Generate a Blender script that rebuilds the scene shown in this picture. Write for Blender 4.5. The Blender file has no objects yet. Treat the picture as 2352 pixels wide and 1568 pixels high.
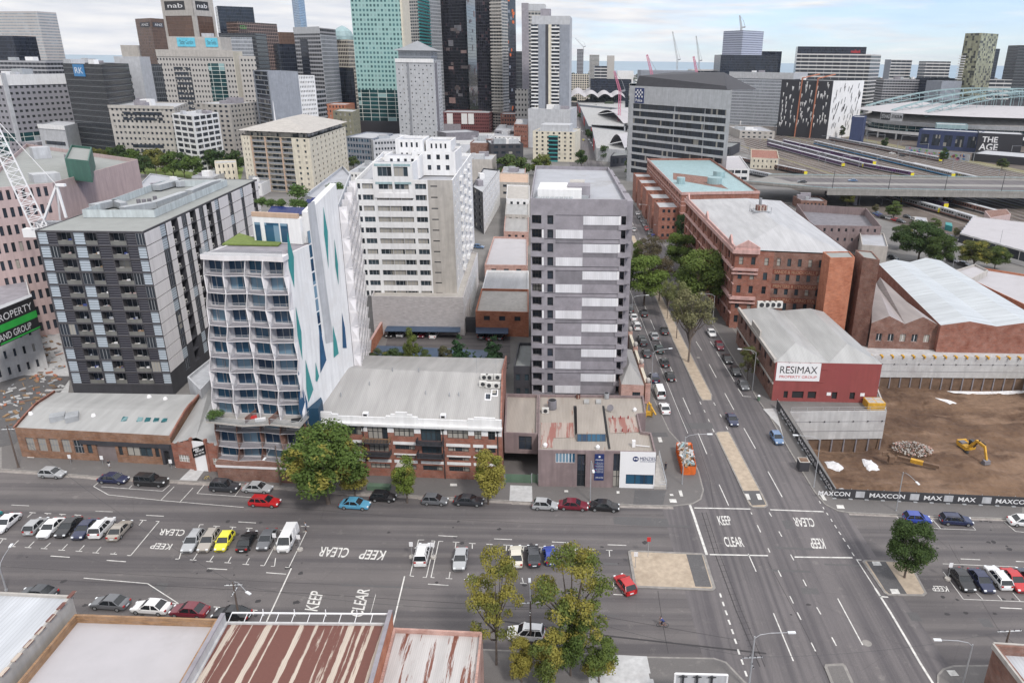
import bpy,math,random
from mathutils import Vector,Matrix
R=math.radians
rnd=random.Random(7)
scene=bpy.context.scene
COL=scene.collection
# ---------------------------------------------------------------- camera, world, sun, exposure
CAM_H=75.0
F_PX,PITCH,ROLL,CX,CY,IMW,IMH=1725.0,0.358477,0.012364,1313.53,784.0,2352.0,1568.0
_cp,_sp,_c,_s=math.cos(PITCH),math.sin(PITCH),math.cos(ROLL),math.sin(ROLL)
FWD=Vector((0,_cp,-_sp));_U0=Vector((0,_sp,_cp));_X0=Vector((1,0,0))
RGT=_c*_X0+_s*_U0;UPV=-_s*_X0+_c*_U0
cam_d=bpy.data.cameras.new('camera');cam=bpy.data.objects.new('camera',cam_d);COL.objects.link(cam)
cam_d.sensor_width=36;cam_d.lens=F_PX/IMW*36;cam_d.shift_x=-(CX-IMW/2)/IMW
cam_d.clip_start=1;cam_d.clip_end=80000
mm=Matrix((RGT,UPV,-FWD)).transposed().to_4x4();mm.translation=Vector((0,0,CAM_H));cam.matrix_world=mm
scene.camera=cam
SUN_EL,SUN_AZ=R(46),R(148)
world=bpy.data.worlds.new('World');scene.world=world;world.use_nodes=True
nt=world.node_tree;nt.nodes.clear()
def wn(t,**k):
 n=nt.nodes.new(t)
 for a,b in k.items():setattr(n,a,b)
 return n
sky=wn('ShaderNodeTexSky',sky_type='NISHITA',sun_disc=False,sun_elevation=SUN_EL,sun_rotation=SUN_AZ)
sky.altitude=50;sky.dust_density=.3;sky.ozone_density=3
bg=wn('ShaderNodeBackground');bg.inputs[1].default_value=0.14
bg2=wn('ShaderNodeBackground');bg2.inputs[1].default_value=1.0
tc=wn('ShaderNodeTexCoord');mp=wn('ShaderNodeMapping');mp.inputs['Scale'].default_value=(6,6,46)
nz=wn('ShaderNodeTexNoise');nz.inputs['Scale'].default_value=1.0;nz.inputs['Detail'].default_value=9;nz.inputs['Roughness'].default_value=.6;nz.inputs['Distortion'].default_value=.4
nz2=wn('ShaderNodeTexNoise');nz2.inputs['Scale'].default_value=2.3;nz2.inputs['Detail'].default_value=7
sx=wn('ShaderNodeSeparateXYZ')
cl=wn('ShaderNodeMath',operation='MULTIPLY_ADD');cl.inputs[1].default_value=-.45;cl.inputs[2].default_value=.05
ad=wn('ShaderNodeMath',operation='ADD');ad2=wn('ShaderNodeMath',operation='MULTIPLY_ADD');ad2.inputs[1].default_value=.6
rp=wn('ShaderNodeValToRGB');rp.color_ramp.elements[0].position=.36;rp.color_ramp.elements[0].color=(.3,.3,.3,1);rp.color_ramp.elements[1].position=.62
rp2=wn('ShaderNodeValToRGB');rp2.color_ramp.elements[0].position=.3;rp2.color_ramp.elements[0].color=(.74,.77,.84,1)
rp2.color_ramp.elements[1].position=.68;rp2.color_ramp.elements[1].color=(1.0,.985,.98,1)
mx=wn('ShaderNodeMixShader');out=wn('ShaderNodeOutputWorld')
L=nt.links.new
L(tc.outputs['Generated'],mp.inputs[0]);L(mp.outputs[0],nz.inputs['Vector']);L(mp.outputs[0],nz2.inputs['Vector'])
L(tc.outputs['Generated'],sx.inputs[0]);L(sx.outputs[0],cl.inputs[0]);L(cl.outputs[0],ad.inputs[0]);L(nz.outputs[0],ad.inputs[1])
L(sx.outputs[2],ad2.inputs[0]);L(ad.outputs[0],ad2.inputs[2]);L(ad2.outputs[0],rp.inputs[0]);L(nz2.outputs[0],rp2.inputs[0]);L(rp2.outputs[0],bg2.inputs[0])
bl_=wn('ShaderNodeMix',data_type='RGBA',blend_type='MULTIPLY');bl_.inputs[0].default_value=1;bl_.inputs[7].default_value=(.78,.93,1.25,1);L(sky.outputs[0],bl_.inputs[6]);L(bl_.outputs[2],bg.inputs[0])
zs_=wn('ShaderNodeMapRange');zs_.inputs[1].default_value=.05;zs_.inputs[2].default_value=.8;zs_.inputs[3].default_value=.97;zs_.inputs[4].default_value=1.32;L(sx.outputs[2],zs_.inputs[0]);L(zs_.outputs[0],bg2.inputs[1])
L(rp.outputs[0],mx.inputs[0]);L(bg.outputs[0],mx.inputs[1]);L(bg2.outputs[0],mx.inputs[2]);L(mx.outputs[0],out.inputs[0])
sd=bpy.data.lights.new('sun','SUN');sun=bpy.data.objects.new('sun',sd);COL.objects.link(sun)
sd.energy=2.55;sd.angle=R(8.5);sd.color=(1,.95,.9)
sdir=Vector((math.sin(SUN_AZ)*math.cos(SUN_EL),math.cos(SUN_AZ)*math.cos(SUN_EL),math.sin(SUN_EL)))
sun.rotation_euler=sdir.to_track_quat('Z','Y').to_euler()
scene.view_settings.view_transform='Standard';scene.view_settings.look='None'
scene.view_settings.exposure=0.08;scene.view_settings.gamma=1
scene.cycles.use_denoising=True;scene.cycles.max_bounces=5;scene.cycles.diffuse_bounces=3;scene.cycles.glossy_bounces=2
scene.cycles.caustics_reflective=False;scene.cycles.caustics_refractive=False
# ---------------------------------------------------------------- pixel helpers (photo laid out at 2352 x 1568)
def ray(px,py):return FWD+(px-CX)/F_PX*RGT-(py-CY)/F_PX*UPV
def G(px,py,z=0.0):
 d=ray(px,py);t=(z-CAM_H)/d.z
 return Vector((t*d.x,t*d.y,z))
def W(px,py,Y):
 d=ray(px,py);t=Y/d.y
 return Vector((t*d.x,t*d.y,CAM_H+t*d.z))
def ZA(px,py,Y):return W(px,py,Y).z
def RP(pts,z):return[G(a,b,z).xy for a,b in pts]
# ---------------------------------------------------------------- materials
MATS={}
def _mat(name):
 m=bpy.data.materials.new(name);m.use_nodes=True;n=m.node_tree;n.nodes.clear()
 o=n.nodes.new('ShaderNodeOutputMaterial');b=n.nodes.new('ShaderNodeBsdfPrincipled');n.links.new(b.outputs[0],o.inputs[0])
 return m,n,b
def N(n,t,ins=None,**k):
 x=n.nodes.new(t)
 for a,v in k.items():setattr(x,a,v)
 for a,v in(ins or{}).items():
  if hasattr(v,'is_output')or isinstance(v,bpy.types.NodeSocket):n.links.new(v,x.inputs[a])
  else:x.inputs[a].default_value=v
 return x
def rgba(c):return(c[0],c[1],c[2],1)
def mixc(n,fac,a,b,mode='MIX'):
 x=n.nodes.new('ShaderNodeMix');x.data_type='RGBA';x.blend_type=mode
 for i,v in((0,fac),(6,a),(7,b)):
  if isinstance(v,bpy.types.NodeSocket):n.links.new(v,x.inputs[i])
  else:x.inputs[i].default_value=v if i==0 else rgba(v)
 return x.outputs[2]
def ramp(n,src,p0,p1,c0=(0,0,0),c1=(1,1,1)):
 r=N(n,'ShaderNodeValToRGB',{0:src});e=r.color_ramp.elements
 e[0].position=p0;e[1].position=p1;e[0].color=rgba(c0);e[1].color=rgba(c1);return r.outputs[0]
def noise(n,co,scale,detail=4,rough=.6,sc=None):
 if sc:co=N(n,'ShaderNodeMapping',{0:co,'Scale':sc}).outputs[0]
 return N(n,'ShaderNodeTexNoise',{'Vector':co,'Scale':scale,'Detail':detail,'Roughness':rough}).outputs[0]
def wpos(n):return N(n,'ShaderNodeNewGeometry').outputs['Position']
def uvco(n):return N(n,'ShaderNodeUVMap').outputs[0]
def plain(name,col,rough=.8,metal=0.,var=.18,scale=.35,streak=.12,dirt=None,spec=None):
 """a painted / rendered / concrete surface: cloudy tone, fine grain, rain streaks on walls"""
 if name in MATS:return MATS[name]
 m,n,b=_mat(name);p=wpos(n)
 c=mixc(n,ramp(n,noise(n,p,scale,5,.65),.3,.7),[x*(1-var)for x in col],[min(1,x*(1+var*.6))for x in col])
 if streak:c=mixc(n,ramp(n,noise(n,p,1,3,.5,(1.3,1.3,.1)),.42,.8),c,[x*(1-streak)*.86 for x in col])
 if dirt:c=mixc(n,ramp(n,noise(n,p,.12,6,.7),.52,.66),c,dirt)
 n.links.new(c,b.inputs['Base Color']);b.inputs['Roughness'].default_value=rough;b.inputs['Metallic'].default_value=metal
 if spec is not None:b.inputs['Specular IOR Level'].default_value=spec
 MATS[name]=m;return m
def brick(name,c1,c2,mortar=(.35,.3,.27),dirt=.25):
 if name in MATS:return MATS[name]
 m,n,b=_mat(name);uv=uvco(n)
 t=N(n,'ShaderNodeTexBrick',{'Vector':uv,'Color1':rgba(c1),'Color2':rgba(c2),'Mortar':rgba(mortar),'Scale':1.0,'Mortar Size':.012,'Brick Width':.25,'Row Height':.085,'Bias':0.})
 c=mixc(n,ramp(n,noise(n,wpos(n),.5,6,.7),.35,.7),t.outputs[0],[x*(1-dirt)*.8 for x in c1])
 c=mixc(n,ramp(n,noise(n,uv,1,4,.6,(.6,5,1)),.45,.75),c,[min(1,x*1.18)for x in c2])
 n.links.new(c,b.inputs['Base Color']);b.inputs['Roughness'].default_value=.9;MATS[name]=m;return m
def glass(name='window_glass',dark=(.02,.025,.03),pale=(.42,.40,.36),share=.3,tint=(.06,.09,.11),rough=.07):
 """window pane: dark room, sometimes a blind, reflecting the sky; differs from window to window"""
 if name in MATS:return MATS[name]
 m,n,b=_mat(name);rn=N(n,'ShaderNodeObjectInfo').outputs['Random'];uv=uvco(n)
 fl=N(n,'ShaderNodeVectorMath',{0:N(n,'ShaderNodeMapping',{0:uv,'Scale':(.75,.3,1)}).outputs[0]},operation='FLOOR').outputs[0]
 wnn=N(n,'ShaderNodeTexWhiteNoise',{'Vector':fl}).outputs['Value']
 r2=N(n,'ShaderNodeMath',{0:rn,1:wnn},operation='ADD').outputs[0];r3=N(n,'ShaderNodeMath',{0:r2,1:1.0},operation='MODULO').outputs[0]
 k=N(n,'ShaderNodeMath',{0:r3,1:1-share},operation='GREATER_THAN').outputs[0]
 c=mixc(n,k,mixc(n,r3,dark,tint),mixc(n,wnn,[x*.5 for x in pale],pale))
 n.links.new(c,b.inputs['Base Color']);b.inputs['Roughness'].default_value=rough;b.inputs['Specular IOR Level'].default_value=.4
 MATS[name]=m;return m
def curtain(name,glassc,line,fh=3.4,mw=1.5,lw=.12,lh=.35,var=.5,rough=.12,metal=.5,odd=None,odd_share=.06,band=None,bandh=0.,band_every=1):
 """curtain wall: glass panels between mullions and floor edges, each panel of its own tone"""
 if name in MATS:return MATS[name]
 m,n,b=_mat(name);uv=uvco(n);s=N(n,'ShaderNodeSeparateXYZ',{0:uv})
 U=N(n,'ShaderNodeMath',{0:s.outputs[0],1:mw},operation='DIVIDE').outputs[0];V=N(n,'ShaderNodeMath',{0:s.outputs[1],1:fh},operation='DIVIDE').outputs[0]
 fu=N(n,'ShaderNodeMath',{0:U},operation='FRACT').outputs[0];fv=N(n,'ShaderNodeMath',{0:V},operation='FRACT').outputs[0]
 lu=N(n,'ShaderNodeMath',{0:fu,1:lw/mw},operation='LESS_THAN').outputs[0];lv=N(n,'ShaderNodeMath',{0:fv,1:lh/fh},operation='LESS_THAN').outputs[0]
 k=N(n,'ShaderNodeMath',{0:lu,1:lv},operation='MAXIMUM').outputs[0]
 cell=N(n,'ShaderNodeCombineXYZ',{0:N(n,'ShaderNodeMath',{0:U},operation='FLOOR').outputs[0],1:N(n,'ShaderNodeMath',{0:V},operation='FLOOR').outputs[0]}).outputs[0]
 wv=N(n,'ShaderNodeTexWhiteNoise',{'Vector':cell}).outputs['Value']
 big=ramp(n,noise(n,N(n,'ShaderNodeMapping',{0:cell,'Scale':(.09,.05,1)}).outputs[0],1,3),.35,.65)
 g=mixc(n,wv,[x*(1-var)for x in glassc],[min(1,x*(1+var))for x in glassc])
 g=mixc(n,big,g,mixc(n,wv,[x*.55 for x in glassc],[x*.8 for x in glassc]))
 if odd:g=mixc(n,N(n,'ShaderNodeMath',{0:wv,1:odd_share},operation='LESS_THAN').outputs[0],g,odd)
 if band:
  kb=N(n,'ShaderNodeMath',{0:fv,1:bandh/fh},operation='LESS_THAN').outputs[0];g=mixc(n,kb,g,band)
 c=mixc(n,k,g,line);n.links.new(c,b.inputs['Base Color'])
 kk=k if not band else N(n,'ShaderNodeMath',{0:k,1:kb},operation='MAXIMUM').outputs[0]
 n.links.new(N(n,'ShaderNodeMapRange',{0:kk,3:rough,4:.6}).outputs[0],b.inputs['Roughness'])
 n.links.new(N(n,'ShaderNodeMapRange',{0:kk,3:metal*.55,4:0.}).outputs[0],b.inputs['Metallic'])
 MATS[name]=m;return m
def metalroof(name,col,pitch=.5,rust=None,rust_at=.55,axis=0,col2=None,rough=.5,groove=.3,stripes=False):
 """sheet roof: ribs down the slope (UV u), sheet to sheet tone, optional rust"""
 if name in MATS:return MATS[name]
 m,n,b=_mat(name);uv=uvco(n);s=N(n,'ShaderNodeSeparateXYZ',{0:uv})
 u=N(n,'ShaderNodeMath',{0:s.outputs[axis],1:pitch},operation='DIVIDE').outputs[0];fr=N(n,'ShaderNodeMath',{0:u},operation='FRACT').outputs[0]
 rib=N(n,'ShaderNodeMath',{0:fr,1:.22},operation='LESS_THAN').outputs[0]
 sc=(.5,.07,1)if axis==0 else(.07,.5,1)
 st=noise(n,uv,1,5,.6,sc)
 c=mixc(n,ramp(n,st,.35,.68),[x*.82 for x in col],col2 or[min(1,x*1.08)for x in col])
 c=mixc(n,N(n,'ShaderNodeMath',{0:rib,1:groove},operation='MULTIPLY').outputs[0],c,[x*.5 for x in col])
 if rust:
  big=(.55,.035,1)if axis==0 else(.035,.55,1)
  k=ramp(n,noise(n,uv,1.6,8,.7,big),rust_at,rust_at+.035)
  if stripes:k=ramp(n,N(n,'ShaderNodeMath',{0:N(n,'ShaderNodeMath',{0:noise(n,uv,1,2,.4,(.95,.0015,1)),1:.74},operation='MULTIPLY').outputs[0],1:N(n,'ShaderNodeMath',{0:noise(n,uv,1,6,.7,(2.2,.16,1)),1:.26},operation='MULTIPLY').outputs[0]},operation='ADD').outputs[0],rust_at,rust_at+.02)
  c=mixc(n,k,c,mixc(n,noise(n,uv,3,5),[x*.7 for x in rust],rust))
 n.links.new(c,b.inputs['Base Color']);b.inputs['Roughness'].default_value=rough;MATS[name]=m;return m
def paint():
 if 'car_paint' in MATS:return MATS['car_paint']
 m,n,b=_mat('car_paint');c=N(n,'ShaderNodeObjectInfo').outputs['Color']
 n.links.new(mixc(n,ramp(n,noise(n,wpos(n),4,4),.3,.8),c,(.18,.17,.16),'MIX')if 0 else c,b.inputs['Base Color'])
 b.inputs['Roughness'].default_value=.32;b.inputs['Coat Weight'].default_value=.7;b.inputs['Coat Roughness'].default_value=.08
 MATS['car_paint']=m;return m
def leafmat(name='leaves'):
 """leaves: the tree's own colour, clumps turning towards yellow by the tree's second value"""
 if name in MATS:return MATS[name]
 m,n,b=_mat(name);c=N(n,'ShaderNodeObjectInfo');p=wpos(n)
 k=N(n,'ShaderNodeMath',{0:noise(n,p,.33,3,.5),1:N(n,'ShaderNodeMapRange',{0:c.outputs['Alpha'],3:.70,4:.25}).outputs[0]},operation='SUBTRACT').outputs[0]
 k=ramp(n,k,.0,.06)
 fine=noise(n,p,2.3,4,.7)
 g=mixc(n,ramp(n,fine,.3,.75),c.outputs['Color'],N(n,'ShaderNodeMix',{6:c.outputs['Color'],7:(2.5,2.25,1.7,1),0:1.},data_type='RGBA',blend_type='MULTIPLY').outputs[2])
 y=mixc(n,fine,(.13,.14,.03),(.40,.34,.08))
 n.links.new(mixc(n,k,g,y),b.inputs['Base Color']);b.inputs['Roughness'].default_value=.75;b.inputs['Specular IOR Level'].default_value=.2
 t=n.nodes.new('ShaderNodeBsdfTranslucent');n.links.new(mixc(n,k,g,y),t.inputs[0]);ms=N(n,'ShaderNodeMixShader',{0:.25});o=[x for x in n.nodes if x.type=='OUTPUT_MATERIAL'][0]
 n.links.new(b.outputs[0],ms.inputs[1]);n.links.new(t.outputs[0],ms.inputs[2]);n.links.new(ms.outputs[0],o.inputs[0])
 MATS[name]=m;return m
 # ---------------------------------------------------------------- mesh builder
class MB:
 def __init__(s):s.v=[];s.f=[];s.m=[]
 def q(s,*p,m=0):
  i=len(s.v);s.v+=[Vector(a)if len(a)==3 else Vector((a[0],a[1],0))for a in p];s.f.append(tuple(range(i,i+len(p))));s.m.append(m)
 def box(s,x0,y0,z0,x1,y1,z1,m=0):
  s.prism([(x0,y0),(x1,y0),(x1,y1),(x0,y1)],z0,z1,m)
 def prism(s,poly,z0,z1,m=0,mt=None,bottom=True):
  n=len(poly);i=len(s.v)
  s.v+=[Vector((a[0],a[1],z0))for a in poly]+[Vector((a[0],a[1],z1))for a in poly]
  for k in range(n):
   j=(k+1)%n;s.f.append((i+k,i+j,i+n+j,i+n+k));s.m.append(m)
  s.f.append(tuple(i+n+k for k in range(n)));s.m.append(m if mt is None else mt)
  if bottom:s.f.append(tuple(i+n-1-k for k in range(n)));s.m.append(m)
 def hexa(s,p,m=0):
  i=len(s.v);s.v+=[Vector(a)for a in p]
  for f in((3,2,1,0),(4,5,6,7),(0,1,5,4),(1,2,6,5),(2,3,7,6),(3,0,4,7)):s.f.append(tuple(i+k for k in f));s.m.append(m)
 def obox(s,c,dx,dy,dz,ang,m=0):
  ca,sa=math.cos(ang),math.sin(ang)
  P=[(c[0]+ca*a-sa*b,c[1]+sa*a+ca*b)for a,b in((-dx/2,-dy/2),(dx/2,-dy/2),(dx/2,dy/2),(-dx/2,dy/2))]
  s.prism(P,c[2],c[2]+dz,m)
 def bar(s,a,b,w,h=None,m=0):
  a,b=Vector(a),Vector(b);h=h or w;d=(b-a);
  if d.length<1e-6:return
  d.normalize();u=d.cross(Vector((0,0,1)))
  if u.length<1e-3:u=Vector((1,0,0))
  u.normalize();v=u.cross(d);u*=w/2;v*=h/2
  s.hexa([a-u-v,a+u-v,b+u-v,b-u-v,a-u+v,a+u+v,b+u+v,b-u+v],m)
 def cyl(s,a,b,r0,r1=None,n=8,m=0,cap=True):
  a,b=Vector(a),Vector(b);r1=r0 if r1 is None else r1;d=(b-a).normalized();u=d.cross(Vector((0,0,1)))
  if u.length<1e-3:u=Vector((1,0,0))
  u.normalize();v=d.cross(u);i=len(s.v)
  for p,r in((a,r0),(b,r1)):
   for k in range(n):
    t=2*math.pi*k/n;s.v.append(p+u*math.cos(t)*r+v*math.sin(t)*r)
  for k in range(n):
   j=(k+1)%n;s.f.append((i+j,i+k,i+n+k,i+n+j));s.m.append(m)
  if cap:s.f.append(tuple(i+n+k for k in range(n-1,-1,-1)));s.m.append(m);s.f.append(tuple(i+k for k in range(n)));s.m.append(m)
 def tube(s,pts,r,n=6,m=0):
  for a,b in zip(pts,pts[1:]):s.cyl(a,b,r,r,n,m)
 def loft(s,rings,m=0,close=True,caps=True):
  i0=len(s.v);n=len(rings[0])
  for r in rings:s.v+=[Vector(p)for p in r]
  for a in range(len(rings)-1):
   for k in range(n if close else n-1):
    j=(k+1)%n;s.f.append((i0+a*n+k,i0+a*n+j,i0+(a+1)*n+j,i0+(a+1)*n+k));s.m.append(m)
  if caps:
   s.f.append(tuple(i0+k for k in range(n-1,-1,-1)));s.m.append(m)
   s.f.append(tuple(i0+(len(rings)-1)*n+k for k in range(n)));s.m.append(m)
 def mesh(s,name,mats,origin=(0,0,0),smooth=False):
  me=bpy.data.meshes.new(name);o=Vector(origin)
  me.from_pydata([tuple(v-o)for v in s.v],[],s.f)
  for m in mats:me.materials.append(m)
  me.polygons.foreach_set('material_index',s.m)
  uv=me.uv_layers.new(name='UVMap');d=[]
  for f in s.f:
   p=[s.v[k]for k in f];nn=Vector((0,0,0))
   for a in range(len(p)):
    c0,c1=p[a],p[(a+1)%len(p)];nn+=Vector(((c0.y-c1.y)*(c0.z+c1.z),(c0.z-c1.z)*(c0.x+c1.x),(c0.x-c1.x)*(c0.y+c1.y)))
   h=math.hypot(nn.x,nn.y)
   if h>abs(nn.z)*1.0 and h>1e-9:
    tx,ty=-nn.y/h,nn.x/h
    for q in p:d+=[q.x*tx+q.y*ty,q.z]
   else:
    for q in p:d+=[q.x,q.y]
  uv.data.foreach_set('uv',d)
  if smooth:me.polygons.foreach_set('use_smooth',[True]*len(s.f))
  me.update();return me
 def build(s,name,mats,parent=None,smooth=False,kind=None):
  if not s.f:return None
  o0=parent.get('_o',(0,0,0))if parent else(0,0,0)
  me=s.mesh(name,mats if isinstance(mats,(list,tuple))else[mats],o0,smooth)
  o=bpy.data.objects.new(name,me);COL.objects.link(o)
  if parent:o.parent=parent
  if kind:o['kind']=kind
  return o
LABELS={}
def tag(o,label,cat,group=None):
 o['label']=label;o['category']=cat
 if group:o['group']=group
 LABELS.setdefault(label,[]).append(o.name);return o
def empty(name,loc,label=None,cat=None,group=None,parent=None):
 o=bpy.data.objects.new(name,None);COL.objects.link(o);o.empty_display_size=.1
 l=Vector(loc);
 if parent:o.parent=parent;o.location=l-Vector(parent.get('_o',(0,0,0)))
 else:o.location=l
 o['_o']=tuple(l)
 if label:tag(o,label,cat,group)
 return o
def single(mb,name,mats,label,cat,group=None,smooth=False):
 """a thing that is one mesh, its origin at the middle of its base"""
 xs=[v.x for v in mb.v];ys=[v.y for v in mb.v];o=((min(xs)+max(xs))/2,(min(ys)+max(ys))/2,min(v.z for v in mb.v))
 ob=bpy.data.objects.new(name,mb.mesh(name,mats if isinstance(mats,(list,tuple))else[mats],o,smooth));ob.location=o;COL.objects.link(ob)
 return tag(ob,label,cat,group)
def struct(mb,name,mats,smooth=False):return mb.build(name,mats,None,smooth,'structure')
def copy_tree(src,loc=None,rz=None,label=None,color=None):
 def rec(o,par):
  c=o.copy();COL.objects.link(c);c.parent=par
  if color and 'paint' in c:c.color=color
  for ch in o.children:rec(ch,c)
  return c
 r=rec(src,None)
 if loc is not None:r.location=loc
 if rz is not None:r.rotation_euler=(0,0,rz)
 if label:r['label']=label;LABELS.setdefault(label,[]).append(r.name)
 return r
 # ---------------------------------------------------------------- lettering
_FC={}
def text_pts(s,bold=0.0):
 k=(s,bold)
 if k not in _FC:
  cu=bpy.data.curves.new('lettering','FONT');cu.body=s;cu.size=1;cu.offset=bold;cu.resolution_u=3
  o=bpy.data.objects.new('lettering',cu);COL.objects.link(o);bpy.context.view_layer.update()
  me=bpy.data.meshes.new_from_object(o.evaluated_get(bpy.context.evaluated_depsgraph_get()))
  v=[x.co.copy()for x in me.vertices];f=[tuple(p.vertices)for p in me.polygons]
  COL.objects.unlink(o);bpy.data.objects.remove(o);bpy.data.meshes.remove(me)
  x0,x1,y0,y1=min(a.x for a in v),max(a.x for a in v),min(a.y for a in v),max(a.y for a in v)
  _FC[k]=([((a.x-x0)/(x1-x0),(a.y-y0)/(y1-y0))for a in v],f)
 return _FC[k]
def text_on(mb,s,A,B,C,m=0,bold=.02,lift=Vector((0,0,0))):
 """letters stretched over the parallelogram A (foot left), B (foot right), C (head left)"""
 A,B,C=Vector(A),Vector(B),Vector(C);v,f=text_pts(s,bold);i=len(mb.v)
 mb.v+=[A+(B-A)*x+(C-A)*y+lift for x,y in v]
 for p in f:mb.f.append(tuple(i+k for k in p));mb.m.append(m)
 # ---------------------------------------------------------------- buildings
WM={}
def inset(poly,d):
 n=len(poly);out=[]
 for i in range(n):
  p0,p1,p2=Vector(poly[i-1][:2]),Vector(poly[i][:2]),Vector(poly[(i+1)%n][:2])
  a,b=(p1-p0).normalized(),(p2-p1).normalized();na,nb=Vector((-a.y,a.x)),Vector((-b.y,b.x))
  k=1+na.dot(nb);out.append(p1+(na+nb)*(d/max(k,.2)))
 return out
def rep(n,W_,frac=.6,m0=None,m1=None):
 """n openings along W_: each a fraction of its bay"""
 m0=0 if m0 is None else m0;m1=m0 if m1 is None else m1;b=(W_-m0-m1)/n
 return[(m0+b*(i+.5-frac/2),m0+b*(i+.5+frac/2))for i in range(n)]
def storeys(z0,n,h,sill=.9,wh=1.6):return[(z0+i*h+sill,z0+i*h+sill+wh)for i in range(n)]
class Bld:
 def __init__(s,name,label,cat,foot,z1,wall,roof=None,z0=0.,par=.7,group=None,flat=True,win='window'):
  s.foot=[Vector(p[:2])for p in foot]
  a=sum(s.foot[i].x*s.foot[(i+1)%len(foot)].y-s.foot[(i+1)%len(foot)].x*s.foot[i].y for i in range(len(foot)))
  if a<0:raise ValueError(name+' footprint is clockwise: '+label)
  s.z0,s.z1,s.par=z0,z1,par;s.root=empty(name,(s.foot[0].x,s.foot[0].y,z0),label,cat,group)
  s.wm=wall if isinstance(wall,list)else[wall];s.rm=roof or MATS['roof_grey'];s.W=MB();s.done=set();s.wins=[];s.win=win;s.flat=flat
 def L(s,i):return(s.foot[(i+1)%len(s.foot)]-s.foot[i]).length
 def P(s,i,u,z,o=0.):
  """point on wall i, u metres along, z up, o outwards"""
  a=s.foot[i];d=(s.foot[(i+1)%len(s.foot)]-a).normalized();return Vector((a.x+d.x*u+d.y*o,a.y+d.y*u-d.x*o,z))
 def face(s,i,cols,rows,depth=.25,style=('window_glass',1),mat=0,z0=None,z1=None,u0=0.,u1=None,skip=None,trim=None):
  s.done.add(i);Lw=s.L(i)if u1 is None else u1;z0=s.z0 if z0 is None else z0;z1=s.z1 if z1 is None else z1
  us=[u0];
  for a,b in cols:us+=[a,b]
  us.append(Lw);zs=[z0]
  for a,b in rows:zs+=[a,b]
  zs.append(z1);w=s.W;P=lambda u,z,o=0.:s.P(i,u,z,o)
  for j in range(0,len(zs)-1,2):
   if zs[j+1]-zs[j]>1e-4:w.q(P(u0,zs[j]),P(Lw,zs[j]),P(Lw,zs[j+1]),P(u0,zs[j+1]),m=mat)
  for j in range(1,len(zs)-1,2):
   a,b=zs[j],zs[j+1]
   for k in range(0,len(us)-1,2):
    if us[k+1]-us[k]>1e-4:w.q(P(us[k],a),P(us[k+1],a),P(us[k+1],b),P(us[k],b),m=mat)
   for k in range(1,len(us)-1,2):
    c,d=us[k],us[k+1]
    if skip and skip(k//2,j//2):w.q(P(c,a),P(d,a),P(d,b),P(c,b),m=mat);continue
    e=-depth
    w.q(P(c,a),P(d,a),P(d,a,e),P(c,a,e),m=mat);w.q(P(c,b,e),P(d,b,e),P(d,b),P(c,b),m=mat)
    w.q(P(c,a),P(c,a,e),P(c,b,e),P(c,b),m=mat);w.q(P(d,a,e),P(d,a),P(d,b),P(d,b,e),m=mat)
    s.wins.append((i,c,a,d-c,b-a,depth,style))
 def plainwall(s,i,mat=0,z0=None,z1=None,u0=0.,u1=None):
  s.done.add(i);u1=s.L(i)if u1 is None else u1;z0=s.z0 if z0 is None else z0;z1=s.z1 if z1 is None else z1
  s.W.q(s.P(i,u0,z0),s.P(i,u1,z0),s.P(i,u1,z1),s.P(i,u0,z1),m=mat)
 def part(s,mb,name,mats,**k):return mb.build(name,mats,s.root,**k)
 def finish(s,limit=100):
  n=len(s.foot)
  for i in range(n):
   if i not in s.done:s.plainwall(i)
  s.W.build('wall',s.wm,s.root)
  if s.flat:
   rf=MB();inn=inset(s.foot,.3)if s.par>0 else s.foot;zr=s.z1-s.par
   rf.q(*[(p.x,p.y,zr)for p in inn]);rf.build('roof',s.rm,s.root)
   if s.par>0:
    pr=MB()
    for i in range(n):
     j=(i+1)%n;a,b,c,d=s.foot[i],s.foot[j],inn[j],inn[i]
     pr.q((a.x,a.y,s.z1),(b.x,b.y,s.z1),(c.x,c.y,s.z1),(d.x,d.y,s.z1));pr.q((d.x,d.y,s.z1),(c.x,c.y,s.z1),(c.x,c.y,zr),(d.x,d.y,zr))
    pr.build('parapet',s.wm,s.root)
  cam2=Vector((0,0,CAM_H))
  def key(t):
   i,u,z,w,h,dep,st=t;p=s.P(i,u,z);nrm=(s.P(i,u,z,1)-p);dd=cam2-p
   return-(w*h*max(-.01,nrm.dot(dd.normalized()))/dd.length_squared)
  s.wins.sort(key=key);rest=MB();rm=[]
  for k,(i,u,z,w,h,dep,st)in enumerate(s.wins):
   if k<limit and key((i,u,z,w,h,dep,st))<0:
    me=winmesh(round(w,2),round(h,2),st);o=bpy.data.objects.new(s.win,me);COL.objects.link(o);o.parent=s.root
    o.location=s.P(i,u,z,-dep)-Vector(s.root['_o']);d=s.foot[(i+1)%n]-s.foot[i];o.rotation_euler=(0,0,math.atan2(d.y,d.x))
   else:
    winquads(rest,lambda a,b,o_:s.P(i,u+a,z+b,-dep+o_),w,h,st,rm)
  if rest.f:
   mats=[MATS[x]for x in rm];rest.build(s.win,mats,s.root,kind='stuff')
  return s
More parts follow.
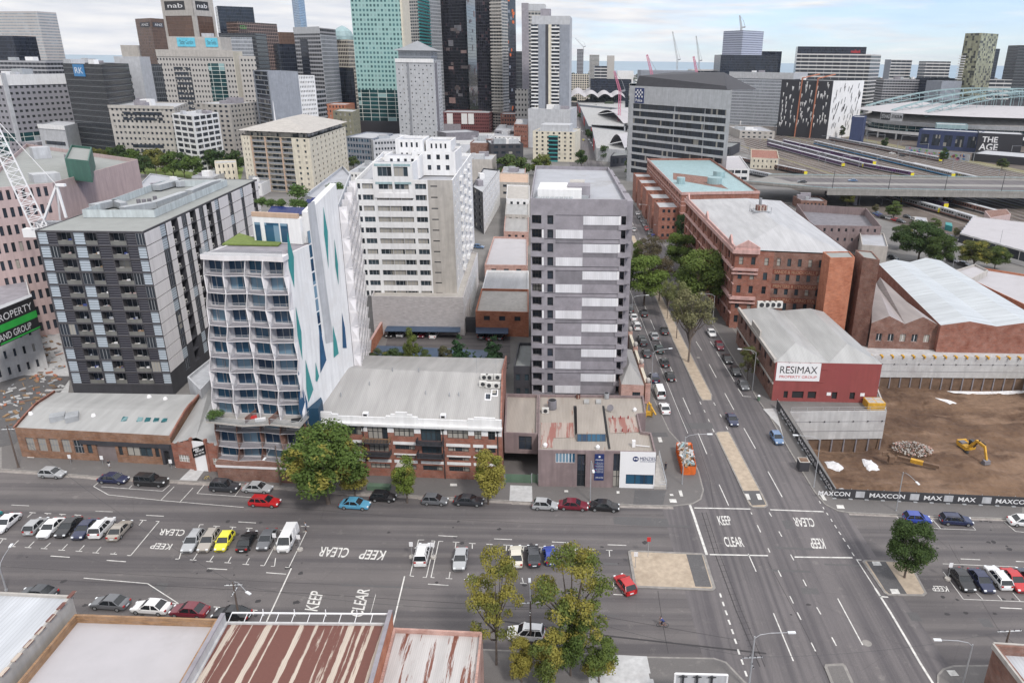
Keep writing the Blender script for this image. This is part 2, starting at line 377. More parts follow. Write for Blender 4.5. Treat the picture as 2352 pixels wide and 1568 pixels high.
def winquads(mb,P,w,h,st,rm):
 g=st[0];nm=st[1];fr=st[2]if len(st)>2 else 'frame_dark'
 for x in(g,fr):
  if x not in rm:rm.append(x)
 mb.q(P(0,0,0),P(w,0,0),P(w,h,0),P(0,h,0),m=rm.index(g))
 t=min(.07,w*.06);o=.04;k=rm.index(fr)
 xs=[w*j/nm for j in range(nm+1)]if nm>1 else([0,w]if nm==1 else[])
 for x in xs:
  a,b=max(0,x-t),min(w,x+t);mb.q(P(a,0,o),P(b,0,o),P(b,h,o),P(a,h,o),m=k)
 if nm>=1:
  mb.q(P(0,0,o),P(w,0,o),P(w,t,o),P(0,t,o),m=k);mb.q(P(0,h-t,o),P(w,h-t,o),P(w,h,o),P(0,h,o),m=k)
 if len(st)>3:
  z=h*st[3];mb.q(P(0,z-t,o),P(w,z-t,o),P(w,z+t,o),P(0,z+t,o),m=k)
def winmesh(w,h,st):
 k=(w,h,st)
 if k not in WM:
  mb=MB();rm=[];winquads(mb,lambda a,b,o:Vector((a,-o,b)),w,h,st,rm);WM[k]=mb.mesh('window',[MATS[x]for x in rm])
 return WM[k]
def aircon(parent,c,ang,s=1.,m=None):
 mb=MB();mb.obox(c,1.0*s,.45*s,.8*s,ang,0);ca,sa=math.cos(ang),math.sin(ang)
 f=Vector((c[0]+sa*.24*s,c[1]-ca*.24*s,c[2]+.4*s));mb.cyl(f,f+Vector((sa*.03,-ca*.03,0)),.3*s,None,10,1)
 return mb.build('air_conditioner',[MATS['unit_white'],MATS['frame_dark']],parent)
 # ---------------------------------------------------------------- shared materials
plain('roof_grey',(.42,.43,.45));plain('frame_dark',(.03,.032,.036),.5,var=.1,streak=0);plain('frame_white',(.7,.7,.7),.5,streak=0)
plain('frame_grey',(.25,.26,.28),.5,streak=0);plain('unit_white',(.62,.61,.58),.5,streak=.05);plain('galv',(.45,.47,.49),.4,.4)
plain('line_white',(.62,.61,.58),.7,var=.35,scale=1.4,streak=0);plain('kerb_stone',(.27,.255,.24),.9,var=.3,scale=1)
plain('sand',(.42,.345,.265),1,var=.22,scale=.9,streak=0,dirt=(.3,.24,.18));plain('timber',(.28,.18,.1),.8)
plain('concrete_pale',(.5,.5,.5),.85,dirt=(.38,.37,.37));plain('rail_metal',(.5,.52,.54),.4,.3,streak=0)
glass();glass('glass_pale',share=.75);glass('glass_dark',share=.06,tint=(.04,.05,.07));glass('glass_teal',(.02,.07,.08),(.25,.4,.42),.25,(.05,.2,.22));glass('glass_blue',(.02,.04,.08),(.2,.32,.42),.3,(.03,.12,.2))
def asphalt(name,col,tracks=None,var=.16):
 m,n,b=_mat(name);p=wpos(n)
 c=mixc(n,ramp(n,noise(n,p,.06,6,.65),.3,.7),[x*(1-var*1.3)for x in col],[x*(1+var*1.2)for x in col])
 c=mixc(n,ramp(n,noise(n,p,9,3,.7),.2,.8),mixc(n,.2,c,(0,0,0)),mixc(n,.08,c,(1,1,1)))
 c=mixc(n,ramp(n,noise(n,p,.5,7,.75),.58,.70),c,mixc(n,.16,c,(.5,.47,.42)))
 c=mixc(n,ramp(n,noise(n,p,.9,8,.8),.66,.69),c,mixc(n,.3,c,(0,0,0)))
 if tracks:
  a,ax=tracks;mp_=N(n,'ShaderNodeMapping',{0:p,'Rotation':(0,0,a),'Scale':(.9,.012,1)if ax==0 else(.012,.5,1)}).outputs[0]
  c=mixc(n,ramp(n,noise(n,mp_,1,3,.5),.4,.62),c,mixc(n,.38,c,(.01,.01,.02)))
  vo=N(n,'ShaderNodeTexVoronoi',{'Vector':N(n,'ShaderNodeMapping',{0:p,'Scale':(.16,.1,1)}).outputs[0],'Scale':1.},feature='DISTANCE_TO_EDGE').outputs[0]
  c=mixc(n,ramp(n,vo,.002,.006),mixc(n,.12,c,(0,0,0)),c)
 n.links.new(c,b.inputs['Base Color']);b.inputs['Roughness'].default_value=.85;MATS[name]=m;return m
asphalt('asphalt_king',(.112,.098,.100),(R(-2.5),0));asphalt('asphalt_cross',(.108,.094,.092),(R(4),1));asphalt('footpath_tar',(.112,.102,.098));asphalt('asphalt_patch',(.07,.066,.068))
asphalt('ground_city',(.15,.142,.135),None,.3)
# ---------------------------------------------------------------- ground with the excavated pit cut out
PZ=-9.5
PIT=[Vector(p)for p in((50.2,119.4),(128,114.5),(128,191.5),(80.2,191),(72.8,156.8),(50.2,155.6))]
g=MB();B_=40000.
og=[(-B_,-200),(B_,-200),(B_,B_),(-B_,B_)]
g.q((-B_,-200,0),(B_,-200,0),(B_,114.5,0),(-B_,114.5,0))
g.q((-B_,114.5,0),(PIT[0].x,114.5,0),(PIT[0].x,191.5,0),(-B_,191.5,0));g.q((128,114.5,0),(B_,114.5,0),(B_,191.5,0),(128,191.5,0))
g.q((-B_,191.5,0),(B_,191.5,0),(B_,4300,0),(-B_,4300,0))
g.q((PIT[0].x,114.5,0),(128,114.5,0),(PIT[0].x,119.4,0));g.q((PIT[5].x,155.6,0),(72.8,156.8,0),(80.2,191.5,0),(50.2,191.5,0));g.q((80.2,191,0),(128,191.5,0),(80.2,191.5,0))
struct(g,'ground',MATS['ground_city'])
m,n,b=_mat('sea_water');p=wpos(n);n.links.new(mixc(n,ramp(n,noise(n,p,.0006,4,.5,(1,3,1)),.3,.7),(.16,.24,.31),(.24,.33,.40)),b.inputs['Base Color']);b.inputs['Roughness'].default_value=.45;MATS['sea_water']=m
s_=MB();s_.q((-B_,4300,-2),(B_,4300,-2),(B_,75000,-2),(-B_,75000,-2));struct(s_,'sea',MATS['sea_water'])
def gp(mb,pts,z,m=0):mb.q(*[G(a,b,0).xy.to_3d()+Vector((0,0,z))for a,b in pts],m=m)
KD=Vector((-.0431,1)).normalized()
def kx(y,x0):return x0-.0431*(y-117)
r_=MB();Y0,Y1=-60,620
r_.q((kx(Y0,17),Y0,.008),(kx(Y0,48.5),Y0,.008),(kx(250,50),250,.008),(kx(250,16),250,.008))
r_.q((kx(250,16),250,.008),(kx(250,50),250,.008),(kx(Y1,42),Y1,.008),(kx(Y1,17),Y1,.008));r_.q((kx(Y1,17),Y1,.008),(kx(Y1,42),Y1,.008),(8,1900,.008),(-14,1900,.008))
struct(r_,'main_road',MATS['asphalt_king'])
r_=MB();r_.q((-200,90,.004),(16,70,.004),(300,56,.004),(300,108,.004),(47,119,.004),(17,120,.004),(-200,138,.004));struct(r_,'cross_street',MATS['asphalt_cross'])
# ---------------------------------------------------------------- footpaths, islands
def slab(name,pts,h,mat,kerb=True,world_=False,kw=.28):
 P=[Vector(p[:2])if world_ else G(*p).xy for p in pts]
 a=sum(P[i].x*P[(i+1)%len(P)].y-P[(i+1)%len(P)].x*P[i].y for i in range(len(P)))
 if a<0:P.reverse()
 mb=MB()
 if kerb:
  mb.prism(P,-.05,h,1,bottom=False);mb.q(*[(p.x,p.y,h+.004)for p in inset(P,kw)],m=0)
 else:mb.prism(P,-.05,h,0,bottom=False)
 return mb.build(name,[mat,MATS['kerb_stone']],None,kind='structure')
FT=MATS['footpath_tar']
slab('footpath',[(0,1078),(95,1085),(215,1095),(412,1105),(588,1116),(662,1120),(800,1131),(963,1140),(1176,1151),(1223,1154),(1546,1163),(1592,1158),(1611,1147),(1617,1126),(1606,1084),(1588,1044),(1538,990),(1498,904),(1470,830),(1440,760),(1412,690),(1370,690),(1370,900),(1170,1000),(0,1000)],.12,FT)
slab('footpath',[(2352,1193),(2139,1187),(1949,1178),(1924,1174),(1894,1159),(1869,1129),(1809,1029),(1764,952),(1738,916),(1700,850),(1650,768),(1600,690),(1560,630),(1600,630),(1668,730),(1790,912),(1790,935),(1914,1143),(2352,1164)],.12,FT)
slab('footpath',[(1095,1490),(1398,1503),(1488,1508),(1640,1511),(1668,1520),(1714,1568),(1760,1650),(1050,1650)],.12,FT)
slab('footpath',[(2151,1575),(2152,1550),(2164,1536),(2189,1528),(2274,1527),(2460,1530),(2460,1750),(2151,1750)],.12,FT)
slab('footpath',[(0,1440),(600,1478),(1095,1500),(1050,1700),(0,1650)],.1,FT,kerb=False)
t_=MB()
for a,b in(((1398,1504),(1486,1508)),((1350,1541),(1490,1547))):
 P0,P1=G(*a),G(*b);t_.q(*[(x,y,.131+.004*(a[0]<1380))for x,y in((P0.x,P0.y),(P0.x+.2,P0.y-3.0),(P1.x+.2,P1.y-3.0),(P1.x,P1.y))])
gp(t_,[(1400,1556),(1500,1560),(1520,1640),(1400,1640)],.14)
gp(t_,[(1172,1115),(1222,1117),(1223,1153),(1170,1151)],.137);gp(t_,[(448,1068),(478,1070),(452,1105),(412,1103)],.137);gp(t_,[(1752,940),(1782,938),(1800,1008),(1790,980)],.137)
struct(t_,'concrete_path',MATS['concrete_pale'])
slab('traffic_island',[(1442,1267),(1449,1264),(1612,1271),(1620,1276),(1644,1351),(1638,1357),(1460,1350),(1455,1344)],.15,MATS['sand'],kw=.45)
slab('traffic_island',[(1446,542),(1462,577),(1498,667),(1545.5,784),(1604.8,909),(1612,920),(1635,920),(1636,908),(1572,784),(1513,667),(1474,577),(1458,542)],.15,MATS['sand'])
slab('traffic_island',[(1642,996),(1648,992),(1672,991),(1677,995),(1762,1155),(1764,1162),(1756,1167),(1728,1166),(1720,1160)],.15,MATS['sand'])
slab('traffic_island',[(1895,1526),(1936,1524),(1943,1530),(1975,1600),(1920,1600),(1893,1532)],.15,FT,kw=.4)
slab('traffic_island',[(1980,1290),(1986,1286),(2089,1290),(2129,1363),(2122,1369),(2040,1368),(2030,1362)],.15,MATS['sand'],kw=.35)
t_=MB()
gp(t_,[(1576,1274),(1612,1275),(1634,1349),(1597,1348)],.158);gp(t_,[(1706,1128),(1744,1128),(1759,1160),(1727,1162)],.158);gp(t_,[(1990,1290),(2034,1291),(2083,1365),(2041,1364),(2033,1357)],.158)
gp(t_,[(1408,1186),(1532,1190),(1538,1209),(1410,1203)],.012);gp(t_,[(1565,971),(1635,971),(1640,985),(1575,985)],.012);gp(t_,[(1458,1126),(1530,1127),(1523,1160),(1454,1159)],.13)
gp(t_,[(1494,994),(1530,994),(1536,1004),(1500,1004)],.13)
rp_=random.Random(21)
for _ in range(26):
 x,y=rp_.uniform(100,2250),rp_.uniform(1190,1500);w_,h_=rp_.choice([(90,5),(40,14),(160,4),(25,20)]);sk_=(x-1251)/(y-135)*h_;gp(t_,[(x,y),(x+w_,y+w_*.04),(x+w_+sk_,y+h_+w_*.04),(x+sk_,y+h_)],.011+_*.0001)
struct(t_,'tar_patch',MATS['asphalt_patch'])
m,n,b=_mat('dust');p=wpos(n);n.links.new(mixc(n,ramp(n,noise(n,p,.8,7,.75),.35,.6),(.2,.18,.17),(.33,.3,.275)),b.inputs['Base Color']);b.inputs['Roughness'].default_value=1;MATS['dust']=m
t_=MB();kl=[(0,1078),(95,1085),(215,1095),(412,1105),(588,1116),(662,1120),(800,1131),(963,1140),(1176,1151),(1223,1154),(1546,1163)]
for a,b_ in zip(kl,kl[1:]):A,B2=G(*a),G(*b_);t_.q(*[(q.x,q.y,.014)for q in(A-Vector((0,.95,0)),B2-Vector((0,.8,0)),B2,A)])
kl=[(1949,1178),(2139,1187),(2352,1193)]
for a,b_ in zip(kl,kl[1:]):A,B2=G(*a),G(*b_);t_.q(*[(q.x,q.y,.014)for q in(A-Vector((0,.6,0)),B2-Vector((0,.6,0)),B2,A)])
struct(t_,'gutter',MATS['dust'])
# ---------------------------------------------------------------- painted markings: c,r give the photo tile the pixels are read from
mk=MB();MZ=.016
def cr(c,r,x,y):return(588*c+x/4,392*r+y/4)
def line(pts,w=.16,c=None,r=None,m=0):
 if c is not None:pts=[cr(c,r,*p)for p in pts]
 for a,b in zip(pts,pts[1:]):
  A,B2=G(*a),G(*b);d=(B2-A);
  if d.length<.05:continue
  d.normalize();nn=Vector((-d.y,d.x,0))*w/2;z=Vector((0,0,MZ));mk.q(A-nn+z,B2-nn+z,B2+nn+z,A+nn+z,m=m)
def dashes(s,c,r,w=.17):
 for seg in s.split(';'):
  v=[float(k)for k in seg.split(',')];line([(v[0],v[1]),(v[2],v[3])],w,c,r)
dashes('1357,0,1403,105;1455,235,1510,365;1570,515,1638,668;1710,843,1790,1033;1903,1313,1990,1505;1690,0,1743,83;1810,208,1877,332;1955,475,2038,627;2130,795,2237,983;1725,553,1738,578;1763,628,1775,652;1802,712,1815,737;1842,800,1857,830;1853,560,1868,587;1910,667,1925,693;1967,780,1982,808;1820,0,1853,47;1880,95,2045,370;2075,430,2122,503;2122,503,2197,507',2,2)
dashes('1273,1370,1313,1463;1220,1240,1238,1290;1582,1360,1630,1450;1173,618,1192,660;1228,715,1250,755;1100,463,1115,500;1060,370,1072,395;1440,835,1475,895',2,1)
dashes('0,1193,130,1427;470,1465,485,1487;505,1520,515,1538',3,2)
dashes('640,790,870,1218;50,925,233,1365;100,175,127,222;0,330,18,368;93,532,122,590;200,768,233,835;268,917,303,985;397,1195,437,1275;208,387,237,440;322,617,353,677;447,870,485,935;587,1147,628,1225;10,0,33,38;537,3,552,25;577,60,590,85;612,117,630,145;650,177,670,205;688,237,710,268;730,300,752,333;770,367,792,400;1770,427,1950,435;2277,450,2352,453;2133,875,2333,885',3,3)
dashes('2170,380,2243,543;2195,0,2205,18;2253,115,2285,183;368,271,537,280;878,297,1050,303;933,753,1030,758',2,3)
dashes('1910,743,1922,780;1935,820,1948,860;1960,900,1977,943;1987,985,2005,1030;2017,1072,2035,1117;2045,1160,2062,1207;2075,1257,2090,1305;2107,1350,2125,1397;2140,1455,2158,1505',2,3,.26)
line([(1511,828),(1566,962),(1580,995)],.1);line([(1400,560),(1440,650),(1511,828)],.1)
for a,b in(((1594.8,1165.8),(1723.5,1168.3)),((1769,1170),(1891.5,1174.5)),((1630,1272.7),(1764,1275.3)),((1825,1278.5),(1958,1280))):line([a,b],.3)
line([(1578.5,1142.8),(1591,1176),(1623.5,1273.5)],.42)
line([(1968,1285),(2010,1350)],.16);line([(2010,1350),(2044,1403.5),(2086,1474),(2112,1519),(2144,1570)],.32);line([(1966,1284.5),(1978.5,1285.3)],.2);line([(2020,1369),(2040,1370.5)],.25)
for seg in('1167,395,1200,397,1462,82,1432,82','770,603,1355,653,1640,837','1670,350,1645,428,1610,428','1870,113,1835,113,1825,140'):
 v=[float(k)for k in seg.split(',')];line(list(zip(v[::2],v[1::2])),.14,0,3)
dashes('465,400,640,412;980,440,1157,453;1905,515,2087,525;1343,27,1505,35;2190,87,2352,97',0,3)
dashes('93,553,277,567;1675,213,1850,223;2187,243,2352,250;1580,658,1768,670;412,127,490,130',1,3)
for seg in('40,487,75,490,247,165,220,163','137,495,170,495,180,420','268,503,302,507,463,178,430,178','1545,253,1493,253,1415,583,1450,587','1610,262,1643,262,1565,597,1532,595','1720,267,1680,265,1608,598,1640,600'):
 v=[float(k)for k in seg.split(',')];line(list(zip(v[::2],v[1::2])),.13,1,3)
line([(325,512),(85,1030)],.2,1,3);line([(1365,587),(1257,1037)],.2,1,3);line([(1100,755),(1050,940)],.07,1,3)
for seg in('915,1285,860,1330,995,1407,1500,1460,2240,1522','1213,1320,1180,1353','930,1333,1495,1373,1560,1315','1600,1333,1475,1460','1773,1343,1650,1477','1875,1317,1810,1395,2330,1432','2215,1340,2160,1415','105,1500,267,1508','877,1557,1035,1563'):
 v=[float(k)for k in seg.split(',')];line(list(zip(v[::2],v[1::2])),.12,0,2)
for seg in('1610,545,1795,797,2352,820','1915,740,1972,797','2110,760,2150,807','2250,740,2317,815','1605,472,2280,500','1185,42,1240,103','1390,143,1910,162','1503,57,1585,147','1880,130,1910,162','2170,87,2275,175,2352,182'):
 v=[float(k)for k in seg.split(',')];line(list(zip(v[::2],v[1::2])),.11,3,3)
def tees(s,c,r,wb=15.5):
 for seg in s.split(';'):
  a,b,e,f=[float(k)for k in seg.split(',')];A=G(*cr(c,r,a,b));line([(a-30,b-2),(a+30,b+2)],.15,c,r);line([(a,b),(e,f)],.13,c,r)
tees('113,313,170,258;258,323,315,267;405,333,463,280;567,347,620,293;725,357,775,303;880,372,928,318;1043,383,1060,367;300,3,253,45;440,10,430,20;575,18,562,30;715,25,705,34;1315,72,1277,120;1990,127,1970,160;2140,135,2128,160;2290,145,2268,192;1775,437,1812,378;1925,452,1963,398;2093,463,2125,407;2258,478,2290,420;1612,836,1600,875;1993,869,1975,910;2335,897,2325,940;30,242,0,285',0,3)
tees('1838,273,1830,330;1987,285,1987,333;2145,293,2143,347;2303,300,2298,353;1773,608,1783,547;1940,617,1950,560;2110,628,2115,575',1,3)
tees('108,310,105,360;270,320,265,373;428,328,423,345;582,333,582,388;738,342,742,392;893,348,897,405;105,650,93,600;935,692,930,635',2,3)
def ground_text(s,c,r,a,b,d):text_on(mk,s,G(*cr(c,r,*a)),G(*cr(c,r,*b)),G(*cr(c,r,*d)),0,.012,Vector((0,0,MZ)))
ground_text('CLEAR',0,3,(1708,160),(1480,150),(1680,218));ground_text('KEEP',0,3,(1590,290),(1405,280),(1558,343))
ground_text('CLEAR',1,3,(868,328),(600,314),(832,417));ground_text('KEEP',1,3,(1200,353),(978,342),(1162,438))
ground_text('KEEP',1,3,(564,908),(622,732),(447,893));ground_text('CLEAR',1,3,(978,966),(1048,708),(862,948))
ground_text('KEEP',2,3,(1908,118),(2025,115),(1880,35));ground_text('CLEAR',2,3,(1965,316),(2138,318),(1937,225))
ground_text('CLEAR',3,3,(408,52),(225,46),(437,135));ground_text('KEEP',3,3,(500,240),(372,238),(535,333));ground_text('KEEP',3,3,(1640,678),(1492,673),(1668,728))
for c,r,q in((3,3,((952,458),(1025,460),(1045,495),(968,495))),(3,3,((1117,710),(1190,711),(1215,757),(1137,755))),(3,3,((1635,1458),(1712,1457),(1755,1508),(1678,1512))),(2,2,((2138,1403),(2172,1403),(2193,1458),(2160,1456))),(2,2,((2240,1405),(2275,1405),(2297,1458),(2262,1460))),(2,2,((1443,1453),(1505,1453),(1517,1487),(1452,1485))),(2,2,((1447,1405),(1478,1405),(1485,1423),(1452,1423))),(2,2,((1528,1373),(1557,1373),(1573,1428),(1545,1428))),(3,2,((472,1407),(505,1407),(540,1465),(508,1463))),(3,2,((625,1507),(690,1507),(705,1542),(637,1540))),(2,2,((1337,885),(1370,885),(1383,930),(1350,930))),(2,2,((480,1372),(515,1372),(517,1390),(482,1390))),(2,2,((960,1380),(987,1380),(988,1402),(962,1402))),(1,2,((1785,1310),(1845,1312),(1848,1333),(1783,1333))),(0,2,((262,1050),(325,1055),(313,1075),(250,1073))),(0,2,((1620,1143),(1680,1145),(1670,1165),(1610,1163))),(1,2,((233,1205),(290,1207),(282,1225),(222,1222)))):
 mk.q(*[G(*cr(c,r,*p))+Vector((0,0,.168))for p in q])
for cx_,cy_,rr in((2181+0,0,0),)*0:pass
struct(mk,'road_markings',MATS['line_white'])
mk=MB();MZ=.0125
for pts,w in((((1612,1176),(1640,1265),(1690,1400),(1745,1530)),.16),(((1622,1176),(1652,1270),(1702,1400),(1757,1530)),.1),(((1764,1290),(1850,1450),(1905,1560)),.07),(((1558,930),(1600,1010),(1630,1100),(1640,1170)),.08),(((600,1160),(900,1185),(1200,1200),(1580,1212)),.07),(((100,1330),(700,1362),(1300,1400),(1700,1470)),.08),(((0,1300),(500,1330),(1000,1352)),.06),(((1150,1425),(1400,1460),(1760,1500)),.3),(((2180,1250),(2290,1440),(2352,1500)),.06),(((2100,1190),(2180,1260)),.05),(((1511,1356),(1520,1420),(1535,1500)),.08)):
 line(pts,w)
for _ in range(90):q=G(rp_.choice([rp_.uniform(60,330),rp_.uniform(420,700),rp_.uniform(960,1400),rp_.uniform(2150,2340),rp_.uniform(0,2300)]),rp_.uniform(1195,1420))+Vector((0,0,.0128));r0_=rp_.uniform(.15,.55);mk.q(*[q+Vector((math.cos(t)*r0_*rp_.uniform(.6,1.2),math.sin(t)*r0_*rp_.uniform(.5,1.1),0))for t in[j*.7 for j in range(9)]])
for k in range(26):q=G(1612+k*5.1,1180+k*13.2)+Vector((0,0,.0126));mk.bar(q-Vector((.7,0,0)),q+Vector((.7,.2,0)),.06,.002)
plain('tar_seam',(.045,.042,.044),.9,streak=0);struct(mk,'road_seams',MATS['tar_seam'])
mh=MB()
for px,py,rr in((1991,1476,.65),(1604,821,.5)):
 P=G(px,py);mh.cyl(P+Vector((0,0,.0)),P+Vector((0,0,.014)),rr,rr,20)
struct(mh,'manhole_cover',MATS['kerb_stone'])
# ---------------------------------------------------------------- street life builders
def PJ(p):
 d=Vector(p)-Vector((0,0,CAM_H));w=d.dot(FWD);return CX+F_PX*d.dot(RGT)/w,CY-F_PX*d.dot(UPV)/w
def HT(P,py):
 """height of a point above P that shows at photo row py"""
 lo,hi=P[2]-20,500
 for _ in range(50):
  m_=(lo+hi)/2
  if PJ((P[0],P[1],m_))[1]>py:lo=m_
  else:hi=m_
 return m_
plain('tyre',(.02,.02,.02),.8,var=.1,streak=0);plain('wheel_rim',(.4,.41,.42),.35,.6,var=.1,streak=0);plain('chrome_dark',(.06,.06,.065),.4,streak=0)
plain('head_lamp',(.75,.78,.8),.15,streak=0,var=.02);plain('tail_lamp',(.35,.015,.015),.25,streak=0,var=.05);plain('orange_steel',(.75,.16,.03),.6,var=.3,scale=1.2);plain('yellow_steel',(.62,.35,.04),.55,var=.3,scale=1.5)
plain('pole_metal',(.42,.43,.45),.5,.3,streak=.2);plain('pole_timber',(.13,.1,.085),.9,streak=.3);plain('lamp_head',(.72,.74,.76),.4,streak=0);plain('bark',(.12,.095,.08),.95,var=.35,scale=3,streak=0);plain('bark_pale',(.17,.14,.12),.95,var=.3,scale=3,streak=0)
paint();leafmat()
m,n,b=_mat('car_glass');b.inputs['Base Color'].default_value=(.012,.015,.018,1);b.inputs['Roughness'].default_value=.05;b.inputs['Specular IOR Level'].default_value=.8;MATS['car_glass']=m
CARS={}
#            L    W    belt roof  glass base x0,x1  roof x0,x1  nose z, tail z
CT={'sedan':(4.7,1.84,.93,1.45,-1.75,1.15,-1.0,.32,.72,.93),'hatch':(4.05,1.74,.95,1.5,-1.95,1.0,-1.45,.18,.72,.95),'wagon':(4.75,1.84,.95,1.5,-2.28,1.12,-1.85,.25,.74,.95),'suv':(4.65,1.9,1.08,1.74,-2.22,1.05,-1.9,.28,.9,1.08),'van':(5.1,1.9,1.15,2.05,-2.5,2.05,-2.42,1.35,.95,1.15),'pickup':(5.2,1.9,1.08,1.8,-2.5,.95,-2.35,.2,.98,1.1)}
def car_proto(kind):
 if kind in CARS:return CARS[kind]
 L_,W_,zb,zr,g0,g1,r0,r1,zn,zt=CT[kind];h=L_/2;w=W_/2
 t=empty('car',(0,0,0));b=MB();rings=[]
 for x,ww,zt_ in((-h,.84,zt-.28),(-h+.06,.9,zt-.12),(-h+.3,.97,zt),(g0,1,zb),(g1,1,zb),(h-.75,.99,(zb+zn)/2+.02),(h-.25,.93,zn+.02),(h-.04,.84,zn-.12),(h,.78,zn-.25)):
  a=w*ww;zz=.24;rings.append([(x,-a*.93,zz),(x,-a,.42),(x,-a,zt_-.16),(x,-a*.95,zt_-.03),(x,-a*.8,zt_),(x,a*.8,zt_),(x,a*.95,zt_-.03),(x,a,zt_-.16),(x,a,.42),(x,a*.93,zz)])
 b.loft(rings);k=.80*w;rz=zr-.045
 b.loft([[(r0-.06,-k,rz),(r0-.06,k,rz),(r0,k*.97,zr),(r0,-k*.97,zr)],[((r0+r1)/2,-k,rz+.03),((r0+r1)/2,k,rz+.03),((r0+r1)/2,k*.95,zr+.035),((r0+r1)/2,-k*.95,zr+.035)],[(r1+.08,-k,rz),(r1+.08,k,rz),(r1,k*.97,zr),(r1,-k*.97,zr)]])
 kb=w*.955
 for s_ in(-1,1):
  for xa,xb in((g0+.05,r0),(g1-.06,r1)):b.bar((xa,s_*kb,zb-.02),(xb,s_*k,rz),.08,.09)
  for f_ in((.42,)if kind not in('wagon','suv','van','pickup')else(.33,.66)):
   xa=g0+(g1-g0)*f_;b.bar((xa,s_*(kb+.005),zb-.02),(r0+(r1-r0)*(f_-.02),s_*k,rz),.09,.06)
  b.box(g1-.45,s_*w-.02 if s_>0 else-w-.17,zb+.02,g1-.3,w+.17 if s_>0 else-w+.02,zb+.16)
 if kind=='van':
  for s_ in(-1,1):b.hexa([(g0,s_*kb-.02,zb),(.6,s_*kb-.02,zb),(.6,s_*kb+.02,zb),(g0,s_*kb+.02,zb),(r0,s_*k-.02,rz),(.5,s_*k-.02,rz),(.5,s_*k+.02,rz),(r0,s_*k+.02,rz)])
 bo=b.build('body',[MATS['car_paint']],t,smooth=False);bo['paint']=1
 gl=MB();gl.hexa([(g0,-kb,zb-.02),(g1,-kb,zb-.02),(g1,kb,zb-.02),(g0,kb,zb-.02),(r0,-k+.01,rz),(r1,-k+.01,rz),(r1,k-.01,rz),(r0,k-.01,rz)]);gl.build('window',[MATS['car_glass']],t)
 for x in(-h+.88,h-.85):
  for s_ in(-1,1):
   wh=MB();wh.cyl((x,s_*(w-.2),.32),(x,s_*(w+.015),.32),.32,.32,12,0);wh.cyl((x,s_*(w+.016),.32),(x,s_*(w+.02),.32),.2,.2,10,1);wh.build('wheel',[MATS['tyre'],MATS['wheel_rim']],t)
 for s_ in(-1,1):
  l=MB();l.box(h-.2,min(s_*w*.48,s_*w*.84),zn-.2,h+.005,max(s_*w*.48,s_*w*.84),zn-.03);l.build('headlight',[MATS['head_lamp']],t)
  l=MB();l.box(-h-.01,min(s_*w*.55,s_*w*.88),zt-.32,-h+.2,max(s_*w*.55,s_*w*.88),zt-.1);l.build('tail_light',[MATS['tail_lamp']],t)
 bm_=MB();bm_.box(h-.06,-w*.5,.3,h+.02,w*.5,.48);bm_.build('grille',[MATS['chrome_dark']],t);bm_=MB();bm_.box(-h-.02,-w*.3,.42,-h+.04,w*.3,.58);bm_.build('number_plate',[MATS['head_lamp']],t)
 if kind in('wagon','suv'):
  rl=MB()
  for s_ in(-1,1):rl.bar((r0+.1,s_*k*.85,zr+.06),(r1-.2,s_*k*.85,zr+.06),.05)
  rl.build('roof_rail',[MATS['chrome_dark']],t)
 CARS[kind]=t;return t
COLR=dict(white=(.72,.72,.72),silver=(.36,.37,.38),grey=(.12,.125,.135),black=(.012,.012,.014),navy=(.012,.018,.06),red=(.45,.012,.015),maroon=(.15,.012,.025),blue=(.02,.05,.3),sky=(.10,.32,.48),champagne=(.34,.31,.27),yellow=(.75,.68,.03),cream=(.6,.57,.48),green=(.02,.06,.05),steel=(.10,.18,.32),dark=(.03,.033,.04),orange=(.6,.2,.03),teal=(.02,.25,.25))
_used=set()
def car(kind,colour,P,ang,label,group='cars parked along the street',cat=None,z=0.02,s=1.13):
 p=car_proto(kind);P=Vector((P[0],P[1],z))
 if kind not in _used:c=p;_used.add(kind)
 else:c=copy_tree(p)
 c.location=P;c.rotation_euler=(0,0,ang);c.scale=(s,s,s)
 nm={'van':'van','pickup':'pickup_truck'}.get(kind,'car');c.name=nm if cat is None else cat
 tag(c,label,{'van':'van','pickup':'pickup'}.get(kind,'car'),group)
 for ch in c.children:
  if 'paint' in ch:ch.color=rgba(COLR[colour])
 return c
def ang2(c,r,a,b):A,B2=G(*cr(c,r,*a)),G(*cr(c,r,*b));return math.atan2(B2.y-A.y,B2.x-A.x)
EAST=R(-4.5);WEST=R(175.5);AWAY=R(92.5);TOWARD=R(-87.5)
bayL=ang2(0,3,(1462,82),(1200,397));bayM=ang2(1,3,(247,165),(75,490));bayC=ang2(1,3,(1680,265),(1608,598));bayR=ang2(3,3,(1610,545),(1795,797));PI=math.pi
def cc(kind,colour,c,r,x,y,ang,label,group='cars parked along the street'):return car(kind,colour,G(*cr(c,r,x,y)),ang,label,group)
GB='cars parked in the slanted bays of the wide street'
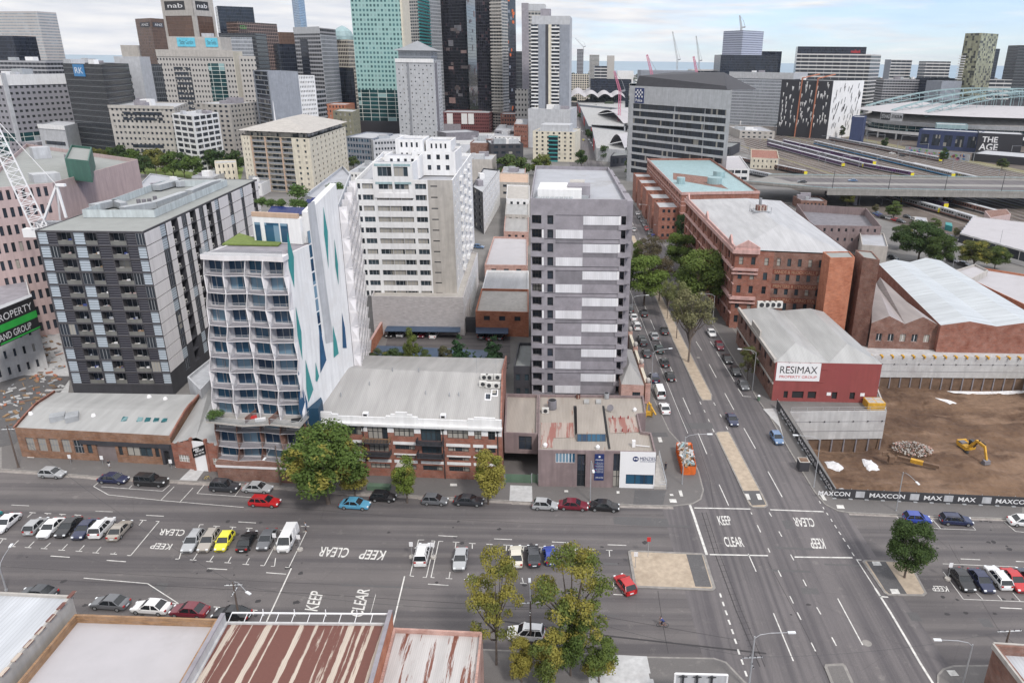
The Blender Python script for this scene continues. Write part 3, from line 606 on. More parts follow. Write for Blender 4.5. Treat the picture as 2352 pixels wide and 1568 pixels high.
for a in[('sedan','white',0,3,70,125,bayL,'white sedan cut by the left edge, first of the slanted row'),('sedan','teal',0,3,-110,105,bayL,'teal sedan corner at the far left edge of the slanted row'),('hatch','silver',0,3,340,150,bayL+PI,'silver hatchback with its tail towards the camera, left of the white and black cars'),('sedan','white',0,3,478,170,bayL,'white sedan nose down between the silver hatchback and a black sedan'),('sedan','black',0,3,640,162,bayL,'black sedan beside the white sedan in the left slanted row'),('sedan','navy',0,3,792,180,bayL,'dark navy sedan between a black sedan and a white car in the slanted row'),('suv','white',0,3,948,170,bayL+PI,'white crossover with dark rear window beside a champagne sedan'),('sedan','champagne',0,3,1108,190,bayL+PI,'champagne sedan ending the left slanted row beside the painted bar'),('wagon','silver',0,3,1780,295,bayM,'silver wagon with open sunroof right of the painted words'),('wagon','champagne',0,3,1925,290,bayM,'champagne wagon between the silver wagon and the yellow hatchback'),('hatch','yellow',0,3,2068,298,bayM,'bright yellow hatchback in the slanted bays'),('sedan','black',0,3,2275,292,bayM+PI,'black sedan parked tail first right of the yellow hatchback'),('sedan','grey',1,3,105,275,bayM,'dark grey sedan left of the white taxi van'),('van','white',1,3,298,285,bayM,'long white taxi van with a roof light at the end of the slanted row'),('suv','white',1,3,1530,418,bayC+PI,'white four wheel drive with a spare wheel cover on its tail'),('sedan','silver',1,3,1880,455,bayC,'pale silver sedan alone between the white four wheel drive and the tree'),('sedan','cream',2,3,38,430,bayC+PI+.06,'cream sedan half under the yellowing tree'),('sedan','dark',2,3,197,425,bayC+PI+.08,'dark grey-green sedan between the cream sedan and a blue car'),('hatch','blue',2,3,350,420,bayC+PI+.1,'blue hatchback mostly hidden behind the large near tree')]:cc(*a,group=GB)
cc('hatch','red',2,3,1035,690,ang2(2,3,(1095,760),(965,590)),'bright red hatchback turning beside the sandy traffic island',None)
cc('suv','white',2,3,130,1150,WEST,'white crossover with a sunroof parked below the near trees')
GN='cars parked along the near kerb'
for a in[('sedan','dark',0,3,360,775,WEST,'dark sedan roof showing above the white corrugated roof'),('sedan','grey',0,3,1020,865,WEST,'grey sedan with black sides at the near kerb, left of the white sedan'),('sedan','white',0,3,1395,905,WEST,'white sedan at the near kerb between a grey and a maroon car'),('sedan','maroon',0,3,1748,935,WEST,'maroon sedan at the near kerb'),('sedan','black',0,3,2135,968,WEST,'black sedan at the near kerb behind the timber pole')]:cc(*a,group=GN)
GF='cars parked along the far kerb of the wide street'
for a in[('hatch','silver',0,2,490,1238,EAST,'silver hatchback with a black roof near the left footpath'),('sedan','navy',0,2,1048,1288,EAST,'navy sedan in front of the roller door'),('pickup','black',0,2,1398,1312,EAST,'black pickup with a canopy and chrome bumper'),('suv','dark',0,2,2072,1362,EAST,'charcoal off-roader parked left of the silver sedan'),('sedan','silver',1,2,18,1372,EAST,'silver sedan parked behind the red wagon'),('sedan','sky',1,2,912,1522,EAST,'light blue sedan in front of the big green and yellow tree'),('hatch','black',1,2,1172,1455,EAST,'small black hatchback between the light blue sedan and the kerb tree'),('hatch','grey',1,2,1648,1485,EAST,'grey hatchback between the two kerb trees'),('sedan','dark',1,2,1955,1490,EAST,'dark sedan beside the yellow kerb tree'),('hatch','silver',2,2,306,1530,EAST,'small silver hatchback left of the red sedan near the driveway'),('sedan','maroon',2,2,565,1530,EAST,'dark red sedan between silver hatchback and black sedan'),('sedan','black',2,2,848,1540,EAST,'black sedan nearest the street corner'),('hatch','blue',3,3,1365,85,EAST,'bright blue hatchback by the hoarding'),('wagon','navy',3,3,1722,100,EAST,'dark blue wagon by the hoarding right of the blue hatchback'),('sedan','white',3,3,2350,112,EAST,'white sedan cut by the right edge below the hoarding')]:cc(*a,group=GF)
cc('wagon','red',1,2,85,1500,EAST,'red wagon driving past the parked silver sedan',None)
for a in[('sedan','black',3,3,1775,645,bayR,'black sedan in the first bay right of the sandy tree island'),('sedan','navy',3,3,1950,655,bayR,'dark blue sedan beside the white wagon in the right bays'),('wagon','white',3,3,2105,625,bayR+PI,'white wagon with roof rails in the right bays'),('sedan','red',3,3,2255,650,bayR,'red sedan in the right bays'),('sedan','dark',3,3,2400,640,bayR+PI,'dark car cut by the right edge beside the red sedan')]:cc(*a,group='cars in the slanted bays at the right')
GK='cars driving or parked on the street with the sandy median'
for a in[('sedan','navy',2,2,2018,740,TOWARD,'purple-blue sedan driving towards the camera beside the median tip'),('hatch','steel',3,2,78,912,TOWARD,'steel blue hatchback parked by the hoarding corner'),('sedan','white',2,2,1400,635,AWAY,'white sedan behind the white van on the left side of the street'),('van','white',2,2,1355,492,AWAY,'white van parked at the pink brick gate'),('wagon','navy',2,2,1308,352,AWAY,'dark blue wagon in front of the white van'),('sedan','dark',2,2,1235,125,AWAY,'dark sedan parked beside the white balustrade'),('hatch','grey',2,2,1203,25,AWAY,'grey hatchback parked beside the balustrade further up the street'),('sedan','black',2,2,1450,338,AWAY,'black sedan with lit brake lamps, nearest in the left lane queue'),('sedan','black',2,2,1399,212,AWAY,'black sedan second in the queue beside the median'),('sedan','green',2,2,1350,88,AWAY,'dark green sedan third in the queue beside the median'),('sedan','silver',2,1,1305,1535,AWAY,'silver-grey sedan in the left lane beside a parked white wagon'),('sedan','black',2,1,1397,1488,AWAY,'black sedan in the lane by the median ahead of the silver-grey sedan'),('suv','white',2,1,1145,1445,AWAY,'white wagon parked beside the stone ball gate post'),('sedan','black',2,1,1210,1325,AWAY,'black sedan emerging from under the green plane tree'),('sedan','white',2,1,1115,1362,AWAY,'white car half hidden behind the lamp post'),('hatch','grey',2,1,1187,1562,AWAY,'grey car parked ahead of the dark sedan by the balustrade'),('sedan','dark',2,1,1082,1288,AWAY,'dark car parked right beside the grey tower'),('sedan','silver',2,1,1118,552,AWAY,'silver car alone in the far lane beyond the trees'),('sedan','white',2,1,1830,1508,TOWARD,'white sedan parked below the ornate brick building'),('hatch','maroon',2,2,1903,62,TOWARD,'dark red hatchback parked on the right kerb behind the white sedan'),('sedan','black',2,2,1975,180,TOWARD,'black sedan parked on the right kerb beside the small tree'),('sedan','black',2,2,2050,290,TOWARD,'black sedan parked on the right kerb between another black sedan and a grey one'),('sedan','grey',2,2,2122,418,TOWARD,'grey sedan last in the right kerb row before the corner')]:cc(*a,group=GK)
for i,(k,c_,x,y,t)in enumerate([('sedan','white',1155,405,'white car heading the far parked row below the brick stepped block'),('hatch','dark',1170,437,'dark hatchback second in the far parked row'),('sedan','grey',1195,472,'grey sedan third in the far parked row'),('sedan','grey',1216,508,'grey sedan fourth in the far parked row, ahead of a red car'),('hatch','red',1237,548,'small red car in the far parked row'),('sedan','grey',1263,585,'grey sedan behind the red car in the far row'),('hatch','blue',1300,622,'blue car at the tree end of the far parked row')]):cc(k,c_,2,1,x,y,TOWARD,t,'cars in the far parked row')
fs=[(560,1165,'white'),(575,1160,'white'),(572,1182,'silver'),(590,1172,'white'),(588,1200,'dark'),(603,1178,'white'),(607,1200,'white'),(620,1190,'silver'),(622,1215,'white'),(637,1205,'grey'),(648,1215,'silver'),(555,1115,'white'),(656,1292,'yellow'),(705,1290,'white'),(715,1303,'silver'),(725,1318,'white'),(735,1332,'grey'),(743,1345,'white'),(600,1375,'dark'),(585,1390,'grey')]
for i,(x,y,c_)in enumerate(fs):
 cc('sedan',c_,2,0,x,y,AWAY if x<690 else TOWARD,'yellow taxi far up the street' if c_=='yellow' else 'tiny %s car %s'%(c_,'in the far traffic queue' if i<12 else 'parked at the far kerb'),'cars far up the street')
for c,r,x,y,c_,k,a,t in[(1,1,1245,1512,'black','sedan',R(-94),'black car under the blue carport, leftmost'),(1,1,1340,1512,'silver','suv',R(-94),'silver car under the blue carport'),(1,1,1450,1508,'grey','sedan',R(86),'grey car deep under the blue carport'),(1,1,1530,1520,'maroon','hatch',R(-94),'dark red car under the blue carport'),(1,1,1638,1522,'white','sedan',R(86),'white sedan under the right end of the blue carport'),(1,1,2078,1530,'grey','hatch',R(86),'grey hatchback under the small blue carport'),(1,1,2155,1540,'maroon','sedan',R(86),'maroon car beside the grey hatchback under the small carport'),(1,1,2252,1540,'dark','hatch',R(86),'dark car at the right end of the small carport'),(1,1,2048,712,'steel','hatch',R(-8),'blue hatchback parked in the lane behind the white flats')]:
 cc(k,c_,c,r,x,y,a,t,'cars behind the buildings')
RC=[(1005,408,'steel','far left end of the rail yard car park'),(1035,425,'blue','left row below the flyover pier'),(1063,437,'black','left row between blue and white cars'),(1120,450,'white','left row beside the red one'),(1175,465,'red','below the round car park tree'),(1218,478,'dark','right of the red car under the car park tree'),(1280,435,'dark','right of the car park tree trunk'),(1350,460,'white','beside the small yard hut'),(1410,543,'white','above the big dark trees'),(1460,548,'champagne','right of the white car above the big dark trees'),(1480,552,'grey','in the middle row of the yard car park'),(1535,568,'dark','next in the middle row towards the shrubs'),(1582,588,'grey','centre of the middle row by the shrubs'),(1630,605,'maroon','in the middle row of the yard car park'),(1685,627,'navy','right of the maroon car'),(1740,642,'black','second from the shrubs end'),(1795,658,'silver','nearest the yellow-green shrubs'),(1510,578,'cream','in the lower yard row'),(1680,718,'white','between the dark and yellow-green trees'),(1960,702,'white','behind the yellow-green trees'),(2195,775,'navy','at the right edge rows'),(2260,795,'grey','at the right edge between two dark ones'),(2330,818,'navy','last at the right edge'),(1690,840,'dark','in the shade below the big trees'),(1795,872,'grey','beside the street lamp near the white sawtooth roofs'),(1150,815,'dark','in the yard left of the big trees'),(1560,850,'silver','behind the white sheds')]
for x,y,c_,t in RC:cc('sedan' if x%2 else 'hatch',c_,3,1,x,y,R(-60),'%s car %s'%(c_,t),'cars in the rail yard car park')
cc('sedan','white',3,0,1140,1415,R(-8),'small white car on the yard track near the painted wall','cars in the rail yard car park');cc('suv','dark',3,0,1233,1438,R(-8),'small dark car on the yard track near the painted wall','cars in the rail yard car park')
# ---------------------------------------------------------------- trees
def leaf_crown(seed,blobs,n,size,sq=.75):
 """leaf clumps on the skins of many overlapping lobes, thinner inside, ragged outside"""
 r=random.Random(seed);mb=MB();tot=sum(b[3]**2 for b in blobs)
 for cx,cy,cz,rr in blobs:
  for _ in range(max(6,int(n*rr*rr/tot))):
   while 1:
    d=Vector((r.gauss(0,1),r.gauss(0,1),r.gauss(0,1)))
    if d.length>.1:break
   d.normalize()
   if d.z<-.35 and r.random()<.6:d.z=-d.z
   q=Vector((cx,cy,cz))+Vector((d.x,d.y,d.z*sq))*rr*(r.random()**.3)*r.uniform(.85,1.12)
   nn=(d+Vector((r.uniform(-.9,.9),r.uniform(-.9,.9),r.uniform(-.4,.9)))).normalized();u=nn.cross(Vector((r.uniform(-1,1),r.uniform(-1,1),r.uniform(-1,1)))).normalized();v=nn.cross(u)
   s1=size*r.uniform(.5,1.25);s2=s1*r.uniform(.5,.9)
   mb.q(q-u*s1*.5,q+v*s2*.5+u*s1*.1,q+u*s1*.55,q-v*s2*.5)
 return mb
def blobset(seed,rx,rz,zc,k,br):
 r=random.Random(seed);B2=[]
 for i in range(k):
  a=r.uniform(0,6.28);e=r.uniform(-.75,1);m_=r.uniform(.55,1.)*math.sqrt(max(.05,1-e*e*.8))
  B2.append((math.cos(a)*rx*m_*.78,math.sin(a)*rx*m_*.78,zc+e*rz*.8,br*r.uniform(.7,1.25)))
 B2.append((0,0,zc,br*1.3));return B2
TP={}
def tree_proto(kind):
 if kind in TP:return TP[kind]
 k,rx,rz,zc,nb,br,n,size,bark_,hh={'broad':('broad',5.2,5.2,6.9,46,1.55,15000,.38,'bark',4.5),'oval':('oval',2.5,4.1,4.9,26,1.0,7000,.3,'bark',2.6),'sparse':('sparse',4.2,3.6,8.6,30,1.05,5600,.3,'bark_pale',6.),'thin':('thin',4.8,6.0,7.6,40,1.0,9500,.27,'bark',6),'shrub':('shrub',1.4,1.0,1.1,10,.7,1300,.28,'bark',.6),'cone':('cone',.9,2.2,2.6,0,0,1500,.3,'bark',.8),'far':('far',5.0,4.2,6.5,20,2.0,1500,1.0,'bark',3)}[kind]
 t=empty('tree',(0,0,0));sd=sum(map(ord,kind))
 bl=blobset(sd,rx,rz,zc,nb,br)if kind!='cone' else[(math.sin(i*2.4)*.25,math.cos(i*2.4)*.25,.7+i*.42,.95-i*.085)for i in range(10)]
 mb=MB();th=.55 if kind in('sparse','thin')else 1.;mb.cyl((0,0,-.1),(.1,.05,hh*.55),(.045*hh+.05)*th,(.032*hh+.03)*th,8);mb.cyl((.1,.05,hh*.5),(0,0,hh),(.034*hh+.03)*th,(.02*hh+.02)*th,8)
 r=random.Random(3)
 for b_ in bl[::2 if kind!='sparse' else 1]:
  s0=Vector((0,0,hh*r.uniform(.5,.95)));e0=Vector(b_[:3]);md=s0.lerp(e0,.5)+Vector((0,0,-.3));mb.cyl(s0,md,.022*hh,.015*hh,5);mb.cyl(md,e0,.015*hh,.006*hh,5)
 mb.build('trunk',[MATS[bark_]],t);c=leaf_crown(sd,bl,n,size).build('crown',[MATS['leaves']],t);c['paint']=1
 TP[kind]=t;t['_h']=zc+rz;return t
_tu=set()
def tree(kind,P,h,label,color,yellow=0.,group='street trees',wide=1.,name='tree',rz=None):
 p=tree_proto(kind)
 if kind not in _tu:t=p;_tu.add(kind)
 else:t=copy_tree(p)
 s=h/p['_h'];t.location=P;t.scale=(s*wide,s*wide,s);t.rotation_euler=(0,0,rnd.uniform(0,6.28)if rz is None else rz);t.name=name
 tag(t,label,'shrub' if name=='shrub' else 'tree',group)
 for ch in t.children:
  if 'paint' in ch:ch.color=(color[0],color[1],color[2],yellow)
 return t
def tpx(kind,c,r,base,topy,label,color,yellow=0.,group='street trees',wide=1.,name='tree',rz=None,z=0.1):
 P=G(*cr(c,r,*base),z);return tree(kind,P,max(1.2,HT(P,392*r+topy/4)-z),label,color,yellow,group,wide,name,rz)
GR=(.05,.085,.022);DG=(.03,.055,.02);OL=(.085,.095,.03);GG=(.07,.075,.045)
tpx('broad',1,2,(665,1485),800,'broad green tree with a yellow crown patch at the kerb by the brick lofts',(.055,.09,.025),.36,wide=1.22,rz=2.2)
tpx('oval',1,2,(915,1425),1085,'yellowing tree leaning against the right side of the broad green tree',(.1,.115,.03),.85,wide=1.15)
tpx('oval',1,2,(1390,1478),1060,'small oval green tree between the black and grey hatchbacks',(.08,.115,.028),.35,wide=1.0)
tpx('oval',1,2,(2135,1490),975,'tall oval tree mostly turned yellow beside the driveway',(.1,.12,.028),.72,wide=1.0)
tpx('thin',1,3,(2210,1400),325,'thin half bare tree at the near kerb, leftmost of the near trees',(.085,.1,.03),.6,wide=.66,group='near trees')
tpx('thin',2,3,(545,1340),330,'large ragged near tree with green and straw coloured leaves',(.07,.095,.028),.5,wide=1.0,group='near trees',rz=1.)
tpx('oval',2,3,(540,1500),860,'dark green low tree in the middle of the near trees',(.05,.08,.024),.3,wide=.75,group='near trees')
tpx('oval',2,3,(800,1560),1125,'low green tree beside the pale paving slabs',(.065,.095,.028),.3,wide=1.1,group='near trees')
tpx('oval',2,3,(345,1630),1090,'low green tree at the bottom edge left of the paving',(.065,.09,.028),.45,wide=1.0,group='near trees')
tpx('oval',2,3,(90,1560),1140,'straw coloured young tree in front of the white crossover',(.11,.11,.04),.8,wide=.9,group='near trees')
tpx('broad',3,3,(1252,600),85,'dense dark green tree on the sandy island at the right',(.035,.06,.022),0.,wide=.92,rz=4.)
tpx('sparse',2,2,(1620,190),-490,'sparse grey-green gum tree at the near end of the median',(.12,.125,.075),0.,wide=.95,group='gum trees on the median')
tpx('sparse',2,1,(1512,1540),1000,'grey-green gum on the median with a pale bare trunk',(.12,.14,.07),.05,wide=.6,group='gum trees on the median')
tpx('sparse',2,1,(1425,1360),1000,'slim gum in the middle of the median',(.11,.13,.06),0.,wide=.7,group='gum trees on the median')
tpx('sparse',2,1,(1350,1195),770,'brownish gum on the median behind the slim one',(.075,.065,.045),.1,wide=.95,group='gum trees on the median')
tpx('sparse',2,1,(1262,960),590,'far brown gum over the median at the bend of the parked row',(.075,.07,.05),0.,wide=1.15,group='gum trees on the median')
tpx('broad',2,1,(1210,1235),770,'lush light green plane tree beside the grey tower',(.085,.13,.035),.0,wide=1.12)
tpx('broad',2,1,(1150,900),640,'green tree top between the grey tower and the street',(.075,.11,.03),.1,wide=.5)
tpx('broad',2,1,(1720,1290),735,'broad green elm in front of the ornate brick building',(.07,.105,.03),.12,wide=1.12)
tpx('broad',2,1,(1545,930),570,'green elm behind the broad one, nearer the stepped brick block',(.07,.11,.03),.05,wide=1.1)
tpx('broad',2,1,(1560,690),385,'very dark tree in the gap between the two brick buildings',(.022,.045,.018),0.,wide=.62)
tpx('thin',2,2,(2160,360),30,'thin olive kerb tree beside the parked black sedans',(.07,.08,.035),.1,wide=.9)
GY='trees around the rail yard car park'
for c,r,b_,t_y,k,cl_,ye,wd,lb in[(3,1,(1380,840),470,'broad',DG,0.,1.35,'big dark tree behind the white sawtooth sheds'),(3,1,(1560,900),590,'broad',(.04,.065,.022),0.,1.15,'dark green tree right of the big one, nearer the sheds'),(3,1,(1215,720),500,'broad',(.035,.06,.022),.05,1.2,'dark tree left of the big one beside the carport'),(3,1,(1880,900),640,'broad',(.07,.085,.03),.35,1.5,'yellow-green spreading tree over the parked cars'),(3,1,(2080,910),700,'broad',(.05,.075,.025),.15,1.35,'green tree right of the spreading yellow-green one'),(3,1,(725,330),165,'oval',OL,.1,1.6,'small round tree under the flyover parapet'),(3,1,(1150,450),280,'oval',(.06,.09,.03),.15,1.7,'round tree in the car park beside the red car'),(3,1,(1525,545),435,'oval',(.055,.08,.03),.1,1.9,'low round tree in front of the teal container'),(3,1,(1860,650),565,'oval',(.1,.12,.03),.4,2.,'yellowish shrubby tree beside the white train shed'),(3,1,(1990,680),580,'oval',(.09,.11,.03),.4,2.,'second yellowish tree along the train shed'),(3,1,(2130,690),610,'oval',(.09,.11,.04),.5,1.9,'third yellowish tree along the train shed'),(3,1,(2250,740),640,'oval',(.075,.085,.04),.2,2.,'dull green tree at the right edge by the train shed'),(3,1,(2340,760),650,'oval',(.07,.08,.04),.2,2.,'dull green tree cut by the right edge'),(3,1,(1720,610),520,'oval',(.075,.08,.05),.2,1.5,'grey-green bush at the end of the train shed'),(3,1,(985,390),310,'oval',(.08,.08,.05),.2,1.7,'scrubby bush beside the castellated concrete shell'),(3,0,(1070,1365),1265,'oval',DG,.05,1.5,'round tree on the embankment left of the graffiti wall'),(3,0,(1605,1505),1355,'oval',DG,0.,1.0,'narrow tree in front of the graffiti wall'),(3,0,(2145,1560),1452,'oval',(.04,.06,.025),.1,1.9,'bushy tree below the dark stadium annex'),(3,0,(675,1275),1150,'oval',(.035,.05,.025),0.,.9,'tree in front of the black and white office'),(3,0,(110,1180),1080,'oval',DG,0.,1.3,'dark tree at the left foot of the black and white office')]:
 tpx(k,c,r,b_,t_y,lb,cl_,ye,GY,wd)
GV='trees in the park strip at the left'
tl=[(760,1440,1360,OL),(860,1490,1375,(.08,.09,.03)),(950,1500,1385,(.07,.08,.025)),(1040,1480,1370,GR),(1130,1500,1350,DG),(1240,1540,1385,GR),(1340,1590,1450,DG),(1440,1560,1385,OL),(1520,1590,1440,(.09,.1,.03)),(1600,1600,1410,GR),(1700,1600,1420,DG),(1790,1620,1450,GR),(1950,1540,1390,DG),(2040,1560,1400,(.025,.05,.02)),(2190,1560,1400,DG)]
for i,(x,b_,t_y,cl_)in enumerate(tl):tpx('far',0,0,(x,b_+40),t_y-8,['olive','mid green','dark green'][(cl_[0]<.06)+(cl_[0]<.04)]+' park tree %s'%['behind the green rooftop box','left of the pink hospital roof','behind the pink roof edge','below the black office tower','under the dark window columns','right of the pink roof','in the middle of the park strip','below the beige stepped block','with a yellow tinge below the white grid block','left of the white grid block foot','at the white grid block foot','right of the white grid block','above the small cream house','beside the cream house chimney','between the cream house and the hotel'][i],cl_,.25 if cl_[0]>.06 else .05,GV,1.)
for i,(x,b_,t_y,lb)in enumerate([(60,1420,1290,'tree clump below the grey hospital block at the far left'),(200,1430,1330,'tree left of the pale low office'),(310,1400,1330,'small tree at the corner of the pale low office')]):tpx('far',0,0,(x,b_),t_y,lb,GR,.1,GV,1.2)
GS='trees along the far street'
for c,r,x,b_,t_y,cl_,wd,lb in[(2,0,635,1545,1385,DG,1.,'tree at the corner right of the cream apartments'),(2,0,845,1480,1345,DG,1.,'tree below the police office canopy'),(2,0,1120,1640,1455,(.06,.09,.025),1.2,'green tree in front of the police office base'),(2,0,285,1600,1425,(.08,.1,.03),1.,'yellow-green tree below the cream apartments'),(2,0,225,1620,1470,(.07,.1,.03),.9,'tree left of the yellow-green one'),(2,0,90,1640,1455,(.05,.08,.03),1.3,'tree beside the dark grey block left of the cream apartments'),(2,0,-30,1620,1440,(.06,.09,.03),1.3,'tree behind the white flats roof'),(1,0,900,1560,1440,(.05,.075,.03),1.,'tree between the cream hotel and white flats'),(1,0,1090,1470,1385,OL,.9,'tree behind the white flats roof plant'),(1,0,110,1130,1040,DG,1.3,'tree left of the pale spire'),(2,0,720,1300,1210,DG,.8,'tree in the far kerb row opposite the police office'),(2,0,695,1265,1190,DG,.8,'tree further along the far kerb row'),(2,0,590,1060,1010,DG,.7,'dark tree far up the street on the left'),(2,0,620,1100,1040,DG,.7,'dark tree far up the street on the right'),(1,0,2100,1010,940,DG,1.,'tree between the two dark towers'),(1,0,2320,1640,1430,(.05,.08,.03),1.3,'tree below the dark grey block in the centre')]:
 tpx('far',c,r,(x,b_),t_y,lb,cl_,.1,GS,wd)
GC='shrubs in the courtyard behind the brick lofts'
for x,b_,t_y,k,cl_,wd,lb in[(1110,175,62,'oval',(.05,.07,.04),1.6,'round shrub at the left of the courtyard'),(1270,175,55,'oval',(.045,.075,.035),2.2,'dense bush behind the loft roof ridge'),(1440,200,-130,'oval',(.09,.12,.04),.75,'slender birch-like tree in the courtyard'),(1530,185,45,'oval',(.06,.085,.04),1.6,'light green shrub beside the slender tree'),(1740,175,30,'oval',(.075,.08,.05),1.5,'olive shrub in the courtyard'),(1870,180,-90,'cone',(.025,.06,.03),1.5,'tall dark conifer in the courtyard'),(1950,170,50,'cone',(.03,.06,.03),1.3,'middle sized conifer in the courtyard'),(2010,165,80,'cone',(.035,.07,.03),1.2,'small conifer right of the middle sized one'),(2070,170,120,'cone',(.03,.06,.03),1.1,'smallest conifer of the courtyard'),(2190,190,-80,'cone',(.025,.055,.03),1.9,'tallest conifer near the grey tower'),(1340,185,90,'oval',(.05,.08,.035),1.4,'low bush behind the ridge')]:
 tpx(k,1,2,(x,b_+130),t_y,lb,cl_,0,GC,wd*.7)
for x in(1342,1472,1610,1755,1855):tpx('cone',1,1,(x,1400),1350 if x%2 else 1362,{1342:'leftmost clipped cypress against the pale block wall',1472:'thin cypress against the pale block wall, second from the left',1610:'middle cypress against the pale block wall',1755:'tallest cypress against the pale block wall',1855:'rightmost cypress beside the dark shed'}[x],(.03,.06,.025),0,'cypresses behind the carport',1.1,'shrub')
tpx('shrub',1,1,(2150,1390),1325,'ivy hedge in front of the red brick shed',(.04,.08,.03),0,None,1.8,'shrub')
# ---------------------------------------------------------------- lamps and poles
def lamp(c,r,base,top,head,label,mat='pole_metal',cross=None,w=.11,name='street_lamp'):
 P=G(*cr(c,r,*base));h=HT(P,392*r+top[1]/4);T=Vector((P.x,P.y,h));t=empty(name,P,label,'street lamp' if head else 'pole','street lamps' if head else 'poles')
 m_=MB();m_.cyl(P,T,w,w*.6,8);m_.cyl(P,P+Vector((0,0,.3)),w*1.5,w*1.5,8);m_.build('pole',MATS[mat],t)
 if head:
  E_=G(*cr(c,r,*head),h+.55 if mat=='pole_metal' else h);v=(E_-T);v.z=0;Ln=min(v.length,4.2);v.normalize();E_=T+v*Ln+Vector((0,0,.55))
  if mat!='pole_metal' and abs(head[1]-top[1])>60:E_.z=h-.2
  a=MB();md=T+v*Ln*.45+Vector((0,0,.5));a.tube([T-Vector((0,0,.3)),T+v*Ln*.15+Vector((0,0,.25)),md,E_],.045,6);a.build('arm',MATS['pole_metal'],t)
  l=MB();ha=math.atan2(v.y,v.x);l.obox(E_+v*.35-Vector((0,0,.08)),.95,.36,.14,ha);l.build('lamp_head',MATS['lamp_head'],t)
 if cross:
  for i,(z,Lc)in enumerate(cross):
   x_=MB();cz=h-z;d=Vector((math.cos(R(5+85*(i%2))),math.sin(R(5+85*(i%2))),0))*Lc/2;x_.bar(T-Vector((0,0,z))-d,T-Vector((0,0,z))+d,.1);x_.build('cross_arm',MATS['lamp_head' if mat=='pole_timber' else 'pole_metal'],t)
   for q in(-.9,-.4,.4,.9):
    s_=MB();pp=T-Vector((0,0,z))+d*q;s_.cyl(pp,pp+Vector((0,0,.25)),.06,.06,6);s_.build('insulator',MATS['frame_dark'],t)
 return T
lamp(2,2,(718,1472),(728,1095),(755,1230),'lamp post on the footpath in front of the blue banner')
lamp(2,2,(1562,1315),(1600,875),(1800,850),'lamp post beside the orange skip');lamp(2,2,(2207,455),(2258,100),(2105,70),'lamp post in front of the low brick building at the right kerb')
lamp(2,2,(1278,440),(1300,100),(1443,65),'lamp post at the pink brick gate');TX1=lamp(2,1,(1097,1400),(1110,1165),(1237,1143),'lamp post with a cross arm beside the grey tower',cross=[(2.2,2.6)])
lamp(2,1,(1840,1430),(1865,1148),(1745,1127),'lamp post in front of the ornate brick building');lamp(2,1,(1253,520),(1258,322),(1180,310),'lamp post by the far parked row');lamp(2,1,(1390,610),(1393,500),(1300,496),'lamp post right of the blue parked car')
lamp(3,2,(420,1342),(480,900),(265,860),'lamp post behind the dark planter bin');lamp(3,2,(1175,1560),(1262,1200),(1405,1330),'lamp post in front of the hoarding')
TX2=lamp(2,3,(2170,1640),(2262,1140),(2700,1100),'grey lamp post with wire cross arms at the bottom centre',cross=[(3.3,2.6),(4.,2.2)],w=.16);lamp(3,3,(1775,1640),(1880,1212),(1583,1170),'lamp post at the bottom right corner footpath',w=.13)
TX3=lamp(2,3,(172,1195),(175,815),(158,505),'timber pole with a long cross arm beside the white crossover','pole_timber',cross=[(.3,2.8),(1.4,2.2)],w=.16)
lamp(1,2,(228,1318),(165,955),(75,1070),'leaning timber pole with a lamp beside the blue motorbike','pole_timber',w=.16);TX4=lamp(0,2,(172,1160),(48,770),None,'dark timber pole at the left footpath','pole_timber',cross=[(.8,2.4)],w=.18,name='power_pole')
TX5=lamp(0,3,(2200,985),(2130,640),(2265,720),'timber pole behind the near roof with many insulators','pole_timber',cross=[(.5,2.4),(1.6,2.)],w=.16);lamp(3,1,(1690,920),(1705,790),(1670,750),'lamp post behind the white sheds');lamp(3,1,(2105,790),(2135,540),None,'bare tall pole behind the yellow-green trees',name='pole')
TX6=lamp(3,3,(2180,1235),(2235,1080),None,'dark power pole with a white cross arm at the right edge','pole_timber',cross=[(.2,3.4)],w=.16,name='power_pole');lamp(3,1,(835,320),(850,190),(875,250),'lamp post at the foot of the flyover');lamp(3,1,(1045,315),(1050,262),(1005,250),'short lamp post by the flyover trains')
lamp(0,3,(60,720),(20,500),(190,175),'lamp post rising behind the white corrugated roof',w=.14);lamp(2,0,(885,1545),(885,1405),(840,1400),'lamp post near the police office canopy')
def wire(a,b,label):
 mb=MB();n_=10;pts=[a.lerp(b,i/n_)-Vector((0,0,1.2*4*(i/n_)*(1-i/n_)*((b-a).length/40)))for i in range(n_+1)];mb.tube(pts,.022,4);single(mb,'overhead_wire',MATS['frame_dark'],label,'wire','overhead wires')
wire(TX3-Vector((0,0,.2)),TX2-Vector((0,0,3.2)),'thin cable sagging from the timber pole to the grey lamp post');wire(TX3-Vector((0,0,1.3)),TX5-Vector((0,0,.4)),'cable crossing low over the near roofs');wire(TX2-Vector((0,0,3.2)),TX6,'cable running right from the grey lamp post');wire(TX5,TX4,'cable crossing the wide street at the left')
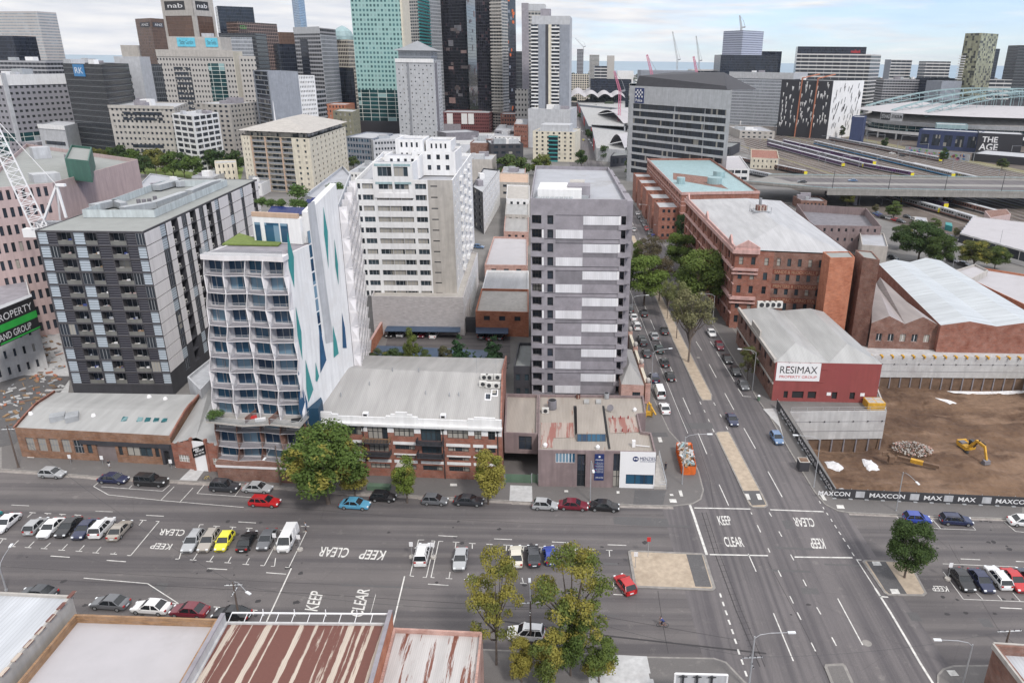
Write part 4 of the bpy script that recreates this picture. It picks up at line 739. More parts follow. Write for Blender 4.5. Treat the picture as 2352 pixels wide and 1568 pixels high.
# ---------------------------------------------------------------- people, bicycles
plain('skin',(.45,.28,.2),.6,streak=0);plain('cloth_dark',(.03,.03,.04),.9,streak=0);plain('cloth_white',(.65,.65,.65),.9,streak=0);plain('cloth_blue',(.04,.06,.2),.9,streak=0);plain('cloth_grey',(.3,.32,.36),.9,streak=0);plain('hair',(.03,.02,.015),.9,streak=0)
def skinned(name,verts,edges,radii,mat,parent,sub=1):
 me=bpy.data.meshes.new(name);me.from_pydata(verts,edges,[]);me.materials.append(MATS[mat]);o=bpy.data.objects.new(name,me);COL.objects.link(o)
 if parent:o.parent=parent
 o.modifiers.new('skin','SKIN').use_smooth_shade=True
 sv=me.skin_vertices if len(me.skin_vertices)else None
 if sv is None:
  me.attributes
  bm_=None
 else:
  for i,v in enumerate(sv[0].data):v.radius=(radii[i],radii[i])
  sv[0].data[0].use_root=True
 s=o.modifiers.new('sub','SUBSURF');s.levels=sub;s.render_levels=sub;return o
def limb_mesh(name,chains,mat,parent):
 """one continuous welded skin from tapered rounded chains"""
 mb=MB()
 for ch in chains:
  rings=[];pts=[Vector(p[:3])for p in ch]
  for i,p in enumerate(ch):
   d=(pts[min(i+1,len(ch)-1)]-pts[max(i-1,0)]).normalized();u=d.cross(Vector((0,1,0)));u=(Vector((1,0,0))if u.length<.1 else u.normalized());v=d.cross(u)
   ry=p[4]if len(p)>4 else p[3];rings.append([pts[i]+u*math.cos(t)*p[3]+v*math.sin(t)*ry for t in[2*math.pi*k/10 for k in range(10)]])
  mb.loft(rings)
 return mb.build(name,MATS[mat],parent,smooth=True)
def person(P,ang,label,top,legs,pose='stand',z=0.13):
 """x forward. body (skin) with head, arms and legs; shirt, trousers and hair follow it"""
 t=empty('person',(0,0,0),label,'person','people');st=.22 if pose=='walk' else .0
 if pose=='ride':hip,sh,hd,hands,feet=(-.15,.98),(.22,1.45),(.38,1.68),(.55,1.02),((.15,.2),(.05,.45))
 else:hip,sh,hd,hands,feet=(0,.95),(.02,1.42),(.05,1.66),(.12,.82),((.02+st,.08),(-st,.1))
 hx,hz=hip;sx_,sz=sh;hdx,hdz=hd;hw=.17
 kn=[((hx+f[0])/2+(.22 if pose=='ride' else .04),(hz+f[1])/2+(.1 if pose=='ride' else 0))for f in feet]
 body=[[(hx,0,hz,.1),(sx_,0,sz,.11),(sx_+.02,0,sz+.1,.055),(hdx-.02,0,hdz-.08,.06),(hdx,0,hdz,.098),(hdx,0,hdz+.08,.085),(hdx,0,hdz+.125,.04)],[(hdx+.08,0,hdz-.02,.02),(hdx+.12,0,hdz-.02,.012)]]
 trou,shirt=[],[[(hx,0,hz,.13,.18),((hx+sx_)/2,0,(hz+sz)/2,.12,.16),(sx_,0,sz,.12,.2),(sx_,0,sz+.05,.08,.1)]]
 for s_,f,k in((-1,feet[0],kn[0]),(1,feet[1],kn[1])):
  body+=[[(hx,s_*.09,hz,.07),(k[0],s_*.1,k[1],.05),(f[0],s_*.1,f[1],.035)],[(f[0]-.06,s_*.1,f[1]-.03,.04),(f[0]+.16,s_*.1,f[1]-.04,.03)]]
  trou.append([(hx,s_*.09,hz+.05,.1),(k[0],s_*.1,k[1],.072),(f[0],s_*.1,f[1]+.04,.055)])
  el=((sx_+hands[0])/2-.05,(sz+hands[1])/2);body+=[[(sx_,s_*.18,sz,.045),(el[0],s_*.24,el[1],.038),(hands[0],s_*.22,hands[1],.028)]]
  for q in range(5):body.append([(hands[0],s_*.22+(q-2)*.016,hands[1],.011),(hands[0]+.03,s_*.22+(q-2)*.018,hands[1]-.08-.01*(q%3),.008)])
  shirt.append([(sx_,s_*.17,sz+.02,.065),(el[0],s_*.24,el[1],.052)])
 limb_mesh('body',body,'skin',t);limb_mesh('trousers',trou,legs,t);limb_mesh('shirt',shirt,top,t);limb_mesh('hair',[[(hdx-.03,0,hdz+.03,.1),(hdx-.02,0,hdz+.1,.09),(hdx-.02,0,hdz+.145,.04)]],'hair',t)
 t.location=(P[0],P[1],z);t.rotation_euler=(0,0,ang);return t
person(G(*cr(0,2,1008,1165)),R(100),'person in a dark top and white trousers standing by the roller door','cloth_dark','cloth_white');person(G(*cr(1,3,463,172)),R(200),'person in a pale shirt and black trousers beside the taxi van','cloth_grey','cloth_dark',z=.02)
person(G(*cr(2,2,1410,1185)),R(85),'person in dark clothes walking past the corner ramp','cloth_dark','cloth_dark','walk')
def bicycle(P,ang,label,mat,z=.02):
 t=empty('bicycle',(0,0,0),label,'bicycle','bicycles')
 for x in(-.52,.52):
  w=MB();pts=[(x+.34*math.cos(a),0,.35+.34*math.sin(a))for a in[i*math.pi/9 for i in range(19)]];w.tube(pts,.022,5)
  for a in range(6):w.bar((x,0,.35),(x+.33*math.cos(a),0,.35+.33*math.sin(a)),.008)
  w.build('wheel',MATS['tyre'],t)
 f=MB();f.tube([(-.52,0,.35),(-.12,0,.32),(.38,0,.82),(-.2,0,.8),(-.52,0,.35)],.022,6);f.tube([(-.12,0,.32),(-.22,0,.92)],.02,6);f.tube([(.52,0,.35),(.36,0,.98)],.02,6);f.build('frame',MATS[mat],t)
 h=MB();h.tube([(.38,-.28,1.0),(.36,0,.99),(.38,.28,1.0)],.018,6);h.build('handlebar',MATS['frame_dark'],t);s_=MB();s_.hexa([(-.36,-.07,.92),(-.08,-.03,.92),(-.08,.03,.92),(-.36,.07,.92),(-.36,-.06,.97),(-.08,-.02,.96),(-.08,.02,.96),(-.36,.06,.97)]);s_.build('saddle',MATS['frame_dark'],t)
 t.location=(P[0],P[1],z);t.rotation_euler=(0,0,ang);return t
plain('paint_yellow',(.6,.42,.03),.5,streak=0);plain('paint_rust',(.3,.1,.06),.5,streak=0);plain('paint_blue',(.03,.2,.45),.4,streak=0)
PC=G(*cr(2,3,1382,1052));bicycle(PC,R(178),'brown bicycle ridden across the wide street','paint_rust');person(PC,R(178),'cyclist in a blue top bent over the handlebar','cloth_blue','cloth_dark','ride',z=.02)
bicycle(G(*cr(0,2,1905,1278)),R(10),'yellow bicycle on the footpath left of the driveway bike','paint_yellow',.13);bicycle(G(*cr(0,2,2242,1285)),R(-5),'yellow bicycle parked behind the charcoal off-roader','paint_yellow',.13)
def motorbike(P,ang,label,mat,z=.13):
 t=empty('motorbike',(0,0,0),label,'motorbike','motorbikes')
 for x in(-.68,.68):
  w=MB();w.cyl((x,-.07,.31),(x,.07,.31),.31,.31,14,0);w.cyl((x,-.075,.31),(x,.075,.31),.16,.16,10,1);w.build('wheel',[MATS['tyre'],MATS['wheel_rim']],t)
 b=MB();b.loft([[(-.9,-.06,.78),(-.9,.06,.78),(-.9,.05,.84),(-.9,-.05,.84)],[(-.3,-.12,.45),(-.3,.12,.45),(-.3,.12,.8),(-.3,-.12,.8)],[(.25,-.15,.35),(.25,.15,.35),(.25,.14,.98),(.25,-.14,.98)],[(.7,-.1,.6),(.7,.1,.6),(.65,.08,1.0),(.65,-.08,1.0)]]);b.build('fairing',MATS[mat],t)
 h=MB();h.tube([(.4,-.34,1.02),(.5,0,1.0),(.4,.34,1.02)],.02,6);h.bar((.68,0,.31),(.45,0,1.),.09);h.build('handlebar',MATS['frame_dark'],t);s_=MB();s_.hexa([(-.75,-.1,.8),(.05,-.12,.8),(.05,.12,.8),(-.75,.1,.8),(-.75,-.08,.88),(.05,-.1,.87),(.05,.1,.87),(-.75,.08,.88)]);s_.build('saddle',MATS['frame_dark'],t)
 t.location=(P[0],P[1],z);t.rotation_euler=(0,0,ang)
motorbike(G(*cr(1,2,190,1295)),R(175),'bright blue motorbike at the foot of the timber lamp pole','paint_blue');motorbike(G(*cr(1,2,295,1195)),R(160),'black scooter parked at the white tower entrance','cloth_dark')
# ---------------------------------------------------------------- buildings: materials
plain('white_render',(.74,.74,.74),.8,var=.08,streak=.06,dirt=(.66,.65,.64));plain('white_panel',(.68,.66,.67),.6,var=.06,streak=.05);plain('charcoal',(.045,.045,.053),.7,var=.2);plain('charcoal_panel',(.028,.028,.034),.5,var=.25,scale=2,streak=0)
plain('conc_mid',(.265,.25,.275),.85,var=.22,scale=.5,streak=.0);plain('conc_dark',(.18,.172,.19),.85,var=.25,scale=.5,streak=.0);plain('beige_render',(.44,.415,.385),.85);plain('cream_render',(.66,.61,.50),.85);plain('mauve_render',(.235,.18,.18),.85,var=.2,streak=.2)
plain('pink_render',(.48,.37,.36),.85,var=.1,streak=.1);plain('pink_trim',(.55,.35,.32),.85,streak=.2);plain('teal_paint',(.04,.26,.26),.6,streak=.1);plain('blue_paint',(.012,.075,.17),.6,streak=.1,var=.3);plain('pale_grey',(.46,.47,.49),.8);plain('blue_grey',(.25,.27,.31),.7);plain('roof_pale',(.36,.37,.40),.8,var=.12,scale=.15,streak=0,dirt=(.3,.3,.31));plain('roof_dark',(.2,.21,.21),.9,streak=0);plain('roof_greygreen',(.27,.28,.27),.9,streak=0,var=.1);plain('copper_teal',(.3,.42,.44),.6,streak=.15)
plain('red_paint',(.26,.062,.058),.8,var=.1,streak=.02,dirt=(.25,.055,.055));plain('roller',(.19,.16,.16),.6,streak=0);plain('roof_blue',(.06,.10,.16),.5);plain('sign_blue',(.015,.03,.12),.5,streak=0,var=.05);plain('sign_white',(.75,.75,.76),.6,streak=0,var=.03);plain('sign_red',(.5,.03,.03),.6,streak=0,var=.05);plain('sign_black',(.02,.02,.022),.6,streak=0);plain('sign_green',(.03,.4,.06),.6,streak=0);plain('sign_sky',(.12,.5,.65),.6,streak=0);plain('yellow_sign',(.75,.65,.03),.6,streak=0)
plain('planter_terracotta',(.5,.36,.27),.85,streak=.1);plain('soil_brown',(.17,.11,.075),1.,var=.35,scale=.5,streak=0);plain('lawn',(.15,.2,.05),1,var=.3,scale=2,streak=0);plain('balcony_glass',(.25,.28,.30),.2,streak=0,var=.1)
for nm_ in('balcony_glass',):
 nt_=MATS[nm_].node_tree;[x for x in nt_.nodes if x.type=='BSDF_PRINCIPLED'][0].inputs['Alpha'].default_value=.42
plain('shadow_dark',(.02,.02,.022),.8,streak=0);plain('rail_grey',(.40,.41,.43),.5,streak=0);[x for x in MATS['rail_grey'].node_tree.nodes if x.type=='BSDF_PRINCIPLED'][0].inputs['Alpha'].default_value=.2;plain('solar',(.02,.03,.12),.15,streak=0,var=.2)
brick('brick_red',(.24,.075,.045),(.30,.105,.065));brick('brick_brown',(.16,.07,.05),(.22,.10,.07));brick('brick_ochre',(.27,.15,.07),(.36,.20,.09));brick('brick_orange',(.40,.13,.07),(.45,.17,.09),(.42,.25,.18));brick('block_pale',(.47,.44,.44),(.5,.475,.475),(.38,.36,.36),.1);brick('brick_pink',(.42,.23,.19),(.48,.28,.23),(.6,.5,.46))
metalroof('tin_pale',(.38,.38,.375),.35);metalroof('tin_beige',(.36,.32,.28),.3,rust=(.3,.14,.09),rust_at=.62,groove=.45);metalroof('tin_red',(.40,.33,.29),.3,rust=(.33,.14,.115),rust_at=.49,groove=.45);metalroof('tin_rust',(.50,.43,.36),.25,rust=(.16,.06,.045),rust_at=.465,groove=.35,stripes=True);metalroof('tin_patchy',(.5,.48,.47),.25,rust=(.2,.07,.045),rust_at=.535,groove=.25);metalroof('tin_white',(.5,.52,.55),.5,rust=(.4,.25,.2),rust_at=.7);metalroof('tin_grey',(.38,.37,.36),.35);metalroof('tin_blue',(.055,.09,.15),.35);metalroof('tin_bright',(.42,.42,.43),.6,groove=.12);metalroof('tin_mid',(.33,.32,.31),.4)
def bpx(b,i,px,py):
 """where the line of sight through a photo point meets wall i: (u, z)"""
 a=b.foot[i];d=(b.foot[(i+1)%len(b.foot)]-a).normalized();n_=Vector((d.y,-d.x,0));rr=ray(px,py);o=Vector((0,0,CAM_H));A=Vector((a.x,a.y,0));t=(A-o).dot(n_)/rr.dot(n_);P=o+rr*t
 return(P-A).dot(Vector((d.x,d.y,0))),P.z
def wquad(mb,b,i,pts,o=.03,m=0,px=True):mb.q(*[b.P(i,*(bpx(b,i,*p)if px else p),o)for p in pts],m=m)
def wbox(mb,b,i,u0,u1,z0,z1,o0,o1,m=0):
 P=b.P;mb.hexa([P(i,u0,z0,o1),P(i,u1,z0,o1),P(i,u1,z0,o0),P(i,u0,z0,o0),P(i,u0,z1,o1),P(i,u1,z1,o1),P(i,u1,z1,o0),P(i,u0,z1,o0)],m)
def wsign(b,i,name,u0,u1,z0,z1,back,texts,o=.12,o0=0.):
 """a flat board with lettering; texts = (string, fu0, fv0, fu1, fv1, material)"""
 mb=MB();mats=[MATS[back]];wbox(mb,b,i,u0,u1,z0,z1,o0,o)
 for s,a,c_,d,e,mt in texts:
  if MATS[mt]not in mats:mats.append(MATS[mt])
  k=mats.index(MATS[mt]);U=lambda f:u0+(u1-u0)*f;Z=lambda f:z0+(z1-z0)*f
  if s=='#':mb.q(b.P(i,U(a),Z(c_),o+.02),b.P(i,U(d),Z(c_),o+.02),b.P(i,U(d),Z(e),o+.02),b.P(i,U(a),Z(e),o+.02),m=k)
  elif s=='o':
   cu,cz,ru=(U(a)+U(d))/2,(Z(c_)+Z(e))/2,(U(d)-U(a))/2;mb.q(*[b.P(i,cu+ru*math.cos(t),cz+ru*math.sin(t),o+.015)for t in[2*math.pi*j/20 for j in range(20)]],m=k)
  else:text_on(mb,s,b.P(i,U(a),Z(c_),o+.03),b.P(i,U(d),Z(c_),o+.03),b.P(i,U(a),Z(e),o+.03),k,.0)
 return mb.build(name,mats,b.root)
def gable(b,P0,P1,P2,P3,R0,R1,mat,name='roof'):
 """two slopes: eaves P0-P1 (front) and P3-P2 (back), ridge R0-R1"""
 mb=MB();mb.q(P0,P1,R1,R0);mb.q(R0,R1,P2,P3);return mb.build(name,MATS[mat],b.root)
def hip(b,poly,z,rz,k,mat):
 """hip roof over a quad footprint, ridge pulled in by k of its length"""
 P=[Vector((p[0],p[1],z))for p in poly];a=(P[0]+P[3])/2 if(P[1]-P[0]).length>(P[2]-P[1]).length else(P[0]+P[1])/2;c_=(P[1]+P[2])/2 if(P[1]-P[0]).length>(P[2]-P[1]).length else(P[2]+P[3])/2
 r0=a.lerp(c_,k);r1=a.lerp(c_,1-k);r0.z=r1.z=rz;mb=MB()
 if(P[1]-P[0]).length>(P[2]-P[1]).length:mb.q(P[0],P[1],r1,r0);mb.q(P[1],P[2],r1);mb.q(P[2],P[3],r0,r1);mb.q(P[3],P[0],r0)
 else:mb.q(P[0],P[1],r0);mb.q(P[1],P[2],r1,r0);mb.q(P[2],P[3],r1);mb.q(P[3],P[0],r0,r1)
 return mb.build('roof',MATS[mat],b.root)
def roofbox(b,name,c,dx,dy,dz,ang,mat):
 mb=MB();mb.obox(c,dx,dy,dz,ang);return mb.build(name,MATS[mat],b.root)
 # ================================================================ brick lofts with white cornice
p0,p1=G(722,1087).xy,G(1155,1105).xy
q0,q1=G(790,815,12.2).xy,G(1161,823,12.2).xy
LO=Bld('loft_building','three storey red brick lofts with white cornice and long grey tin roof','building',[p0,p1,q1,q0],10.9,[MATS['brick_red'],MATS['white_render']],flat=False)
Lw=LO.L(0);U=lambda x:(x-470)/1775*Lw
st2=('glass_pale',4,'frame_dark',.6);ar=('glass_pale',2,'frame_dark',.6)
bays=[(470,625,540,600,ar,'n'),(625,745,655,718,ar,'n'),(745,985,778,960,st2,'n'),(985,1225,1015,1200,st2,'b'),(1225,1475,1258,1445,st2,'n'),(1475,1720,1505,1690,('window_glass',4,'frame_dark',.7),'b'),(1720,1965,1748,1940,st2,'n'),(1965,2090,1995,2060,ar,'n'),(2090,2245,2120,2185,ar,'n')]
tr=MB()
for a,d,w0,w1,st_,kd in bays:
 rows=[(1.7,2.8),(4.05,4.75),(5.95,6.95),(8.7,10.5)]if kd=='n' else[(1.7,2.8),(5.3,6.95),(8.0,10.5)]
 LO.face(0,[(U(w0),U(w1))],rows,.25,st_,0,u0=U(a),u1=U(d))
 wbox(tr,LO,0,U(w0)-.3,U(w1)+.3,7.05,7.65,0,.06);wbox(tr,LO,0,U(w0)-.3,U(w1)+.3,3.15,3.75,0,.06)
 if kd=='n':wbox(tr,LO,0,U(w0)-.3,U(w1)+.3,4.85,5.15,0,.06)
 wbox(tr,LO,0,U(a),U(w0),9.5,10.9,0,.05);wbox(tr,LO,0,U(w1),U(d),9.5,10.9,0,.05);wbox(tr,LO,0,U(w0),U(w1),10.5,10.9,0,.05)
wbox(tr,LO,0,-.3,Lw+.1,10.9,11.35,-.2,.55);wbox(tr,LO,0,0,Lw,11.35,12.5,-.3,0);LO.part(tr,'cornice',MATS['white_render'])
for a,d in((470,755),(1195,1485),(1940,2245)):
 m_=MB();wbox(m_,LO,0,U(a),U(d),11.36,12.9,-.32,.12);
 if a==1195:wbox(m_,LO,0,U(1240),U(1435),12.9,13.3,-.3,.05);wbox(m_,LO,0,U(1285),U(1390),13.3,13.75,-.3,.05)
 else:wbox(m_,LO,0,U(a)+1.2,U(d)-1.2,12.9,13.25,-.3,.05)
 LO.part(m_,'parapet',MATS['white_render'])
for x in(500,975,1710,2208):
 m_=MB();m_.cyl(LO.P(0,U(x),0,.15),LO.P(0,U(x),10.4,.15),.09,.09,6);wbox(m_,LO,0,U(x)-.22,U(x)+.22,10.35,10.8,.03,.35);LO.part(m_,'downpipe',MATS['frame_dark'])
for a,d in((985,1225),(1475,1715)):
 for z in(5.0,7.7):
  m_=MB();wbox(m_,LO,0,U(a),U(d),z,z+.22,0,1.5);o=LO.part(m_,'balcony',MATS['charcoal'])
  r2=MB()
  for k in range(19):u=U(a)+(U(d)-U(a))*k/18;wbox(r2,LO,0,u-.03,u+.03,z+.22,z+1.1,1.42,1.47)
  wbox(r2,LO,0,U(a),U(d),z+1.08,z+1.15,1.4,1.5)
  for u in(U(a),U(d)-.05):wbox(r2,LO,0,u,u+.05,z+.22,z+1.12,0,1.45)
  x=r2.build('railing',MATS['timber' if z>7 and a==985 else 'charcoal'],LO.root)
m_=MB();wbox(m_,LO,0,U(1270),U(1400),3.0,3.2,0,1.6);LO.part(m_,'awning',MATS['beige_render'])
E0,E1=LO.P(0,.3,11.6,-.3),LO.P(0,Lw-.3,11.6,-.3)
r0=G(752,843,15.6);r1=G(1152,858,15.6);B0,B1=Vector((q0.x,q0.y,12.2)),Vector((q1.x,q1.y,12.2));gable(LO,E0,E1,B1,B0,r0,r1,'tin_grey')
for(e,r_,b_,o_)in((E0,r0,B0,-1),(E1,r1,B1,1)):
 m_=MB();off=Vector((o_*.3,0,0));up=Vector((0,0,.7));g0=Vector((e.x,e.y,10.9));g1=Vector((b_.x,b_.y,10.9));P_=[g0,e+up,r_+up,b_+up,g1]
 m_.q(*P_);m_.q(*[p+off for p in P_][::-1])
 for k in range(5):m_.q(P_[k],P_[(k+1)%5],P_[(k+1)%5]+off,P_[k]+off)
 LO.part(m_,'gable_wall',MATS['brick_red'])
def on_slope(f,k):return E0.lerp(E1,f).lerp(r0.lerp(r1,f),k)
for f,k in((.93,.52),(.965,.6)):
 c_=on_slope(f,k);m_=MB();d1=(E1-E0).normalized()*.65;d2=(r0-E0).normalized()*1.0;up=Vector((0,0,.12));m_.hexa([c_-d1-d2,c_+d1-d2,c_+d1+d2,c_-d1+d2]+[p+up for p in(c_-d1-d2,c_+d1-d2,c_+d1+d2,c_-d1+d2)]);m_.q(*[c_+x*.72*d1+y*.78*d2+up+Vector((0,0,.02))for x,y in((-1,-1),(1,-1),(1,1),(-1,1))],m=1);LO.part(m_,'skylight',[MATS['sign_white'],MATS['glass_dark']])
for f,k in((.905,.86),(.935,.86),(.98,.87),(.9,.72),(.935,.7),(.975,.7)):aircon(LO.root,on_slope(f,k)+Vector((0,0,.1)),-.05,1.4)
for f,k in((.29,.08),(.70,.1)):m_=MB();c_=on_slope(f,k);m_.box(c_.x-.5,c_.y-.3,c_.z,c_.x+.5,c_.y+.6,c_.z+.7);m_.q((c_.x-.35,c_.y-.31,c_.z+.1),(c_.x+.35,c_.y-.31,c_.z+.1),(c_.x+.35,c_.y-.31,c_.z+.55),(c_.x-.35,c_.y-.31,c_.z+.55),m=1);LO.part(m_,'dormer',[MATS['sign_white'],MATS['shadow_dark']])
for f,k in((.13,.42),(.27,.66),(.59,.52),(.72,.5),(.77,.52),(.53,.97),(.38,.96)):m_=MB();c_=on_slope(f,k);m_.cyl(c_,c_+Vector((0,0,.9)),.1,.1,6);LO.part(m_,'vent_pipe',MATS['galv'])
for f in(.86,.97):m_=MB();c_=on_slope(f,1.);m_.cyl(c_,c_+Vector((0,0,3.2)),.04,.03,5);[m_.bar(c_+Vector((-.7+.1*j,0,2.4+.25*j)),c_+Vector((.7-.1*j,.1,2.4+.25*j)),.04)for j in range(3)];LO.part(m_,'aerial',MATS['galv'])
LO.finish()
# ================================================================ corner college
f=RP([(1236,1033),(1425,1036)],7.8)+RP([(1507,1038),(1496,993),(1474,990),(1465,950),(1484,948),(1478,908),(1237,905)],7.8)
CO=Bld('college_building','two storey mauve and white college on the street corner with rust stained roof','building',f,7.8,[MATS['mauve_render'],MATS['sign_white']],MATS['tin_beige'],par=.55)
X=lambda x:bpx(CO,0,1176+x/4,1070)[0]
CO.face(0,[(X(400),X(580))],[(5.2,7.2)],.15,('glass_blue',6,'frame_white'),u0=0,u1=X(590))
CO.face(0,[(X(598),X(675))],[(0.1,7.1)],.5,('glass_dark',2,'frame_dark',.35),u0=X(590),u1=X(690));CO.face(0,[],[],u0=X(690),u1=X(920));CO.face(0,[(X(930),X(1000))],[(.1,7.3)],.5,('glass_dark',2,'frame_dark',.3),u0=X(920))
Y=lambda x:bpx(CO,1,1176+x/4,1100)[0]
CO.face(1,[(Y(1045),Y(1300))],[(.9,3.)],.2,('glass_blue',3,'frame_dark'),mat=1);CO.plainwall(2,1)
wsign(CO,0,'banner',X(758),X(845),1.7,7.2,'sign_blue',[('o',.4,.86,.62,.95,'sign_white'),('MENZIES',.1,.76,.9,.81,'sign_white')]+[(s,.2,.66-i*.06,.93,.69-i*.06,'sign_white')for i,s in enumerate(['DENTAL HEALTH','TECHNOLOGY','BUSINESS','AUTOMOTIVE','ACCOUNTING','NURSING','AGED CARE'])]+[('o',.07,.66-i*.06,.15,.69-i*.06,'sign_red' if i%2 else 'sign_sky')for i in range(7)]+[('1300 244 002',.12,.08,.95,.14,'sign_white')])
m_=MB();a_,z_=Y(1165),5.9;text_on(m_,'MENZIES',CO.P(1,Y(1168),6.0,.04),CO.P(1,Y(1308),6.0,.04),CO.P(1,Y(1168),6.75,.04),0,.0);text_on(m_,'INSTITUTE OF TECHNOLOGY',CO.P(1,Y(1168),5.72,.04),CO.P(1,Y(1306),5.72,.04),CO.P(1,Y(1168),5.88,.04));cu=Y(1128)
m_.q(*[CO.P(1,cu+.55*math.cos(t),6.3+.55*math.sin(t),.04)for t in[2*math.pi*j/20 for j in range(20)]]);m_.q(*[CO.P(1,cu+.36*math.cos(t),6.33+.2*math.sin(2*t),.06)for t in[2*math.pi*j/20 for j in range(20)]],m=1);CO.part(m_,'lettering',[MATS['sign_blue'],MATS['sign_white']])
def at(px,py,z):return G(1176+px/4,784+py/4,z)
m_=MB();m_.q(*[at(*p,7.32)for p in((265,745),(562,745),(572,880),(380,885),(375,975),(262,975))]);m_.q(*[at(*p,7.32)for p in((885,700),(1150,690),(1195,830),(900,842))]);CO.part(m_,'roof_rust',MATS['tin_red'])
m_=MB();zz=8.3;Q=[at(*p,zz)for p in((600,850),(860,850),(825,580),(595,580))];rr_=[at(*p,8.3)for p in((600,850),(860,850))]
m_.prism([q.xy for q in Q],7.25,8.4);m_.q(*[q+Vector((0,0,.11))for q in Q]);CO.part(m_,'raised_roof',MATS['tin_beige'])
m_=MB();fw=Q[1]-Q[0];b0=Q[0]+Vector((0,-1.0,-1.0));b1=Q[1]+Vector((0,-1.0,-1.0));m_.q(b0,b1,Q[1]+Vector((0,-.02,.0)),Q[0]+Vector((0,-.02,.0)))
for k in range(7):a_=b0.lerp(b1,k/6);c_=Q[0].lerp(Q[1],k/6);m_.bar(a_+Vector((0,-.05,.03)),c_+Vector((0,-.05,.03)),.12,.08,1)
CO.part(m_,'clerestory',[MATS['glass_blue'],MATS['frame_dark']])
for pts in(((565,590),(592,590),(607,820),(580,860)),((825,590),(848,590),(905,985),(885,985))):m_=MB();m_.q(*[at(*p,7.36)for p in pts]);CO.part(m_,'gutter',MATS['shadow_dark'])
for(x,y,r_,h_,mt)in((370,615,.9,1.9,'conc_dark'),(608,520,.45,.9,'tin_rust'),(868,520,.55,1.2,'galv')):m_=MB();c_=at(x,y,7.3);m_.cyl(c_,c_+Vector((0,0,h_)),r_,r_,14);m_.cyl(c_+Vector((0,0,h_)),c_+Vector((0,0,h_+.02)),r_*.85,r_*.85,14,1);CO.part(m_,'flue',[MATS[mt],MATS['shadow_dark']])
for x,y in((305,965),(787,985),(1127,640)):m_=MB();c_=at(x,y,7.3);m_.cyl(c_,c_+Vector((0,0,.5)),.35,.42,10);m_.cyl(c_+Vector((0,0,.5)),c_+Vector((0,0,.8)),.42,.15,10);CO.part(m_,'roof_ventilator',MATS['sign_white'])
aircon(CO.root,at(308,655,7.3),0,1.4);m_=MB();m_.cyl(at(910,620,7.3),at(910,620,8.),.05,.05,6);c_=at(905,610,8.1);m_.cyl(c_,c_+Vector((-.05,-.15,.1)),.15,.7,14);CO.part(m_,'dish',MATS['conc_dark'])
m_=MB();c_=at(1117,965,7.3);m_.box(c_.x-.3,c_.y-.3,7.3,c_.x+.3,c_.y+.3,8.6);m_.bar(c_+Vector((.4,0,.3)),at(1265,965,7.5),.12);CO.part(m_,'duct',MATS['sign_white'])
for x in(685,795):m_=MB();c_=at(x,560,7.3);m_.obox(c_,1.1,1.9,.35,-.03);CO.part(m_,'skylight',MATS['tin_pale'])
for(x0,x1,y)in((915,1085,707),(945,1085,825)):
 for k in range(3):m_=MB();c_=at(x0+(x1-x0)*k/2.4+10,y,7.35);m_.box(c_.x-.12,c_.y-.12,7.3,c_.x+.12,c_.y+.12,7.9);CO.part(m_,'roof_post',MATS['red_paint'])
CO.finish()
f=RP([(1158,993),(1235,996),(1236,905),(1162,903)],7.6)
AN=Bld('side_wing','narrow mauve wing bridging the gated driveway left of the college','building',f,7.6,[MATS['mauve_render']],MATS['tin_beige'],z0=3.2)
AN.face(0,[(AN.L(0)*.43,AN.L(0)*.82)],[(4.0,7.0)],.3,('glass_dark',2,'frame_dark',.6));AN.finish()
gt=empty('gate',G(1164,1106),'green sheet metal gate across the driveway','gate');
for a,d in((1160,1221),(1222,1236)):
 m_=MB();A,B2=G(a,1108),G(d,1110);m_.bar(A+Vector((0,0,1.0)),B2+Vector((0,0,1.0)),.08,1.8);m_.build('gate_leaf',MATS['teal_paint']if 0 else plain('gate_green',(.10,.16,.11),.6),gt)
 for q in(A,B2):m_=MB();m_.cyl(q,q+Vector((0,0,2.1)),.08,.08,6);m_.build('post',MATS['galv'],gt)
rp_=empty('ramp_railing',G(1530,1124),'concrete ramp with grey railings along the college corner','ramp')
m_=MB();A,B2,C2,D2=G(1502,1124),G(1530,1124),G(1513,1052),G(1508,1053);m_.prism([A.xy,B2.xy,C2.xy,D2.xy],0,.7);m_.build('ramp',MATS['beige_render'],rp_)
for z in(1.2,1.75):m_=MB();m_.bar(B2+Vector((0,0,z)),C2+Vector((0,0,z)),.07);m_.bar(A+Vector((.8,0,z)),B2+Vector((0,0,z)),.07);m_.build('rail',MATS['rail_metal'],rp_)
for k in range(6):m_=MB();q=B2.lerp(C2,k/5);m_.cyl(q,q+Vector((0,0,1.75)),.05,.05,5);m_.build('post',MATS['rail_metal'],rp_)
